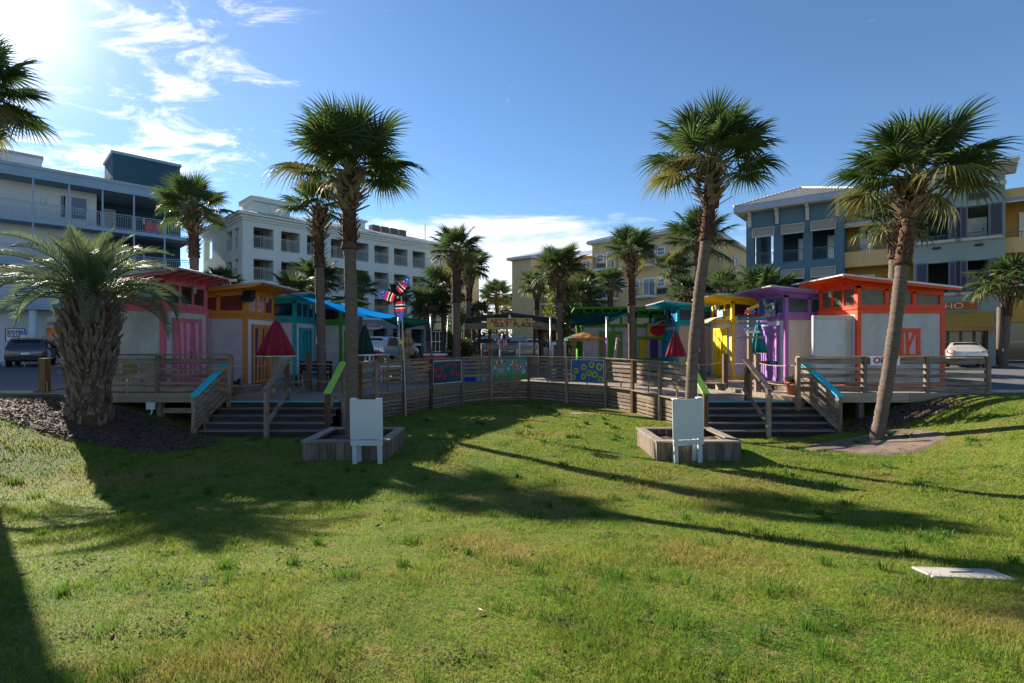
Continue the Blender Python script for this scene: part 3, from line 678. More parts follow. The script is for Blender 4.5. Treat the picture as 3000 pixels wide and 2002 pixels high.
# palms among and behind the huts
G2 = None
palm_px('cabbage palm behind the pink hut against the dark teal wall', (-12.2, 19.8, -0.05), (566, 615), 19.8, 0.16, 1.38, seed=3, boots=1.0, rough=0.8, nf=26, near=True, lo=-25)
palm_px('cabbage palm on the deck in front of the flowering bush', (-2.62, 24.2, LDECK), (1337, 735), 24.2, 0.19, 1.42, seed=61, near=True, boots=1.0, rough=1.4, nf=28, lo=-25)
palm_px('slimmer cabbage palm close behind the deck palm by the flowering bush', (-2.75, 30, LDECK), (1378, 785), 30, 0.17, 1.45, seed=5, boots=1.4, rough=0.5)
palm_px('cabbage palm with a thatchy ball of old leaf bases beside the wooden pavilion', (2.32, 24.6, LDECK), (1638, 792), 24.6, 0.165, 1.42, seed=71, near=True, boots=0.9, rough=0.6, nf=26, lo=-8, nboots=90)
palm_px('cabbage palm in front of the bright green double hut', (5.72, 24.4, LDECK), (1848, 738), 24.4, 0.165, 1.45, seed=83, near=True, boots=1.3, rough=1.2, nf=26, lo=-15)
palm_px('cabbage palm beside the yellow hut, crown below the big planter palm', (8.05, 21.6, LDECK), (2047, 712), 21.6, 0.14, 1.62, seed=97, near=True, boots=1.0, rough=0.8, nf=24, lo=-18)
palm_px('cabbage palm behind the red hut, partly hidden by the leaning palm', (14.6, 19.6, 0), (2622, 655), 19.6, 0.19, 1.45, seed=9, boots=0.8, rough=0.5)
palm_px('twin trunked bushy palm in front of the sage green shop', (27.4, 28.6, 0), (2956, 835), 28.6, 0.19, 2.0, seed=13, boots=1.3, rough=0.4)
MB().tube([P(2928,1070,28.7)-Vector((27.4,28.6,0)), P(2930,900,28.7)-Vector((27.4,28.6,0))], 0.15, 9).build('second_trunk', TRUNK, bpy.data.objects[[o.name for o in bpy.data.objects if o.get('label','').startswith('twin trunked')][0]], True)
far = [
 ((655,838),27,1.15,'low young palm tuft behind the orange hut roof'),
 ((858,862),30,1.55,'bushy grey green palm in front of the mint apartment house'),
 ((925,820),33,1.75,'bright shaggy palm behind the teal hut'),
 ((1056,842),40,1.5,'slim palm against the mint house above the green shade sail'),
 ((1168,870),42,1.4,'small dark palm behind the red white and blue windsocks'),
 ((1258,905),33,1.6,'dark palm with fat leaf base ball beside the flowering bush'),
 ((1300,850),34,2.0,'large pale shaggy palm behind the deck palm'),
 ((1405,925),60,2.2,'small far palm in the gap between the mint and yellow houses'),
 ((1456,868),62,2.5,'taller far palm in the gap between the mint and yellow houses'),
 ((1485,905),70,2.4,'hazy far palm at the edge of the yellow house'),
 ((1572,838),38,1.5,'palm in front of the shaded end of the yellow house'),
 ((1700,880),34,1.9,'shaggy low palm behind the bright green double hut'),
 ((1718,830),40,1.4,'palm half hidden behind the vine covered trunk'),
 ((1788,828),38,1.35,'small slim palm below the balconies of the yellow house'),
 ((1977,790),38,1.5,'palm against the plain wall of the yellow house'),
 ((2012,862),31,1.5,'bushy palm above the teal hut roof'),
 ((2122,860),30,1.65,'bushy palm above the yellow hut roof'),
 ((2238,862),27,1.75,'broad low palm crown behind the purple hut roof'),
]
for i, ((px, py), Y, rc, lab) in enumerate(far):
    palm_px(lab, (P(px,py,Y).x, Y, LDECK if abs(P(px,py,Y).x) < 6 and Y < 33 else 0), (px, py), Y, 0.16+0.02*(i % 3), rc, seed=100+i*3, boots=0.9+0.3*(i % 3), rough=0.5, group=None)

# ------------------------------------------------------------------ stocky feather palm (pindo)
pin = thing('feather_palm', 'stocky feather palm with a fat shaggy trunk beside the pink hut', 'palm tree', (-10.65, 12.9, hgt(-10.65,12.9)))
PZ = hgt(-10.65,12.9)
prof = [(0.52,-0.25),(0.50,0.1),(0.44,0.5),(0.42,0.9),(0.45,1.4),(0.52,1.9),(0.56,2.25),(0.50,2.6),(0.36,2.9),(0.24,3.2),(0.16,3.4)]
MB().lathe(prof, 22, (0,0,0), lambda t, z: 1+0.07*nz(math.cos(t)*3, math.sin(t)*3, z*3)).build('trunk', TRUNKT, pin, True)
pb = MB(); rd = random.Random(5)
def pr_(z):
    for (r0, z0), (r1, z1) in zip(prof, prof[1:]):
        if z0 <= z <= z1: return r0+(r1-r0)*(z-z0)/(z1-z0)
    return 0.2
for i in range(520):
    t = (i+0.5)/520; z = -0.1+t*3.15; a = i*2.39996+rd.uniform(-0.6, 0.6); z += rd.uniform(-0.12, 0.12); z = min(3.0, max(-0.1, z)); r0 = pr_(max(-0.1,z))*0.93
    L_ = rd.uniform(0.22, 0.46)*(0.6 if z < 0.6 else 1.0)*(1.15 if z > 1.4 else 1); out = (0.12 if z < 0.9 else 0.42)*rd.uniform(0.6, 1.6)
    d = Vector((math.cos(a), math.sin(a), 0)); s = Vector((-math.sin(a), math.cos(a), 0))
    b0 = d*r0+Vector((0,0,z)); tip = b0+(d*out+Vector((0,0,1))+s*rd.uniform(-0.35, 0.35)).normalized()*L_
    wv = rd.uniform(0.03, 0.065); th = rd.uniform(0.015, 0.04)
    q = [b0-s*wv-d*th, b0+s*wv-d*th, b0+s*wv+d*th, b0-s*wv+d*th]; e = [tip-s*wv*0.4-d*th*0.5, tip+s*wv*0.4-d*th*0.5, tip+s*wv*0.4+d*th*0.5, tip-s*wv*0.4+d*th*0.5]
    pb.pts(q+e, [(0,1,2,3),(7,6,5,4),(0,4,5,1),(1,5,6,2),(2,6,7,3),(3,7,4,0)])
o = pb.build('leaf_bases', mat('pindo_base', (0.17, 0.135, 0.108), rough=0.9, var=0.45, scale=5, c2=(0.06, 0.042, 0.03), c2scale=7, c2amt=0.85, bump=0.5, bscale=25), pin); o['kind'] = 'stuff'
def feather(seed, L_, arch):
    rd = random.Random(seed); m = MB(); st = MB(); n = 16; pts = []; ang = 0.0; p = Vector((0,0,0))
    for i in range(n+1):
        pts.append(p.copy()); q = i/n; ang = -arch*q**1.5; p = p+Vector((math.cos(ang), 0, math.sin(ang)))*L_/n
    st.tube(pts, [0.022*(1-0.85*i/n)+0.003 for i in range(n+1)], 5)
    for i in range(70):
        q = 0.14+0.86*i/69; f = q*n; k = min(n-1, int(f)); b0 = pts[k].lerp(pts[k+1], f-k); td = (pts[k+1]-pts[k]).normalized(); nn = Vector((-td.z, 0, td.x))
        ll = 0.52*math.sin(math.pi*min(1, 0.25+q*0.80))**0.8*rd.uniform(0.85, 1.1)+0.05
        for sg in (-1, 1):
            d = (td*0.75+Vector((0,sg,0))*0.62+nn*0.62*rd.uniform(0.7, 1.2)).normalized(); wv = td*0.0125
            dr = Vector((0,0,-1))*ll*0.35*rd.uniform(0.5, 1.5)
            a, b_, c = b0, b0+d*ll*0.55+dr*0.18, b0+d*ll+dr
            bb = len(m.v); m.v += [tuple(a-wv*0.5), tuple(a+wv*0.5), tuple(b_+wv), tuple(b_-wv), tuple(c)]; m.f += [(bb,bb+1,bb+2,bb+3), (bb+3,bb+2,bb+4)]
    me = bpy.data.meshes.new('frond'); nv = len(m.v); me.from_pydata(m.v+st.v, [], m.f+[tuple(i+nv for i in f) for f in st.f])
    me.materials.append(PINDO); me.materials.append(PETIOLE); me.polygons.foreach_set('material_index', [0]*len(m.f)+[1]*len(st.f)); me.update(); return me
FEA = [feather(1, 1.9, 0.7), feather(2, 2.3, 1.5), feather(3, 2.45, 2.0), feather(4, 2.3, 2.2)]
rd = random.Random(77)
for i in range(46):
    t = (i+0.5)/46; el = 84-66*t**0.9+rd.uniform(-6, 6); az = i*137.5+rd.uniform(-14, 14)
    o = bpy.data.objects.new('frond', FEA[min(3, int(t*4))]); col.objects.link(o); o.parent = pin
    o.matrix_local = Matrix.Translation((0.05*math.cos(R(az)), 0.05*math.sin(R(az)), 3.25-0.35*t)) @ frond_matrix(R(az), R(el), rd.uniform(0.86, 1.06), R(rd.uniform(-20, 20)))

# ------------------------------------------------------------------ leafy bushes
def leafcloud(n, fn, size, seed):
    rd = random.Random(seed); m = MB()
    for i in range(n):
        p = fn(rd); a = Vector((rd.gauss(0,1), rd.gauss(0,1), rd.gauss(0,1))).normalized(); b_ = a.orthogonal().normalized()
        b_ = (Matrix.Rotation(rd.uniform(0,6.28), 3, a) @ b_); c = a.cross(b_); s = size*rd.uniform(0.6, 1.3)
        m.pts([p-b_*s, p-c*s*0.45+a*s*0.1, p+b_*s, p+c*s*0.45+a*s*0.1], [(0,1,2,3)])
    return m
def blob(parts):
    def f(rd):
        c, r = rd.choice(parts); d = Vector((rd.gauss(0,1), rd.gauss(0,1), rd.gauss(0,1))).normalized(); q = rd.random()**0.45
        return Vector(c)+Vector((d.x*r[0], d.y*r[1], d.z*r[2]))*q
    return f
bs = thing('hibiscus_bush', 'tall glossy green flowering bush with red blooms on the deck', 'bush', (-2.75, 25.0, LDECK))
MB().tube([(0,0,-0.1),(0.05,0,0.8),(0,0,1.8)], [0.06,0.05,0.03], 6).build('stem', TRUNKT, bs)
MB().tube([(0,0,0.3),(0.3,0.1,1.0),(0.5,0,1.6)], [0.04,0.03,0.02], 6).build('stem', TRUNKT, bs)
leafcloud(3600, blob([((0.1,0,1.0),(0.75,0.6,0.8)),((0.45,0,0.7),(0.6,0.5,0.7)),((-0.25,0,1.7),(0.5,0.5,0.6)),((-0.1,0,2.4),(0.45,0.4,0.8)),((0.2,0,3.0),(0.35,0.3,0.5)),((0.5,0.1,1.5),(0.4,0.4,0.5))]), 0.075, 3).build('foliage', BUSH, bs)
for x, y, z in ((0.35,-0.5,1.75),(0.28,-0.5,1.45),(0.62,-0.4,1.0),(0.1,-0.55,0.8)):
    leafcloud(14, blob([((x,y,z),(0.05,0.05,0.05))]), 0.06, int(x*100)).build('flower', mat('red_flower', (0.7, 0.02, 0.015), rough=0.6), bs)
vp = thing('vine_covered_palm', 'palm trunk smothered in yellow green climbing vine by the yellow house', 'vine', (2.75, 29.5, LDECK))
MB().tube([(0,0,-0.1),(0,0,6.0)], 0.16, 8).build('trunk', TRUNK, vp)
leafcloud(7000, blob([((0,0,1.2),(0.7,0.6,1.2)),((-0.15,0,3.0),(0.95,0.7,1.3)),((0.1,0,4.4),(1.0,0.7,1.2)),((0.6,0,3.4),(0.7,0.6,1.6)),((-0.35,0,5.3),(0.6,0.5,0.7)),((0.5,0,5.0),(0.5,0.4,0.6))]), 0.10, 8).build('foliage', VINE, vp)
# ================================================================== HUTS
def corr_sheet(mb, a, b, n_dir, length_vec, pitch=0.070, amp=0.009, seg=6):
    """corrugated sheet: a->b across the waves, length_vec along them, n_dir = outward"""
    a, b, n_dir, lv = Vector(a), Vector(b), Vector(n_dir), Vector(length_vec)
    w_ = (b-a).length; n = max(6, int(w_/pitch*seg)); base = len(mb.v)
    for i in range(n+1):
        p = a.lerp(b, i/n)+n_dir*(amp*math.sin(2*math.pi*i/seg)); mb.v += [tuple(p), tuple(p+lv)]
    for i in range(n): mb.f.append((base+2*i, base+2*i+2, base+2*i+3, base+2*i+1))
    return mb
LAMPG = mat('lamp_glass', (0.35, 0.33, 0.28), rough=0.15, var=0.1)
def hut_lamp(parent, p, nx_):
    p = Vector(p); d = Vector((nx_, 0, 0))
    o = MB().tube([p, p+d*0.14+Vector((0,0,0.06)), p+d*0.20], 0.012, 6).build('lamp', GALV, parent, True)
    c = p+d*0.20
    MB().lathe([(0.10,-0.05),(0.06,0.0),(0.02,0.05),(0.01,0.08)], 10, c).build('lamp_shade', GALV, o, True)
    MB().lathe([(0.03,-0.20),(0.055,-0.17),(0.055,-0.06)], 10, c).build('lamp_glass', LAMPG, o, True)
def stripdoor(parent, sg, y0, y1, z0, z1, x, trim, panel, style):
    """door on the plaza face; x = face plane coordinate, outward = -sg*? handled by caller via ox()"""
    w_ = y1-y0; h_ = z1-z0
    X = lambda d: x-sg*d        # d metres out from the face
    dr = MB().box(X(0.012), X(0.045), y0, y1, z0, z1).build('door', panel, parent)
    f = MB()
    f.box(X(0.046), X(0.075), y0, y0+0.10*w_, z0, z1); f.box(X(0.046), X(0.075), y1-0.10*w_, y1, z0, z1)
    f.box(X(0.046), X(0.075), y0+0.10*w_, y1-0.10*w_, z1-0.13, z1); f.box(X(0.046), X(0.075), y0+0.10*w_, y1-0.10*w_, z0, z0+0.12)
    f.build('door_frame', trim, dr)
    zA, zB = z0+0.121, z1-0.131
    for (b0, b1, t0, t1) in style:
        MB().prism([(X(0.046), y0+w_*b0, zA), (X(0.046), y0+w_*b1, zA), (X(0.046), y0+w_*t1, zB), (X(0.046), y0+w_*t0, zB)], (-sg*0.026,0,0)).build('strip', trim, dr)
    MB().tube([(X(0.076), y0+w_*0.56, z0+h_*0.40), (X(0.12), y0+w_*0.56, z0+h_*0.42), (X(0.12), y0+w_*0.56, z0+h_*0.48), (X(0.076), y0+w_*0.56, z0+h_*0.50)], 0.012, 6).build('handle', DARKM, dr, True)
    return dr
ST1 = ((0.22,0.30,0.12,0.20),(0.36,0.44,0.34,0.42),(0.52,0.60,0.60,0.68),(0.74,0.82,0.66,0.74))
ST2 = ((0.18,0.28,0.30,0.40),(0.40,0.48,0.42,0.50),(0.56,0.70,0.62,0.70),(0.80,0.86,0.74,0.82))
def hut(name_label, sg, corner, Wd, Dp, s, trim, trim_lo, wallm, panel, panes, pane_d, door_panel, style, base_m=None, nwin=3, over=0.8):
    """sg=-1: plaza face looks +x and the body runs to -x; sg=+1 mirrored"""
    t = thing('market_hut', name_label, 'hut', corner)
    A = lambda a: sg*a                      # a = distance back from the plaza face
    H0, HL, HC = 0.0, 2.38*s, 2.56*s        # base, top of the corrugated part, top of the belt
    zr0 = 3.60*s; sl = 0.112
    zr = lambda a: zr0-sl*(a+over)          # roof top height
    pw = 0.11
    # corrugated walls
    MBs = [((A(pw),-0.0,0.12),(A(Wd-pw),0,0.12),(0,-1,0)), ((A(0),pw,0.12),(A(0),Dp-pw,0.12),(-sg,0,0)), ((A(Wd),pw,0.12),(A(Wd),Dp-pw,0.12),(sg,0,0)), ((A(pw),Dp,0.12),(A(Wd-pw),Dp,0.12),(0,1,0))]
    for k, (a, b, nn) in enumerate(MBs):
        mm = MB()
        corr_sheet(mm, a, b, nn, (0,0,HL-0.12)).build('corrugated_wall', wallm if k != 1 else panel, t, True)
    for a in (0, Wd):
        for y in (0, Dp):
            xa = A(a-0.02 if a == 0 else a+0.02); xb = A(a+pw if a == 0 else a-pw)
            MB().box(xa, xb, y-0.02 if y == 0 else y+0.02, y+pw if y == 0 else y-pw, 0.0, HL).build('corner_post', trim_lo, t)
    m = MB(); m.box(A(pw), A(Wd-pw), -0.018, 0.03, 0, 0.14); m.box(A(-0.018), A(0.03), pw, Dp-pw, 0, 0.14); m.box(A(Wd-0.03), A(Wd+0.018), pw, Dp-pw, 0, 0.14); m.build('base_trim', base_m or trim_lo, t)
    m = MB(); m.box(A(-0.025), A(Wd+0.025), -0.025, Dp+0.025, HL, HC-0.035); m.build('belt', trim_lo, t)
    MB().box(A(-0.065), A(Wd+0.065), -0.065, Dp+0.065, HC-0.035, HC).build('belt_ledge', trim, t)
    # clerestory: camera side windows, sloping top rail
    zs = HC+0.11*s
    def crow(face, spans, top, pm, nm):
        f = MB(); lo, hi = face; th = 0.07
        X0 = lambda u, d: (A(u), d) 
        edges = [lo]+[q for sp_ in spans for q in sp_]+[hi]
        return edges
    def frame_y(y, out):                    # walls facing -y / +y (normal = out)
        f = MB(); n = nwin; ww = (Wd-0.12*(n+1))/n; d0, d1 = (y, y-out*-0.08) if out < 0 else (y-0.08, y)
        ya, yb = (y, y+0.08) if out < 0 else (y-0.08, y)
        f.prism([(A(0),ya,HC),(A(Wd),ya,HC),(A(Wd),ya,zs),(A(0),ya,zs)], (0,0.08,0))
        f.prism([(A(0),ya,zr(0)-0.30),(A(Wd),ya,zr(Wd)-0.24),(A(Wd),ya,zr(Wd)-0.035),(A(0),ya,zr(0)-0.035)], (0,0.08,0))
        x = 0.0
        for k in range(n+1):
            x1 = x+0.12; f.prism([(A(x),ya,zs),(A(x1),ya,zs),(A(x1),ya,zr(x1)-0.22),(A(x),ya,zr(x)-0.22)], (0,0.08,0)); 
            if k < n and out < 0:
                z1 = zr(x1)-0.25
                MB().prism([(A(x1-0.02),ya+0.04,zs-0.02),(A(x1+ww+0.02),ya+0.04,zs-0.02),(A(x1+ww+0.02),ya+0.04,z1-sl*ww),(A(x1-0.02),ya+0.04,z1)], (0,0.012,0)).build('window_pane', panes[k % len(panes)], t)
            x = x1+ww
        f.build('upper_frame', trim, t)
    frame_y(0, -1); frame_y(Dp, 1)
    f = MB(); n = 3; ww = (Dp-0.16-0.10*(n+1))/n
    za = zr(0)-0.30
    f.box(A(0), A(0.08), 0.081, Dp-0.081, HC, zs); f.box(A(0), A(0.08), 0.081, Dp-0.081, za, zr(0)-0.045)
    y = 0.081
    for k in range(n+1):
        f.box(A(0), A(0.08), y, y+0.10, zs, za)
        if k < n: MB().box(A(0.03), A(0.042), y+0.08, y+0.10+ww+0.02, zs-0.02, za+0.02).build('window_pane', pane_d[k % len(pane_d)], t)
        y += 0.10+ww
    f.build('upper_frame', trim, t)
    MB().box(A(Wd-0.08), A(Wd), 0.081, Dp-0.081, HC, zr(Wd)-0.045).build('upper_frame', trim, t)
    # roof
    y0, y1 = -0.52, Dp+0.35; a0, a1 = -over, Wd+0.12
    rf = MB().prism([(A(a0),y0+0.03,zr(a0)-0.034),(A(a1),y0+0.03,zr(a1)-0.034),(A(a1),y0+0.03,zr(a1)-0.014),(A(a0),y0+0.03,zr(a0)-0.014)], (0,y1-y0-0.06,0)).build('roof', trim, t)
    mm = MB(); corr_sheet(mm, (A(a0-0.04),y0-0.03,zr(a0-0.04)), (A(a0-0.04),y1,zr(a0-0.04)), (0,0,1), (A(a1-a0+0.08),0,-sl*(a1-a0+0.08)), 0.07, 0.012); mm.build('roof_sheet', GALV, rf, True)
    fz = 0.15
    MB().prism([(A(a0),y0,zr(a0)-0.015),(A(a1),y0,zr(a1)-0.015),(A(a1),y0,zr(a1)-fz*0.8),(A(a0+0.35),y0,zr(a0+0.35)-fz),(A(a0),y0,zr(a0)-0.09)], (0,0.03,0)).build('fascia', trim, rf)
    MB().prism([(A(a0-0.02),y0-0.025,zr(a0)+0.012),(A(a1),y0-0.025,zr(a1)+0.012),(A(a1),y0-0.025,zr(a1)-0.045),(A(a0-0.02),y0-0.025,zr(a0)-0.045)], (0,0.022,0)).build('drip_edge', GALV, rf)
    MB().box(A(a0-0.025), A(a0-0.003), y0, y1, zr(a0)-0.05, zr(a0)+0.004).build('drip_edge', GALV, rf)
    for k in range(5):
        yy = 0.05+(Dp-0.1)*k/4
        MB().prism([(A(a0+0.05),yy-0.022,zr(a0+0.05)-0.035),(A(0.1),yy-0.022,zr(0.1)-0.035),(A(0.1),yy-0.022,zr(0.1)-0.19),(A(-0.18),yy-0.022,zr(-0.18)-0.19),(A(-0.42),yy-0.022,zr(-0.42)-0.12),(A(a0+0.05),yy-0.022,zr(a0+0.05)-0.095)], (0,0.044,0)).build('rafter', trim, rf)
    if style: stripdoor(t, sg, 0.38, Dp-0.42, 0.13, 2.20*s, 0.0, trim_lo if door_panel[1] is None else door_panel[1], door_panel[0], style)
    hut_lamp(t, (A(-0.01), Dp*0.52, zr(0)-0.32), -sg)
    return t
LILAC = mat('corrugated_lilac', (0.47, 0.43, 0.48), rough=0.5, var=0.12, metal=0.1, c2=(0.28,0.25,0.27))
GREYC = mat('corrugated_grey', (0.42, 0.43, 0.44), rough=0.45, var=0.14, metal=0.2, c2=(0.26,0.26,0.26), c2scale=1.0)
TANC = mat('corrugated_tan', (0.48, 0.42, 0.36), rough=0.5, var=0.12, metal=0.1)
WHTC = mat('corrugated_white', (0.55, 0.56, 0.60), rough=0.45, var=0.1, metal=0.2)
PINK = paint('pink', (0.52, 0.12, 0.165)); PINKD = paint('pink_pale', (0.58, 0.27, 0.36))
ORNG = paint('orange', (0.50, 0.20, 0.035)); PLUM = paint('plum', (0.085, 0.035, 0.13))
TEAL = paint('teal', (0.01, 0.27, 0.32)); TEALD = paint('teal_dark', (0.008, 0.09, 0.11)); GRN = paint('green', (0.05, 0.22, 0.02)); GRNL = paint('green_light', (0.16, 0.36, 0.05))
RED = paint('red_orange', (0.62, 0.065, 0.02)); PURP = paint('purple', (0.24, 0.115, 0.38)); PURPD = paint('purple_mid', (0.26, 0.09, 0.26)); MAUVE = paint('mauve', (0.42, 0.15, 0.33))
YEL = paint('yellow', (0.66, 0.45, 0.01)); YELD = paint('yellow_deep', (0.60, 0.38, 0.01)); BLUE = paint('turquoise', (0.005, 0.30, 0.42))
DPANE = mat('dim_pane', (0.03, 0.022, 0.02), rough=0.12, var=0.4, spec=0.8, c2=(0.10,0.04,0.03), c2scale=2, c2amt=0.5)
PLYR = mat('red_ply', (0.17, 0.025, 0.03), rough=0.6, var=0.45, scale=3, stretch=(1,1,9)); FLORAL = mat('floral_board', (0.55, 0.50, 0.52), rough=0.7, var=0.2, c2=(0.5,0.05,0.04), c2scale=6, c2amt=0.9)
TPANE = mat('teal_pane', (0.006, 0.035, 0.06), rough=0.2, var=0.5, c2=(0.01,0.10,0.2), c2scale=1.5, c2amt=0.7); BROWNP = mat('stained_pane', (0.10, 0.08, 0.06), rough=0.35, var=0.5, scale=4, c2=(0.17,0.12,0.05), c2scale=2.5)
NAVYP = mat('navy_board', (0.02, 0.035, 0.10), rough=0.4, var=0.5, c2=(0.05,0.09,0.2), c2scale=2); BLUEP = mat('blue_board', (0.01, 0.10, 0.28), rough=0.4, var=0.3); DUSK = mat('dusk_pane', (0.06, 0.08, 0.11), rough=0.25, var=0.5, c2=(0.13,0.15,0.17), c2scale=2.2)
hp = hut('pink market hut with corrugated sides behind the stocky feather palm', -1, (-10.38,15.25,ADECK), 2.88, 2.2, 1.0, PINK, PINK, GREYC, GREYC, [DPANE], [DPANE], (PINKD,PINK), ST1)
ho = hut('orange market hut with lilac corrugated side and purple striped door', -1, (-9.38,18.05,BDECK), 2.9, 2.15, 1.03, ORNG, ORNG, LILAC, WHTC, [PLYR], [FLORAL,FLORAL,PLYR], (PLUM,ORNG), ST2, PLUM)
ht = hut('teal market hut between the orange hut and the green hut', -1, (-9.04,21.35,BDECK), 2.8, 2.1, 1.02, TEAL, TEAL, LILAC, WHTC, [TPANE], [TPANE], (TEALD,TEAL), ST1)
hg = hut('dark green market hut behind the planter palm trunk', -1, (-8.3,24.9,BDECK), 2.8, 2.1, 1.02, GRN, GRN, GREYC, WHTC, [DPANE], [DPANE], (GRN,GRNL), ST2)
hr = hut('red orange market hut with grey corrugated side behind the leaning palm', 1, (11.22,16.62,ADECK), 2.8, 2.1, 1.0, RED, RED, GREYC, WHTC, [BROWNP], [BROWNP], (RED,None), None)
hv = hut('purple market hut with mauve striped door between the yellow and red huts', 1, (10.25,19.2,BDECK), 2.7, 2.2, 1.03, PURP, PURPD, TANC, WHTC, [DUSK], [DUSK,BLUEP,BLUEP], (MAUVE,PURP), ST2, MAUVE)
hy = hut('yellow market hut with striped door and a small arched awning', 1, (9.58,22.3,BDECK), 2.7, 2.3, 1.03, YEL, YELD, LILAC, WHTC, [DPANE], [DPANE], (YELD,YEL), ST1)
hb = hut('turquoise market hut beside the bright green double hut', 1, (8.25,25.6,BDECK), 2.7, 2.5, 1.02, BLUE, BLUE, TANC, WHTC, [NAVYP], [BLUEP,NAVYP,BLUEP], (BLUE,BLUE), ST2)
# extras on single huts
spk = thing('loudspeaker', 'black loudspeaker hung at the corner of the orange hut', 'speaker', (-9.26,17.95,2.98))
MB().prism([(-0.17,-0.22,-0.12),(0.15,-0.24,-0.16),(0.19,-0.10,-0.08),(0.17,0.05,0.28),(-0.19,0.05,0.28)], (0,0.22,0)).build('housing', BLACK, spk, bevel=0.02)
MB().beam((0,0.1,0.2), (0,0.25,0.3), 0.03, 0.03).build('bracket', DARKM, spk)
# red hut: opened door panel, shutter
od = MB().box(-1.30, -0.02, 0.27, 0.33, 0.10, 2.33).build('open_door', GREYP, hr); od.location = (0,0,0)
f = MB(); f.box(-1.30,-1.24,0.24,0.269,0.10,2.33); f.box(-0.20,-0.02,0.245,0.269,0.10,2.33); f.box(-1.20,-0.20,0.245,0.269,2.20,2.33); f.build('door_frame', mat('paint_sage_grey', (0.40,0.46,0.42), var=0.1), od)
sh = MB().box(1.33, 1.98, -0.045, -0.012, 0.95, 1.90).build('shutter', mat('paint_blush', (0.5,0.38,0.42), var=0.1), hr)
f = MB(); f.box(1.33,1.44,-0.08,-0.046,0.95,1.90); f.box(1.86,1.98,-0.08,-0.046,0.95,1.90); f.box(1.44,1.86,-0.08,-0.046,1.78,1.90); f.box(1.44,1.86,-0.08,-0.046,0.95,1.06); f.build('shutter_frame', RED, sh)
MB().prism([(1.55,-0.07,1.06),(1.63,-0.07,1.06),(1.60,-0.07,1.78),(1.52,-0.07,1.78)], (0,0.024,0)).build('strip', RED, sh); MB().prism([(1.60,-0.066,1.30),(1.64,-0.066,1.24),(1.84,-0.066,1.78),(1.76,-0.066,1.78)], (0,0.02,0)).build('strip', RED, sh)
# small arched awnings on yellow and turquoise
def arch_awning(parent, sg, y0, y1, z, c):
    m = MB(); n = 10; b = 0
    for i in range(n+1):
        q = i/n; x = -sg*0.95*q; zz = z+0.30*(1-q**2.2)-0.02
        m.v += [(x, y0, zz), (x, y1, zz)]
    for i in range(n): m.f.append((2*i, 2*i+1, 2*i+3, 2*i+2))
    o = m.build('awning', c, parent, True)
    for y in (y0+0.03, y1-0.03):
        fr = MB()
        fr.tube([(0,y,z-0.02),(-sg*0.9,y,z+0.02)], 0.012, 5); fr.tube([(0,y,z),(0,y,z+0.27)], 0.012, 5)
        for k in range(4): fr.tube([(-sg*0.2*k,y,z), (-sg*(0.2*k+0.1),y,z+0.25*(1-(0.22*k+0.1)**2))], 0.008, 4)
        fr.build('awning_frame', STEEL, o)
TRLU = mat('canvas_awning', (0.62, 0.56, 0.46), rough=0.7, var=0.1, transl=0.35)
arch_awning(hy, 1, 0.3, 1.7, 2.50, TRLU); arch_awning(hb, 1, 0.4, 1.8, 2.50, TRLU)
# pictures on the clerestory of purple and yellow
pc = MB().box(-0.10, -0.06, 0.62, 1.35, 2.62, 3.16).build('painted_sign', mat('decor_sign', (0.42,0.42,0.36), var=0.3, scale=5, c2=(0.03,0.12,0.15), c2scale=4, c2amt=0.9), hv)
lettering('DECOR', 0.13, BLACK, pc, (-0.106,0.98,2.98), (R(90),0,R(-90)), 0.003)
pc2 = MB().box(-0.10, -0.06, 0.75, 1.35, 2.64, 3.08).build('painted_sign', mat('beach_picture', (0.25,0.42,0.52), var=0.3, scale=5, c2=(0.6,0.58,0.5), c2scale=3), hy)
gs = thing('garden_frame_sign', 'black sign frame with bead border leaning at the purple hut door', 'sign', (8.72,17.6,BDECK))
f = MB(); f.box(-0.36,0.36,-0.015,0.015,0.86,0.98); f.box(-0.36,0.36,-0.015,0.015,0.0,0.12); f.box(-0.36,-0.33,-0.015,0.015,0.12,0.86); f.box(0.33,0.36,-0.015,0.015,0.12,0.86); f.build('frame', BLACK, gs)
lettering('HANDMADE', 0.075, YEL, gs, (-0.02,-0.017,0.06), bold=0.002); lettering('HIGHWAY', 0.075, ORNG, gs, (-0.12,-0.017,0.92), bold=0.002); lettering('USED', 0.075, CYAN, gs, (0.22,-0.017,0.92), bold=0.002)
gs.rotation_euler = (0, 0, R(-28))

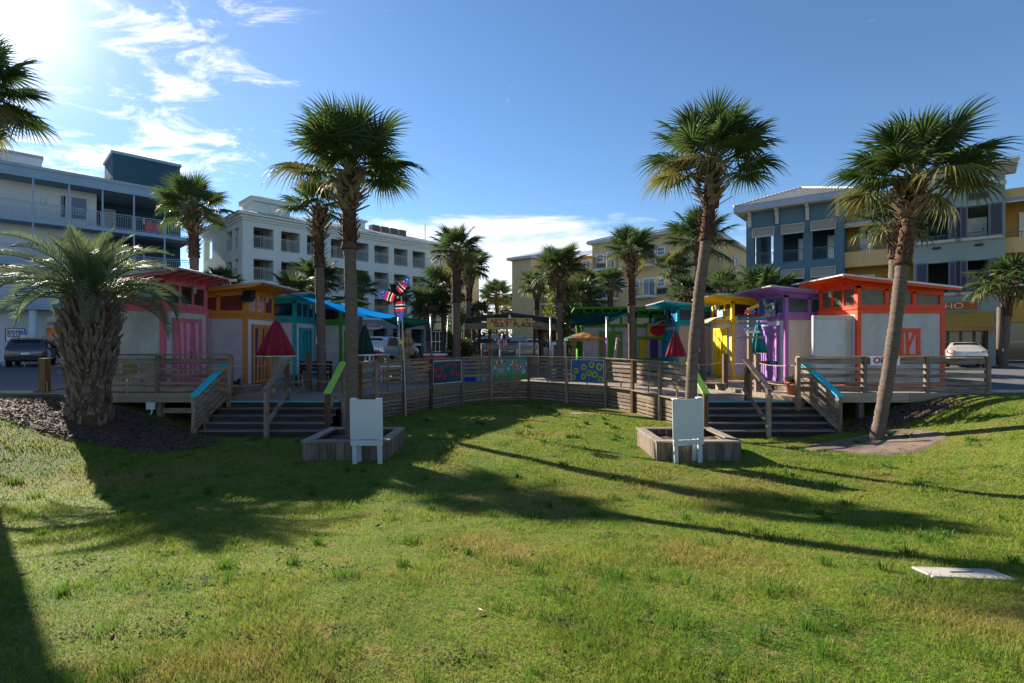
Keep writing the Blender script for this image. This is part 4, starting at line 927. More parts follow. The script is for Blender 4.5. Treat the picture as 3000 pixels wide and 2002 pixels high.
# ---- bright green double hut (two shed roofs facing the camera)
gh = thing('green_double_hut', 'bright green double market hut with colourful shutters and two stepped roofs', 'hut', (3.75, 27.6, BDECK))
def gbox(w_, y, H, x0, lab):
    pass
for k, (x0, x1, yf, Hh) in enumerate(((0.0, 2.9, 0.0, 3.45), (2.9, 6.3, 0.25, 3.35))):
    mm = MB(); corr_sheet(mm, (x0+0.1,yf,0.1), (x1-0.1,yf,0.1), (0,-1,0), (0,0,2.3)).build('corrugated_wall', LILAC, gh, True)
    MB().box(x0, x1, yf+0.02, yf+2.4, 0.02, 2.42).build('wall', GRN, gh)
    for x in (x0+0.06, (x0+x1)/2+0.25, x1-0.06): MB().box(x-0.06, x+0.06, yf-0.03, yf+0.012, 0, 2.4).build('corner_post', GRN, gh)
    MB().box(x0-0.03, x1+0.03, yf-0.04, yf+2.43, 2.42, 2.60).build('belt', GRN, gh)
    MB().box(x0, x1, yf+0.05, yf+2.4, 2.60, Hh-0.22).build('upper_wall', DPANE, gh)
    n = 4
    for i in range(n+1):
        x = x0+0.07+(x1-x0-0.14)*i/n; MB().box(x-0.07, x+0.07, yf, yf+0.045, 2.60, Hh-0.22).build('mullion', GRN, gh)
    MB().box(x0, x1, yf, yf+0.045, Hh-0.42, Hh-0.20).build('head_rail', GRN, gh)
    rf = MB().prism([(x0-0.5,yf-0.85,Hh),(x0-0.5,yf+2.6,Hh-0.35),(x0-0.5,yf+2.6,Hh-0.43),(x0-0.5,yf-0.85,Hh-0.08)], (x1-x0+(0.85 if k == 0 else 1.0),0,0)).build('roof', GRN, gh)
    mm = MB(); corr_sheet(mm, (x0-0.53,yf-0.9,Hh+0.02), (x1+(0.38 if k == 0 else 0.53),yf-0.9,Hh+0.02), (0,0,1), (0,3.5,-0.36), 0.1, 0.012, 4); mm.build('roof_sheet', GALV, rf, True)
    for i in range(7):
        x = x0+0.05+(x1-x0-0.1)*i/6; MB().beam((x,yf-0.8,Hh-0.16), (x,yf+0.1,Hh-0.24), 0.05, 0.12).build('rafter', GRN, rf)
d1 = MB().box(0.95, 2.2, -0.075, -0.03, 0.05, 2.2).build('door', GRN, gh)
for x in (1.12, 1.78): MB().box(x, x+0.24, -0.10, -0.076, 0.15, 2.0).build('strip', mat('paint_rose', (0.5,0.11,0.22)), d1)
for i, c in enumerate(((0.45,0.30,0.02),(0.06,0.02,0.14),(0.03,0.22,0.50),(0.5,0.12,0.28),(0.5,0.10,0.22))):
    x = 3.15+i*0.60; MB().box(x, x+0.42, 0.17, 0.212, 0.75, 1.75).build('shutter', paint('shutter%d' % i, c), gh)
m = MB().box(3.05, 6.1, 0.14, 0.168, 0.62, 0.74).build('sill', GRN, gh); MB().box(3.05, 6.1, 0.135, 0.168, 1.76, 1.92).build('lintel', GRN, gh)
MB().box(2.6, 6.2, -0.35, 0.1, 0.50, 0.56).build('counter', mat('paint_wine', (0.16,0.05,0.10)), gh)
for x in (3.0, 4.2, 5.6): MB().beam((x,-0.3,0.48), (x,0.12,0.10), 0.07, 0.07).build('counter_brace', WOODZ, gh)
sg_ = MB().box(3.55, 4.75, 0.02, 0.06, 1.86, 2.62).build('shop_sign', mat('sign_yellow', (0.5,0.38,0.08), var=0.2), gh)
MB().lathe([(0.46,0.0),(0.44,0.03)], 20, (0,0,0)).xform(Matrix.Translation((4.15,0.018,2.25)) @ Matrix.Rotation(R(90),4,'X') @ Matrix.Diagonal((1,0.68,1,1))).build('sign_oval', mat('sign_red', (0.42,0.015,0.012), var=0.2), sg_)
for i in range(13): MB().box(3.58+i*0.09, 3.62+i*0.09, 0.010, 0.02, 1.87, 1.93).build('sign_tick', BLACK, sg_)

# ------------------------------------------------------------------ pavilion
pv = thing('timber_pavilion', 'open timber pavilion with low gable roof behind the curved fence', 'pavilion', (0.05, 27.0, LDECK))
pzl = P(1353,935,27).z-LDECK; pzr = P(1492,916,27).z-LDECK; xl, xr, xc_ = P(1348,0,27).x-0.05, P(1640,0,27).x-0.05, P(1492,0,27).x-0.05
ROOFM = mat('dark_roof_metal', (0.06,0.075,0.075), rough=0.5, metal=0.3, var=0.2)
for sx, x_e in ((-1, xl), (1, xr)):
    MB().prism([(xc_,-0.4,pzr),(x_e,-0.4,pzl),(x_e,-0.4,pzl-0.05),(xc_,-0.4,pzr-0.05)], (0,5.2,0)).build('roof', ROOFM, pv)
    MB().prism([(xc_,-0.33,pzr-0.06),(x_e-sx*0.1,-0.33,pzl-0.08),(x_e-sx*0.1,-0.33,pzl-0.20),(xc_,-0.33,pzr-0.24)], (0,0.05,0)).build('fascia', BLACK, pv)
    MB().beam((x_e-sx*0.25,-0.2,pzl-0.42), (xc_+sx*0.1,-0.2,pzl-0.30), 0.08, 0.34).build('header_beam', WOODX, pv)
    MB().beam((x_e-sx*0.5,-0.15,pzl-0.32), (x_e-sx*0.5,4.6,pzl-0.32), 0.1, 0.26).build('eave_beam', BROWNZ, pv)
for px, dy in ((1372,0),(1388,1.6),(1405,3.2),(1434,4.4),(1565,4.4),(1588,1.4),(1612,0.2),(1580,3.2)):
    x = P(px,0,27+dy).x-0.05
    MB().beam((x,dy,0), (x,dy,pzl-0.45 if dy < 4 else pzl-0.2), 0.16, 0.16).build('post', BROWNZ if px != 1434 else mat('paint_brick', (0.32,0.06,0.04)), pv)
sgn = thing('pavilion_sign', 'yellow hand painted ARTISTS at GULF PLACE sign on the pavilion gable', 'sign', (P(1493,0,26.55).x, 26.55, P(0,965,26.55).z))
hw, hh = (1560-1426)/2/F*26.55, (965-932)/2/F*26.55*1.0
hh = 0.29
MB().box(-hw, hw, -0.02, 0.02, 0, 2*hh).build('board', mat('sign_board', (0.55,0.40,0.12), rough=0.7, var=0.15, c2=(0.42,0.30,0.10), c2scale=2), sgn)
RT = mat('sign_red_paint', (0.40,0.03,0.02)); NT = mat('sign_navy_paint', (0.02,0.05,0.12)); DG = mat('dot_green', (0.05,0.22,0.10))
rd = random.Random(4)
for txt, z, c, wd, x0 in (('ARTiSTS aT', hh*1.40, RT, 0.208, -0.99), ('GULF PLACE', hh*0.72, NT, 0.195, -0.80)):
    x = x0
    for ch in txt:
        if ch != ' ': lettering(ch, 0.30, c, sgn, (x+0.1,-0.024,z+rd.uniform(-0.012,0.012)), (R(90),rd.uniform(-0.06,0.06),0), 0.009 if ch.isupper() else 0.0, 1.15 if ch != 'i' else 1.9)
        x += wd*(0.62 if ch == 'i' else 1.0)
for i in range(15):
    x = -hw+0.1+(2*hw-0.2)*i/14
    for z in (0.05, 2*hh-0.05): MB().lathe([(0.022,0),(0.02,0.004)], 8).xform(Matrix.Translation((x+rd.uniform(-.02,.02),-0.021,z)) @ Matrix.Rotation(R(90),4,'X')).build('dot', DG if i % 3 else NT, sgn)
fl = thing('gable_lamp', 'white flood lamp under the pavilion ridge', 'lamp', (P(1493,0,26.6).x, 26.55, P(0,932,26.55).z)); MB().lathe([(0.04,-0.02),(0.06,0.06),(0.06,0.12),(0.02,0.17)], 10).build('lamp_head', WHITEP, fl, True); MB().box(-0.02,0.02,0.0,0.06,0.1,0.2).build('bracket', WHITEP, fl)
# stage fence panels inside the pavilion
for i, (a, b) in enumerate(((1410,1464),(1465,1522),(1523,1577))):
    Y = 26.0; t = thing('wire_fence_panel', ['white framed wire panel beside the wooden chair', 'white framed wire panel in the middle of the pavilion', 'white framed wire panel beside the grey box'][i], 'fence panel', (P(a,0,Y).x, Y, LDECK)); w_ = (b-a)/F*Y; H_ = P(0,1008,Y).z-LDECK
    f = MB(); f.tube([(0,0,0),(0,0,H_),(w_,0,H_),(w_,0,0)], 0.022, 6); f.build('frame', WHITEP, t)
    g = MB()
    for k in range(1, 13): g.box(w_*k/13-0.004, w_*k/13+0.004, -0.004, 0.004, 0.25, H_)
    for k in range(1, 7): g.box(0, w_, -0.004, 0.004, 0.25+k*0.12-0.003, 0.25+k*0.12+0.003)
    g.build('wire_mesh', STEEL, t)
    MB().box(0.04, w_-0.04, 0.03, 0.06, H_-0.24, H_-0.08).build('cross_board', WOODX, t)
# ================================================================== BUILDINGS
class Fac:
    def __init__(s, ox, oy, ang):
        s.o = (ox, oy); s.a = R(ang); s.u = (math.cos(s.a), math.sin(s.a)); s.n = (-s.u[1], s.u[0])
    def t(s, px, off=0.0):
        r = (px-1500)/F; ox, oy = s.o[0]+s.n[0]*off, s.o[1]+s.n[1]*off
        return (r*oy-ox)/(s.u[0]-r*s.u[1])
    def z(s, px, py, off=0.0):
        t = s.t(px, off); Y = s.o[1]+s.n[1]*off+s.u[1]*t; return EYE-(py-1001)/F*Y
def holes_wall(x0, x1, z0, z1, holes, y0, y1):
    m = MB(); xs = sorted({x0, x1, *[h[0] for h in holes], *[h[1] for h in holes]}); xs = [x for x in xs if x0 <= x <= x1]
    zs = sorted({z0, z1, *[h[2] for h in holes], *[h[3] for h in holes]}); zs = [z for z in zs if z0 <= z <= z1]
    for za, zb in zip(zs, zs[1:]):
        run = None
        for xa, xb in list(zip(xs, xs[1:]))+[(None, None)]:
            hole = xa is None or any(h[0] <= (xa+xb)/2 <= h[1] and h[2] <= (za+zb)/2 <= h[3] for h in holes)
            if not hole: run = (run[0], xb) if run else (xa, xb)
            elif run: m.box(run[0], run[1], y0, y1, za, zb); run = None
    return m
def rail(parent, x0, x1, y, z0, z1, m_, step=0.13, name='railing', th=0.02):
    m = MB(); m.box(x0, x1, y-0.03, y+0.03, z1-0.05, z1); m.box(x0, x1, y-0.02, y+0.02, z0+0.05, z0+0.09); m.box(x0, x1, y-0.015, y+0.015, z1-0.17, z1-0.14)
    n = max(2, int((x1-x0)/step))
    for k in range(n+1):
        x = x0+(x1-x0)*k/n; w_ = th if k not in (0, n) else 0.05
        m.box(x-w_/2, x+w_/2, y-w_/2, y+w_/2, z0, z1-0.17 if k not in (0, n) else z1-0.051)
    o = m.build(name, m_, parent); return o
def window(parent, x0, x1, z0, z1, y, fm, gm, sash=True, fw=0.09, mull=0):
    m = MB(); m.box(x0, x1, y-0.05, y+0.02, z0, z0+fw); m.box(x0, x1, y-0.05, y+0.02, z1-fw, z1); m.box(x0, x0+fw, y-0.05, y+0.02, z0+fw, z1-fw); m.box(x1-fw, x1, y-0.05, y+0.02, z0+fw, z1-fw)
    if sash: m.box(x0+fw, x1-fw, y-0.04, y+0.02, (z0+z1)/2-0.03, (z0+z1)/2+0.03)
    for k in range(mull):
        x = x0+(x1-x0)*(k+1)/(mull+1); m.box(x-0.025, x+0.025, y-0.035, y+0.02, z0+fw, z1-fw)
    o = m.build('window', fm, parent); MB().box(x0+fw*0.8, x1-fw*0.8, y-0.005, y+0.015, z0+fw*0.8, z1-fw*0.8).build('pane', gm, o); return o
def doorp(parent, x0, x1, z0, z1, y, m_, fm):
    o = MB().box(x0+0.07, x1-0.07, y-0.03, y+0.02, z0, z1-0.07).build('door', m_, parent)
    m = MB(); m.box(x0, x0+0.069, y-0.05, y+0.02, z0, z1); m.box(x1-0.069, x1, y-0.05, y+0.02, z0, z1); m.box(x0+0.069, x1-0.069, y-0.05, y+0.02, z1-0.069, z1); m.build('door_frame', fm, o)
    m = MB()
    for a, b in ((0.14,0.44),(0.56,0.86)):
        for c, d in ((0.08,0.42),(0.50,0.92)): m.box(x0+(x1-x0)*a, x0+(x1-x0)*b, y-0.042, y-0.031, z0+(z1-z0)*c, z0+(z1-z0)*d)
    m.build('door_panel', m_, o); MB().box(x1-0.2, x1-0.15, y-0.07, y-0.031, z0+0.95, z0+1.1).build('handle', DARKM, o); return o
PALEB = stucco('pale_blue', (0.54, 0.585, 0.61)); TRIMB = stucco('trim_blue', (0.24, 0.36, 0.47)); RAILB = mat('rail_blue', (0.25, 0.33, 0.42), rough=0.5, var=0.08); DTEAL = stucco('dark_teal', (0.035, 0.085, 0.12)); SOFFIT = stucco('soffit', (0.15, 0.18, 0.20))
LB = Fac(-32, 32, 45.6)
b1 = thing('apartment_building', 'pale blue balcony apartment block with dark teal end behind the pink hut', 'building', (-32, 32, 0), R(45.6))
E = 10.6
x_l = -9.0; xw = LB.t(283, 1.5)
MB().box(x_l, xw, 1.5, 9, 0, 11.98).build('wall', PALEB, b1)
MB().box(xw, E, 4.0, 9, 0, 11.97).build('end_wall', DTEAL, b1)
MB().box(E-0.25, E, 0.4, 3.98, 0, 12.0).build('end_pier', DTEAL, b1) if False else None
MB().box(x_l, E+0.3, -0.05, 9.5, 12.0, 12.60).build('roof_fascia', TRIMB, b1); MB().box(x_l, E+0.36, -0.11, 9.55, 12.60, 12.80).build('roof_edge', stucco('roof_edge', (0.30,0.36,0.45)), b1)
for z in (3.52, 6.33, 9.15):
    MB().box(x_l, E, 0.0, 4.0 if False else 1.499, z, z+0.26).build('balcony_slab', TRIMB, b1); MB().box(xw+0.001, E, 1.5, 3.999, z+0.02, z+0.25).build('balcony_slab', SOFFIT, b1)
posts = [LB.t(p) for p in (-40, 97, 203, 301, 393, 483)]+[E-0.1]
for z0, z1 in ((3.78,6.33),(6.59,9.15),(9.41,12.0)):
    for x in posts: MB().box(x-0.05, x+0.05, 0.03, 0.13, z0, z1).build('balcony_post', RAILB, b1)
    for a, c in zip([x_l]+posts, posts): rail(b1, a+0.10, c-0.10, 0.08, z0+0.03, z0+1.08, RAILB)
    xa, xb = LB.t(172,1.5), LB.t(258,1.5); w1 = window(b1, xa, xa+(xb-xa)*0.28, z0+0.5, z0+2.15, 1.49, PALEB, GLASS, False); window(b1, xa+(xb-xa)*0.36, xb, z0+0.5, z0+2.15, 1.49, PALEB, GLASS, False)
    MB().box(LB.t(126,1.5)-0.05, LB.t(126,1.5)+0.06, 1.38, 1.499, z0+1.35, z0+1.75).build('wall_lamp', STEEL, b1); xx = LB.t(421,4.0); MB().box(xx-0.06, xx+0.06, 3.88, 3.999, z0+1.3, z0+1.75).build('wall_lamp', GREYP, b1)
    doorp(b1, LB.t(300,3.98), LB.t(338,3.98), z0, z0+2.1, 3.97, paint('door_grey',(0.35,0.38,0.40)), PALEB)
for i in range(2):
    pass
for x in (posts[1], posts[3], posts[5]): MB().lathe([(0.22,0),(0.22,3.52)], 16, (x,0.35,0)).build('column', PALEB, b1, True)
MB().box(LB.t(330,5.0), E+0.2, 5.0, 9, 12.81, LB.z(345,452,5.0)).build('stair_tower', DTEAL, b1); MB().box(LB.t(330,5.0)-0.1, E+0.3, 4.9, 9.1, LB.z(345,452,5.0), LB.z(345,446,5.0)+0.05).build('tower_coping', TRIMB, b1)
MB().box(LB.t(330,5.0)-0.03, LB.t(330,5.0)-0.001, 5.9, 6.8, 12.9, 14.5).build('tower_door', paint('door_dark',(0.08,0.05,0.05)), b1)
MB().box(x_l, LB.t(123,6.0), 6.0, 9, 12.81, LB.z(60,455,6.0)).build('roof_block', PALEB, b1); MB().box(x_l, LB.t(123,6.0)+0.08, 5.92, 9.1, LB.z(60,455,6.0), LB.z(60,447,6.0)).build('block_coping', stucco('roof_edge', (0.30,0.36,0.45)), b1)
# ground floor shop
gx0, gx1 = LB.t(131,1.5), LB.t(193,1.5)
dr = doorp(b1, gx0, gx0+(gx1-gx0)*0.78, 0.15, 2.45, 1.45, GLASS, PALEB); window(b1, gx0, gx0+(gx1-gx0)*0.78, 2.5, 3.2, 1.46, PALEB, GLASS, False); window(b1, gx0+(gx1-gx0)*0.8, gx1+0.5, 0.15, 3.2, 1.46, PALEB, GLASS, False)
MB().box(x_l, E, -0.2, 1.499, 0.005, 0.14).build('walkway', CONC, b1)
NAVY = mat('navy_letter', (0.02, 0.025, 0.09), rough=0.6)
sgx = (LB.t(15,1.5)+LB.t(73,1.5))/2; sw = LB.t(73,1.5)-LB.t(15,1.5); sz0, sz1 = LB.z(44,1002,1.5), LB.z(44,962,1.5)
bs_ = thing('liquor_shop_sign', 'white SHUNK GULLEY LIQUOR sign with navy border on the pale blue wall', 'sign', Vector((-32,32,0))+Vector((LB.u[0]*sgx+LB.n[0]*1.44, LB.u[1]*sgx+LB.n[1]*1.44, sz0)), R(45.6))
hS = sz1-sz0
MB().box(-sw/2, sw/2, -0.0, 0.05, 0, hS).build('border', NAVY, bs_, bevel=0.03); MB().box(-sw/2+0.05, sw/2-0.05, -0.02, -0.001, 0.05, hS-0.05).build('board', WHITEP, bs_)
lettering('SHUNK', 0.30*hS/0.87, NAVY, bs_, (0,-0.026,hS*0.72), bold=0.008, sx=0.93*sw/1.15); lettering('GULLEY', 0.30*hS/0.87, NAVY, bs_, (0,-0.026,hS*0.46), bold=0.008, sx=0.86*sw/1.15); lettering('LIQUOR', 0.13*hS/0.87, NAVY, bs_, (0,-0.026,hS*0.20), bold=0.004, sx=sw/1.15)
for i, (px, Yd) in enumerate(((440, 0.9), (466, 0.9))):
    x = LB.t(px, Yd)
    ch = thing('balcony_chair', ['coral red slatted chair on the top balcony, beside the wall lamp', 'coral red slatted chair on the top balcony, nearer the end post'][i], 'chair', Vector((-32,32,0))+Vector((LB.u[0]*x+LB.n[0]*Yd, LB.u[1]*x+LB.n[1]*Yd, 9.41)), R(45.6))
    CORAL = paint('coral', (0.55, 0.10, 0.09))
    for k in range(5): MB().box(-0.27+k*0.11, -0.18+k*0.11, -0.02, 0.03, 0.32, 1.05-0.05*abs(k-2)).build('back_slat', CORAL, ch)
    MB().box(-0.30, 0.30, 0.0, 0.55, 0.34, 0.38).build('seat', CORAL, ch)
    for sx in (-1, 1):
        MB().box(sx*0.28, sx*0.38, 0.0, 0.6, 0.58, 0.62).build('arm', CORAL, ch); MB().box(sx*0.29, sx*0.34, 0.5, 0.58, 0, 0.58).build('leg', CORAL, ch); MB().box(sx*0.29, sx*0.34, 0.02, 0.10, 0, 0.58).build('leg', CORAL, ch)

# ---- mint apartment house
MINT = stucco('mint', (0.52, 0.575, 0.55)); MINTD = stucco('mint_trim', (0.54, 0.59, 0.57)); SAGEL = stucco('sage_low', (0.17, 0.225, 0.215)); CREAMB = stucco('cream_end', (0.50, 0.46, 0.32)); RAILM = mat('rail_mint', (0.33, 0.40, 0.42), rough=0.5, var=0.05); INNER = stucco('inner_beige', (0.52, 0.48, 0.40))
MR = mat('pale_metal_roof', (0.42, 0.45, 0.47), rough=0.45, metal=0.4, var=0.12, scale=0.7)
MF = Fac(-22.1, 42, 45.6); b2 = thing('apartment_building', 'mint green balcony apartment house with roof cupola behind the teal hut', 'building', (-22.1, 42, 0), R(45.6))
EV = MF.z(712,622); TOPO = MF.z(712,660); fl4 = MF.z(743,727); fl3t = MF.z(743,758); S4 = TOPO-fl3t
bays = [(0.85+2.255*k, 0.85+2.255*k+1.62) for k in range(8)]
hol = []
for k, (a, c) in enumerate(bays):
    for q in range(3): hol.append((a, c, fl4-S4*q, TOPO-S4*q))
wins = [(19.4+i*2.2, 20.3+i*2.2) for i in range(3)]
hw_ = [(a, c, fl4-S4*q+0.6, TOPO-S4*q) for a, c in wins for q in range(3)]
zl = fl4-S4*2-0.35
holes_wall(0, 18.9, zl, EV-0.6, hol, 0, 0.4).build('wall', MINT, b2)
holes_wall(18.901, 26, zl, EV-0.6, hw_, 0, 0.4).build('end_wall', CREAMB, b2)
for a, c, z0, z1 in hw_: window(b2, a, c, z0, z1, 0.15, WHITEP, GLASSB)
sideh = [(1.0, 2.2, fl4-S4*q, TOPO-S4*q) for q in range(3)]+[(2.7, 4.3, fl4-S4*q, TOPO-S4*q) for q in range(3)]+[(8.2, 10.4, fl4-S4*q, TOPO-S4*q) for q in range(3)]
sd_ = holes_wall(0.401, 11.0, zl, EV-0.6, sideh, 0, 0.4); sd_.xform(Matrix(((0,1,0,0),(1,0,0,0),(0,0,1,0),(0,0,0,1)))); sd_.build('side_wall', MINT, b2)
MB().box(2.4, 26, 2.2, 11, 0, EV-0.6).build('inner_wall', INNER, b2)
MB().box(0.41, 2.39, 5.0, 7.5, 0, EV-0.6).build('inner_wall', INNER, b2)
for q in range(4): MB().box(0.401, 26, 0.401, 11, fl4-S4*q-0.30, fl4-S4*q-0.02).build('floor_slab', MINT, b2)
for a, c in bays:
    for q in range(3):
        rail(b2, a+0.01, c-0.01, 0.12, fl4-S4*q+0.02, fl4-S4*q+1.08, RAILM, 0.14)
        if q < 2: doorp(b2, a+0.55, a+1.35, fl4-S4*q, fl4-S4*q+2.0, 2.19, paint('door_brown',(0.10,0.06,0.05)), INNER)
    MB().box(c+0.08, c+0.5, 0.402, 2.199, fl4-S4*2, EV-0.61).build('divider', MINT, b2)
for y0, y1, z0, z1 in sideh[:6]:
    o = rail(b2, y0, y1, 0, z0+0.02, z0+1.08, RAILM, 0.14); o.rotation_euler = (0,0,R(90)); o.location = (0.12,0,0)
for k, (pr2, z0, z1) in enumerate(((0.10,-0.6,-0.42),(0.22,-0.42,-0.2),(0.42,-0.2,0.0))):
    MB().box(-pr2, 26+pr2, -pr2, 11+pr2, EV+z0, EV+z1).build('cornice', MINTD, b2)
hr_ = 1.7
MB().pts([(-0.5,-0.5,EV+0.001),(26.5,-0.5,EV+0.001),(26.5,11.5,EV+0.001),(-0.5,11.5,EV+0.001),(5.5,5.5,EV+hr_),(20.5,5.5,EV+hr_)], [(0,1,5,4),(1,2,5),(2,3,4,5),(3,0,4)]).build('roof', MR, b2)
sm = MB()
for k in range(34):
    x = 0.2+k*0.78; z_in = min(1, max(0.05, (x+0.5)/6)) if x < 5.5 else (1 if x < 20.5 else (26.5-x)/6)
    sm.beam((x,-0.5,EV+0.01), (x,-0.5+6*z_in,EV+hr_*z_in+0.01), 0.03, 0.05)
sm.build('roof_seam', MR, b2)['kind'] = 'stuff'
cu0, cu1 = MF.t(742,1.5), MF.t(850,1.5)
MB().box(cu0, cu1, 1.5, 4.2, EV, MF.z(790,598,1.5)).build('cupola', MINT, b2); MB().box(cu0-0.25, cu1+0.25, 1.25, 4.45, MF.z(790,598,1.5), MF.z(790,586,1.5)).build('cupola_cornice', MINTD, b2)
zc0 = MF.z(790,586,1.5); MB().pts([(cu0-0.3,1.2,zc0+0.001),(cu1+0.3,1.2,zc0+0.001),(cu1+0.3,4.5,zc0+0.001),(cu0-0.3,4.5,zc0+0.001),((cu0+cu1)/2-0.6,2.85,zc0+0.55),((cu0+cu1)/2+0.6,2.85,zc0+0.55)], [(0,1,5,4),(1,2,5),(2,3,4,5),(3,0,4)]).build('cupola_roof', MR, b2)
for px0, px1 in ((790,810),(823,842)): MB().box(MF.t(px0,1.5), MF.t(px1,1.5), 1.44, 1.499, MF.z(800,625,1.5), MF.z(800,602,1.5)).build('louvre', MINTD, b2)
MB().box(11.6, 12.8, 3.0, 4.2, EV+0.5, EV+1.75).build('vent_box', MINTD, b2); MB().box(11.4, 13.0, 2.8, 4.4, EV+1.75, EV+1.95).build('vent_cap', MINTD, b2)
for k in range(4): MB().box(14.6+k*1.15, 15.5+k*1.15, 4.6, 5.4, EV+hr_-0.5, EV+hr_+0.42).build('air_conditioner', mat('ac_brown',(0.11,0.08,0.07),var=0.3), b2)
MB().tube([(21.5,4.5,EV+1),(21.5,4.5,EV+3.2)], 0.06, 6).build('mast', STEEL, b2)
# shop level
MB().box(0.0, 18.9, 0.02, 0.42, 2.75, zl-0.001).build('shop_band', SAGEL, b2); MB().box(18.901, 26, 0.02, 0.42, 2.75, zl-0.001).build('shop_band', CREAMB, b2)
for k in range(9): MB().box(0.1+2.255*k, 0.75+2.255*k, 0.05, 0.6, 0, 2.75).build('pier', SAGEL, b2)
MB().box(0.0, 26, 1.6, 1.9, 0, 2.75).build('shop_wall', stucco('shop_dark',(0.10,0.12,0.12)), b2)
for k in range(8): window(b2, 1.0+2.255*k, 2.8+2.255*k, 0.3, 2.5, 1.58, SAGEL if k % 2 else WHITEP, GLASS, True, 0.06, 2)
for k in range(3): window(b2, 19.3+2.1*k, 20.9+2.1*k, 0.3, 2.6, 0.3, WHITEP, GLASS, True, 0.06, 2)
sxs = MF.t(1092); ss = thing('sunrise_sign', 'oval SUNRISE shop sign with red letters on the sage green band', 'sign', Vector((-22.1,42,0))+Vector((MF.u[0]*sxs-MF.n[0]*0.08, MF.u[1]*sxs-MF.n[1]*0.08, MF.z(1092,966))), R(45.6))
hz = MF.z(1092,951)-MF.z(1092,968); wz = (MF.t(1121)-MF.t(1063))/2
MB().lathe([(1,0),(1,0.05)], 28).xform(Matrix.Translation((0,0.03,hz/2)) @ Matrix.Rotation(R(90),4,'X') @ Matrix.Diagonal((wz,hz/2,1,1))).build('board', mat('sign_pale',(0.45,0.50,0.52),c2=(0.2,0.35,0.5),c2scale=3), ss)
lettering('SUNRISE', 0.38, mat('sign_red2',(0.45,0.05,0.03)), ss, (0.0,-0.03,hz*0.62), bold=0.015, sx=wz/0.95)

# ---- yellow apartment house
YB = stucco('butter', (0.68, 0.52, 0.27)); YBD = stucco('ochre', (0.52, 0.30, 0.075)); YR = stucco('peach', (0.64, 0.44, 0.21))
YF = Fac(0.0, 56, -38.3); b3 = thing('apartment_building', 'butter yellow apartment house with small iron balconies behind the green hut', 'building', (0.0, 56, 0), R(-38.3))
e3 = YF.z(1746,716); r0, r1, rE = YF.t(1557), YF.t(1735), 20.6
MB().box(0, r0, 0, 10, 0, e3-0.6).build('wing_wall', YB, b3); MB().box(r0+0.001, r1-0.001, 2.2, 10, 0, e3-0.62).build('recessed_wall', YBD, b3); MB().box(r1, rE, 0, 14, 0, e3).build('main_wall', YB, b3)
for a, c, dz in ((-0.4, r0+0.4, -0.6), (r1-0.4, rE+0.4, 0.0)):
    MB().box(a, c, -0.45, 10.4 if dz else 14.3, e3+dz+0.001, e3+dz+0.28).build('eave', MINTD, b3)
    MB().pts([(a,-0.45,e3+dz+0.281),(c,-0.45,e3+dz+0.281),(c,10.4,e3+dz+0.281),(a,10.4,e3+dz+0.281),(a+0.3,5,e3+dz+1.7),(c-1.5 if not dz else c,5,e3+dz+1.7)], [(0,1,5,4),(1,2,5),(2,3,4,5),(3,0,4)]).build('roof', MR, b3)
MB().pts([(r0,1.8,e3-0.6),(r1,1.8,e3-0.6),(r1,6,e3+0.7),(r0,6,e3+0.7)], [(0,1,2,3)]).build('roof', MR, b3)
sm = MB()
for k in range(14): x = r1-0.2+k*0.8; sm.beam((x,-0.44,e3+0.30), (x,4.9,e3+1.68), 0.04, 0.06)
sm.build('roof_seam', MR, b3)['kind'] = 'stuff'
zt = YF.z(1785,742); zb = YF.z(1785,789); zb2 = YF.z(1785,874); st3 = zb-zb2
for q in range(4):
    dz = -st3*q
    for g, (wa, wb, da, db, wc, wd_, ba, bb) in enumerate(((1748,1769,1776,1803,1811,1834,1753,1811),(1857,1875,1883,1921,1925,1949,1862,1921))):
        window(b3, YF.t(wa), YF.t(wb), zb+dz+0.75, zt+dz, -0.02, WHITEP, GLASSB); window(b3, YF.t(wc), YF.t(wd_), zb+dz+0.75, zt+dz, -0.02, WHITEP, GLASSB)
        window(b3, YF.t(da), YF.t(db), zb+dz+0.02, zt+dz+0.1, -0.02, WHITEP, GLASSB, False, 0.12, 1)
        if q < 3:
            xa, xb = YF.t(ba), YF.t(bb); MB().box(xa, xb, -1.15, -0.001, zb+dz-0.22, zb+dz).build('balcony_slab', CREAM, b3); rail(b3, xa+0.04, xb-0.04, -1.10, zb+dz, zb+dz+1.07, mat('iron_grey',(0.12,0.13,0.14),rough=0.5,metal=0.4), 0.16, th=0.025)
            for xq in (xa+0.04, xb-0.04):
                o = rail(b3, 0, 1.05, 0, zb+dz, zb+dz+1.07, MATS['iron_grey'], 0.16, th=0.025); o.rotation_euler = (0,0,R(90)); o.location = (xq,-1.09,0)
        x0_ = YF.t(wc if g else wa); MB().box(x0_, x0_+1.0, -0.03, -0.001, zb+dz+0.08, zb+dz+0.6).build('grille', mat('grille_dark',(0.05,0.05,0.05),var=0.2), b3)
    window(b3, YF.t(1560), YF.t(1602), zb+dz+0.3, zt+dz, 2.15, WHITEP, GLASSB, True, 0.1, 1); window(b3, YF.t(1705,2.2), YF.t(1732,2.2), zb+dz+0.02, zt+dz, 2.15, WHITEP, GLASSB, False, 0.1, 1)
    if q < 3: rail(b3, r0+0.1, r1-0.1, 1.6, zb+dz, zb+dz+1.05, MATS['iron_grey'], 0.2, th=0.03); MB().box(r0+0.05, r1-0.05, 1.5, 2.199, zb+dz-0.2, zb+dz).build('balcony_slab', CREAM, b3)
    for yy in (4.0, 9.0):
        o = window(b3, 0, 1.1, zb+dz+0.5, zt+dz, 0, WHITEP, GLASSB); o.rotation_euler = (0,0,R(90)); o.location = (rE+0.04, yy, 0)
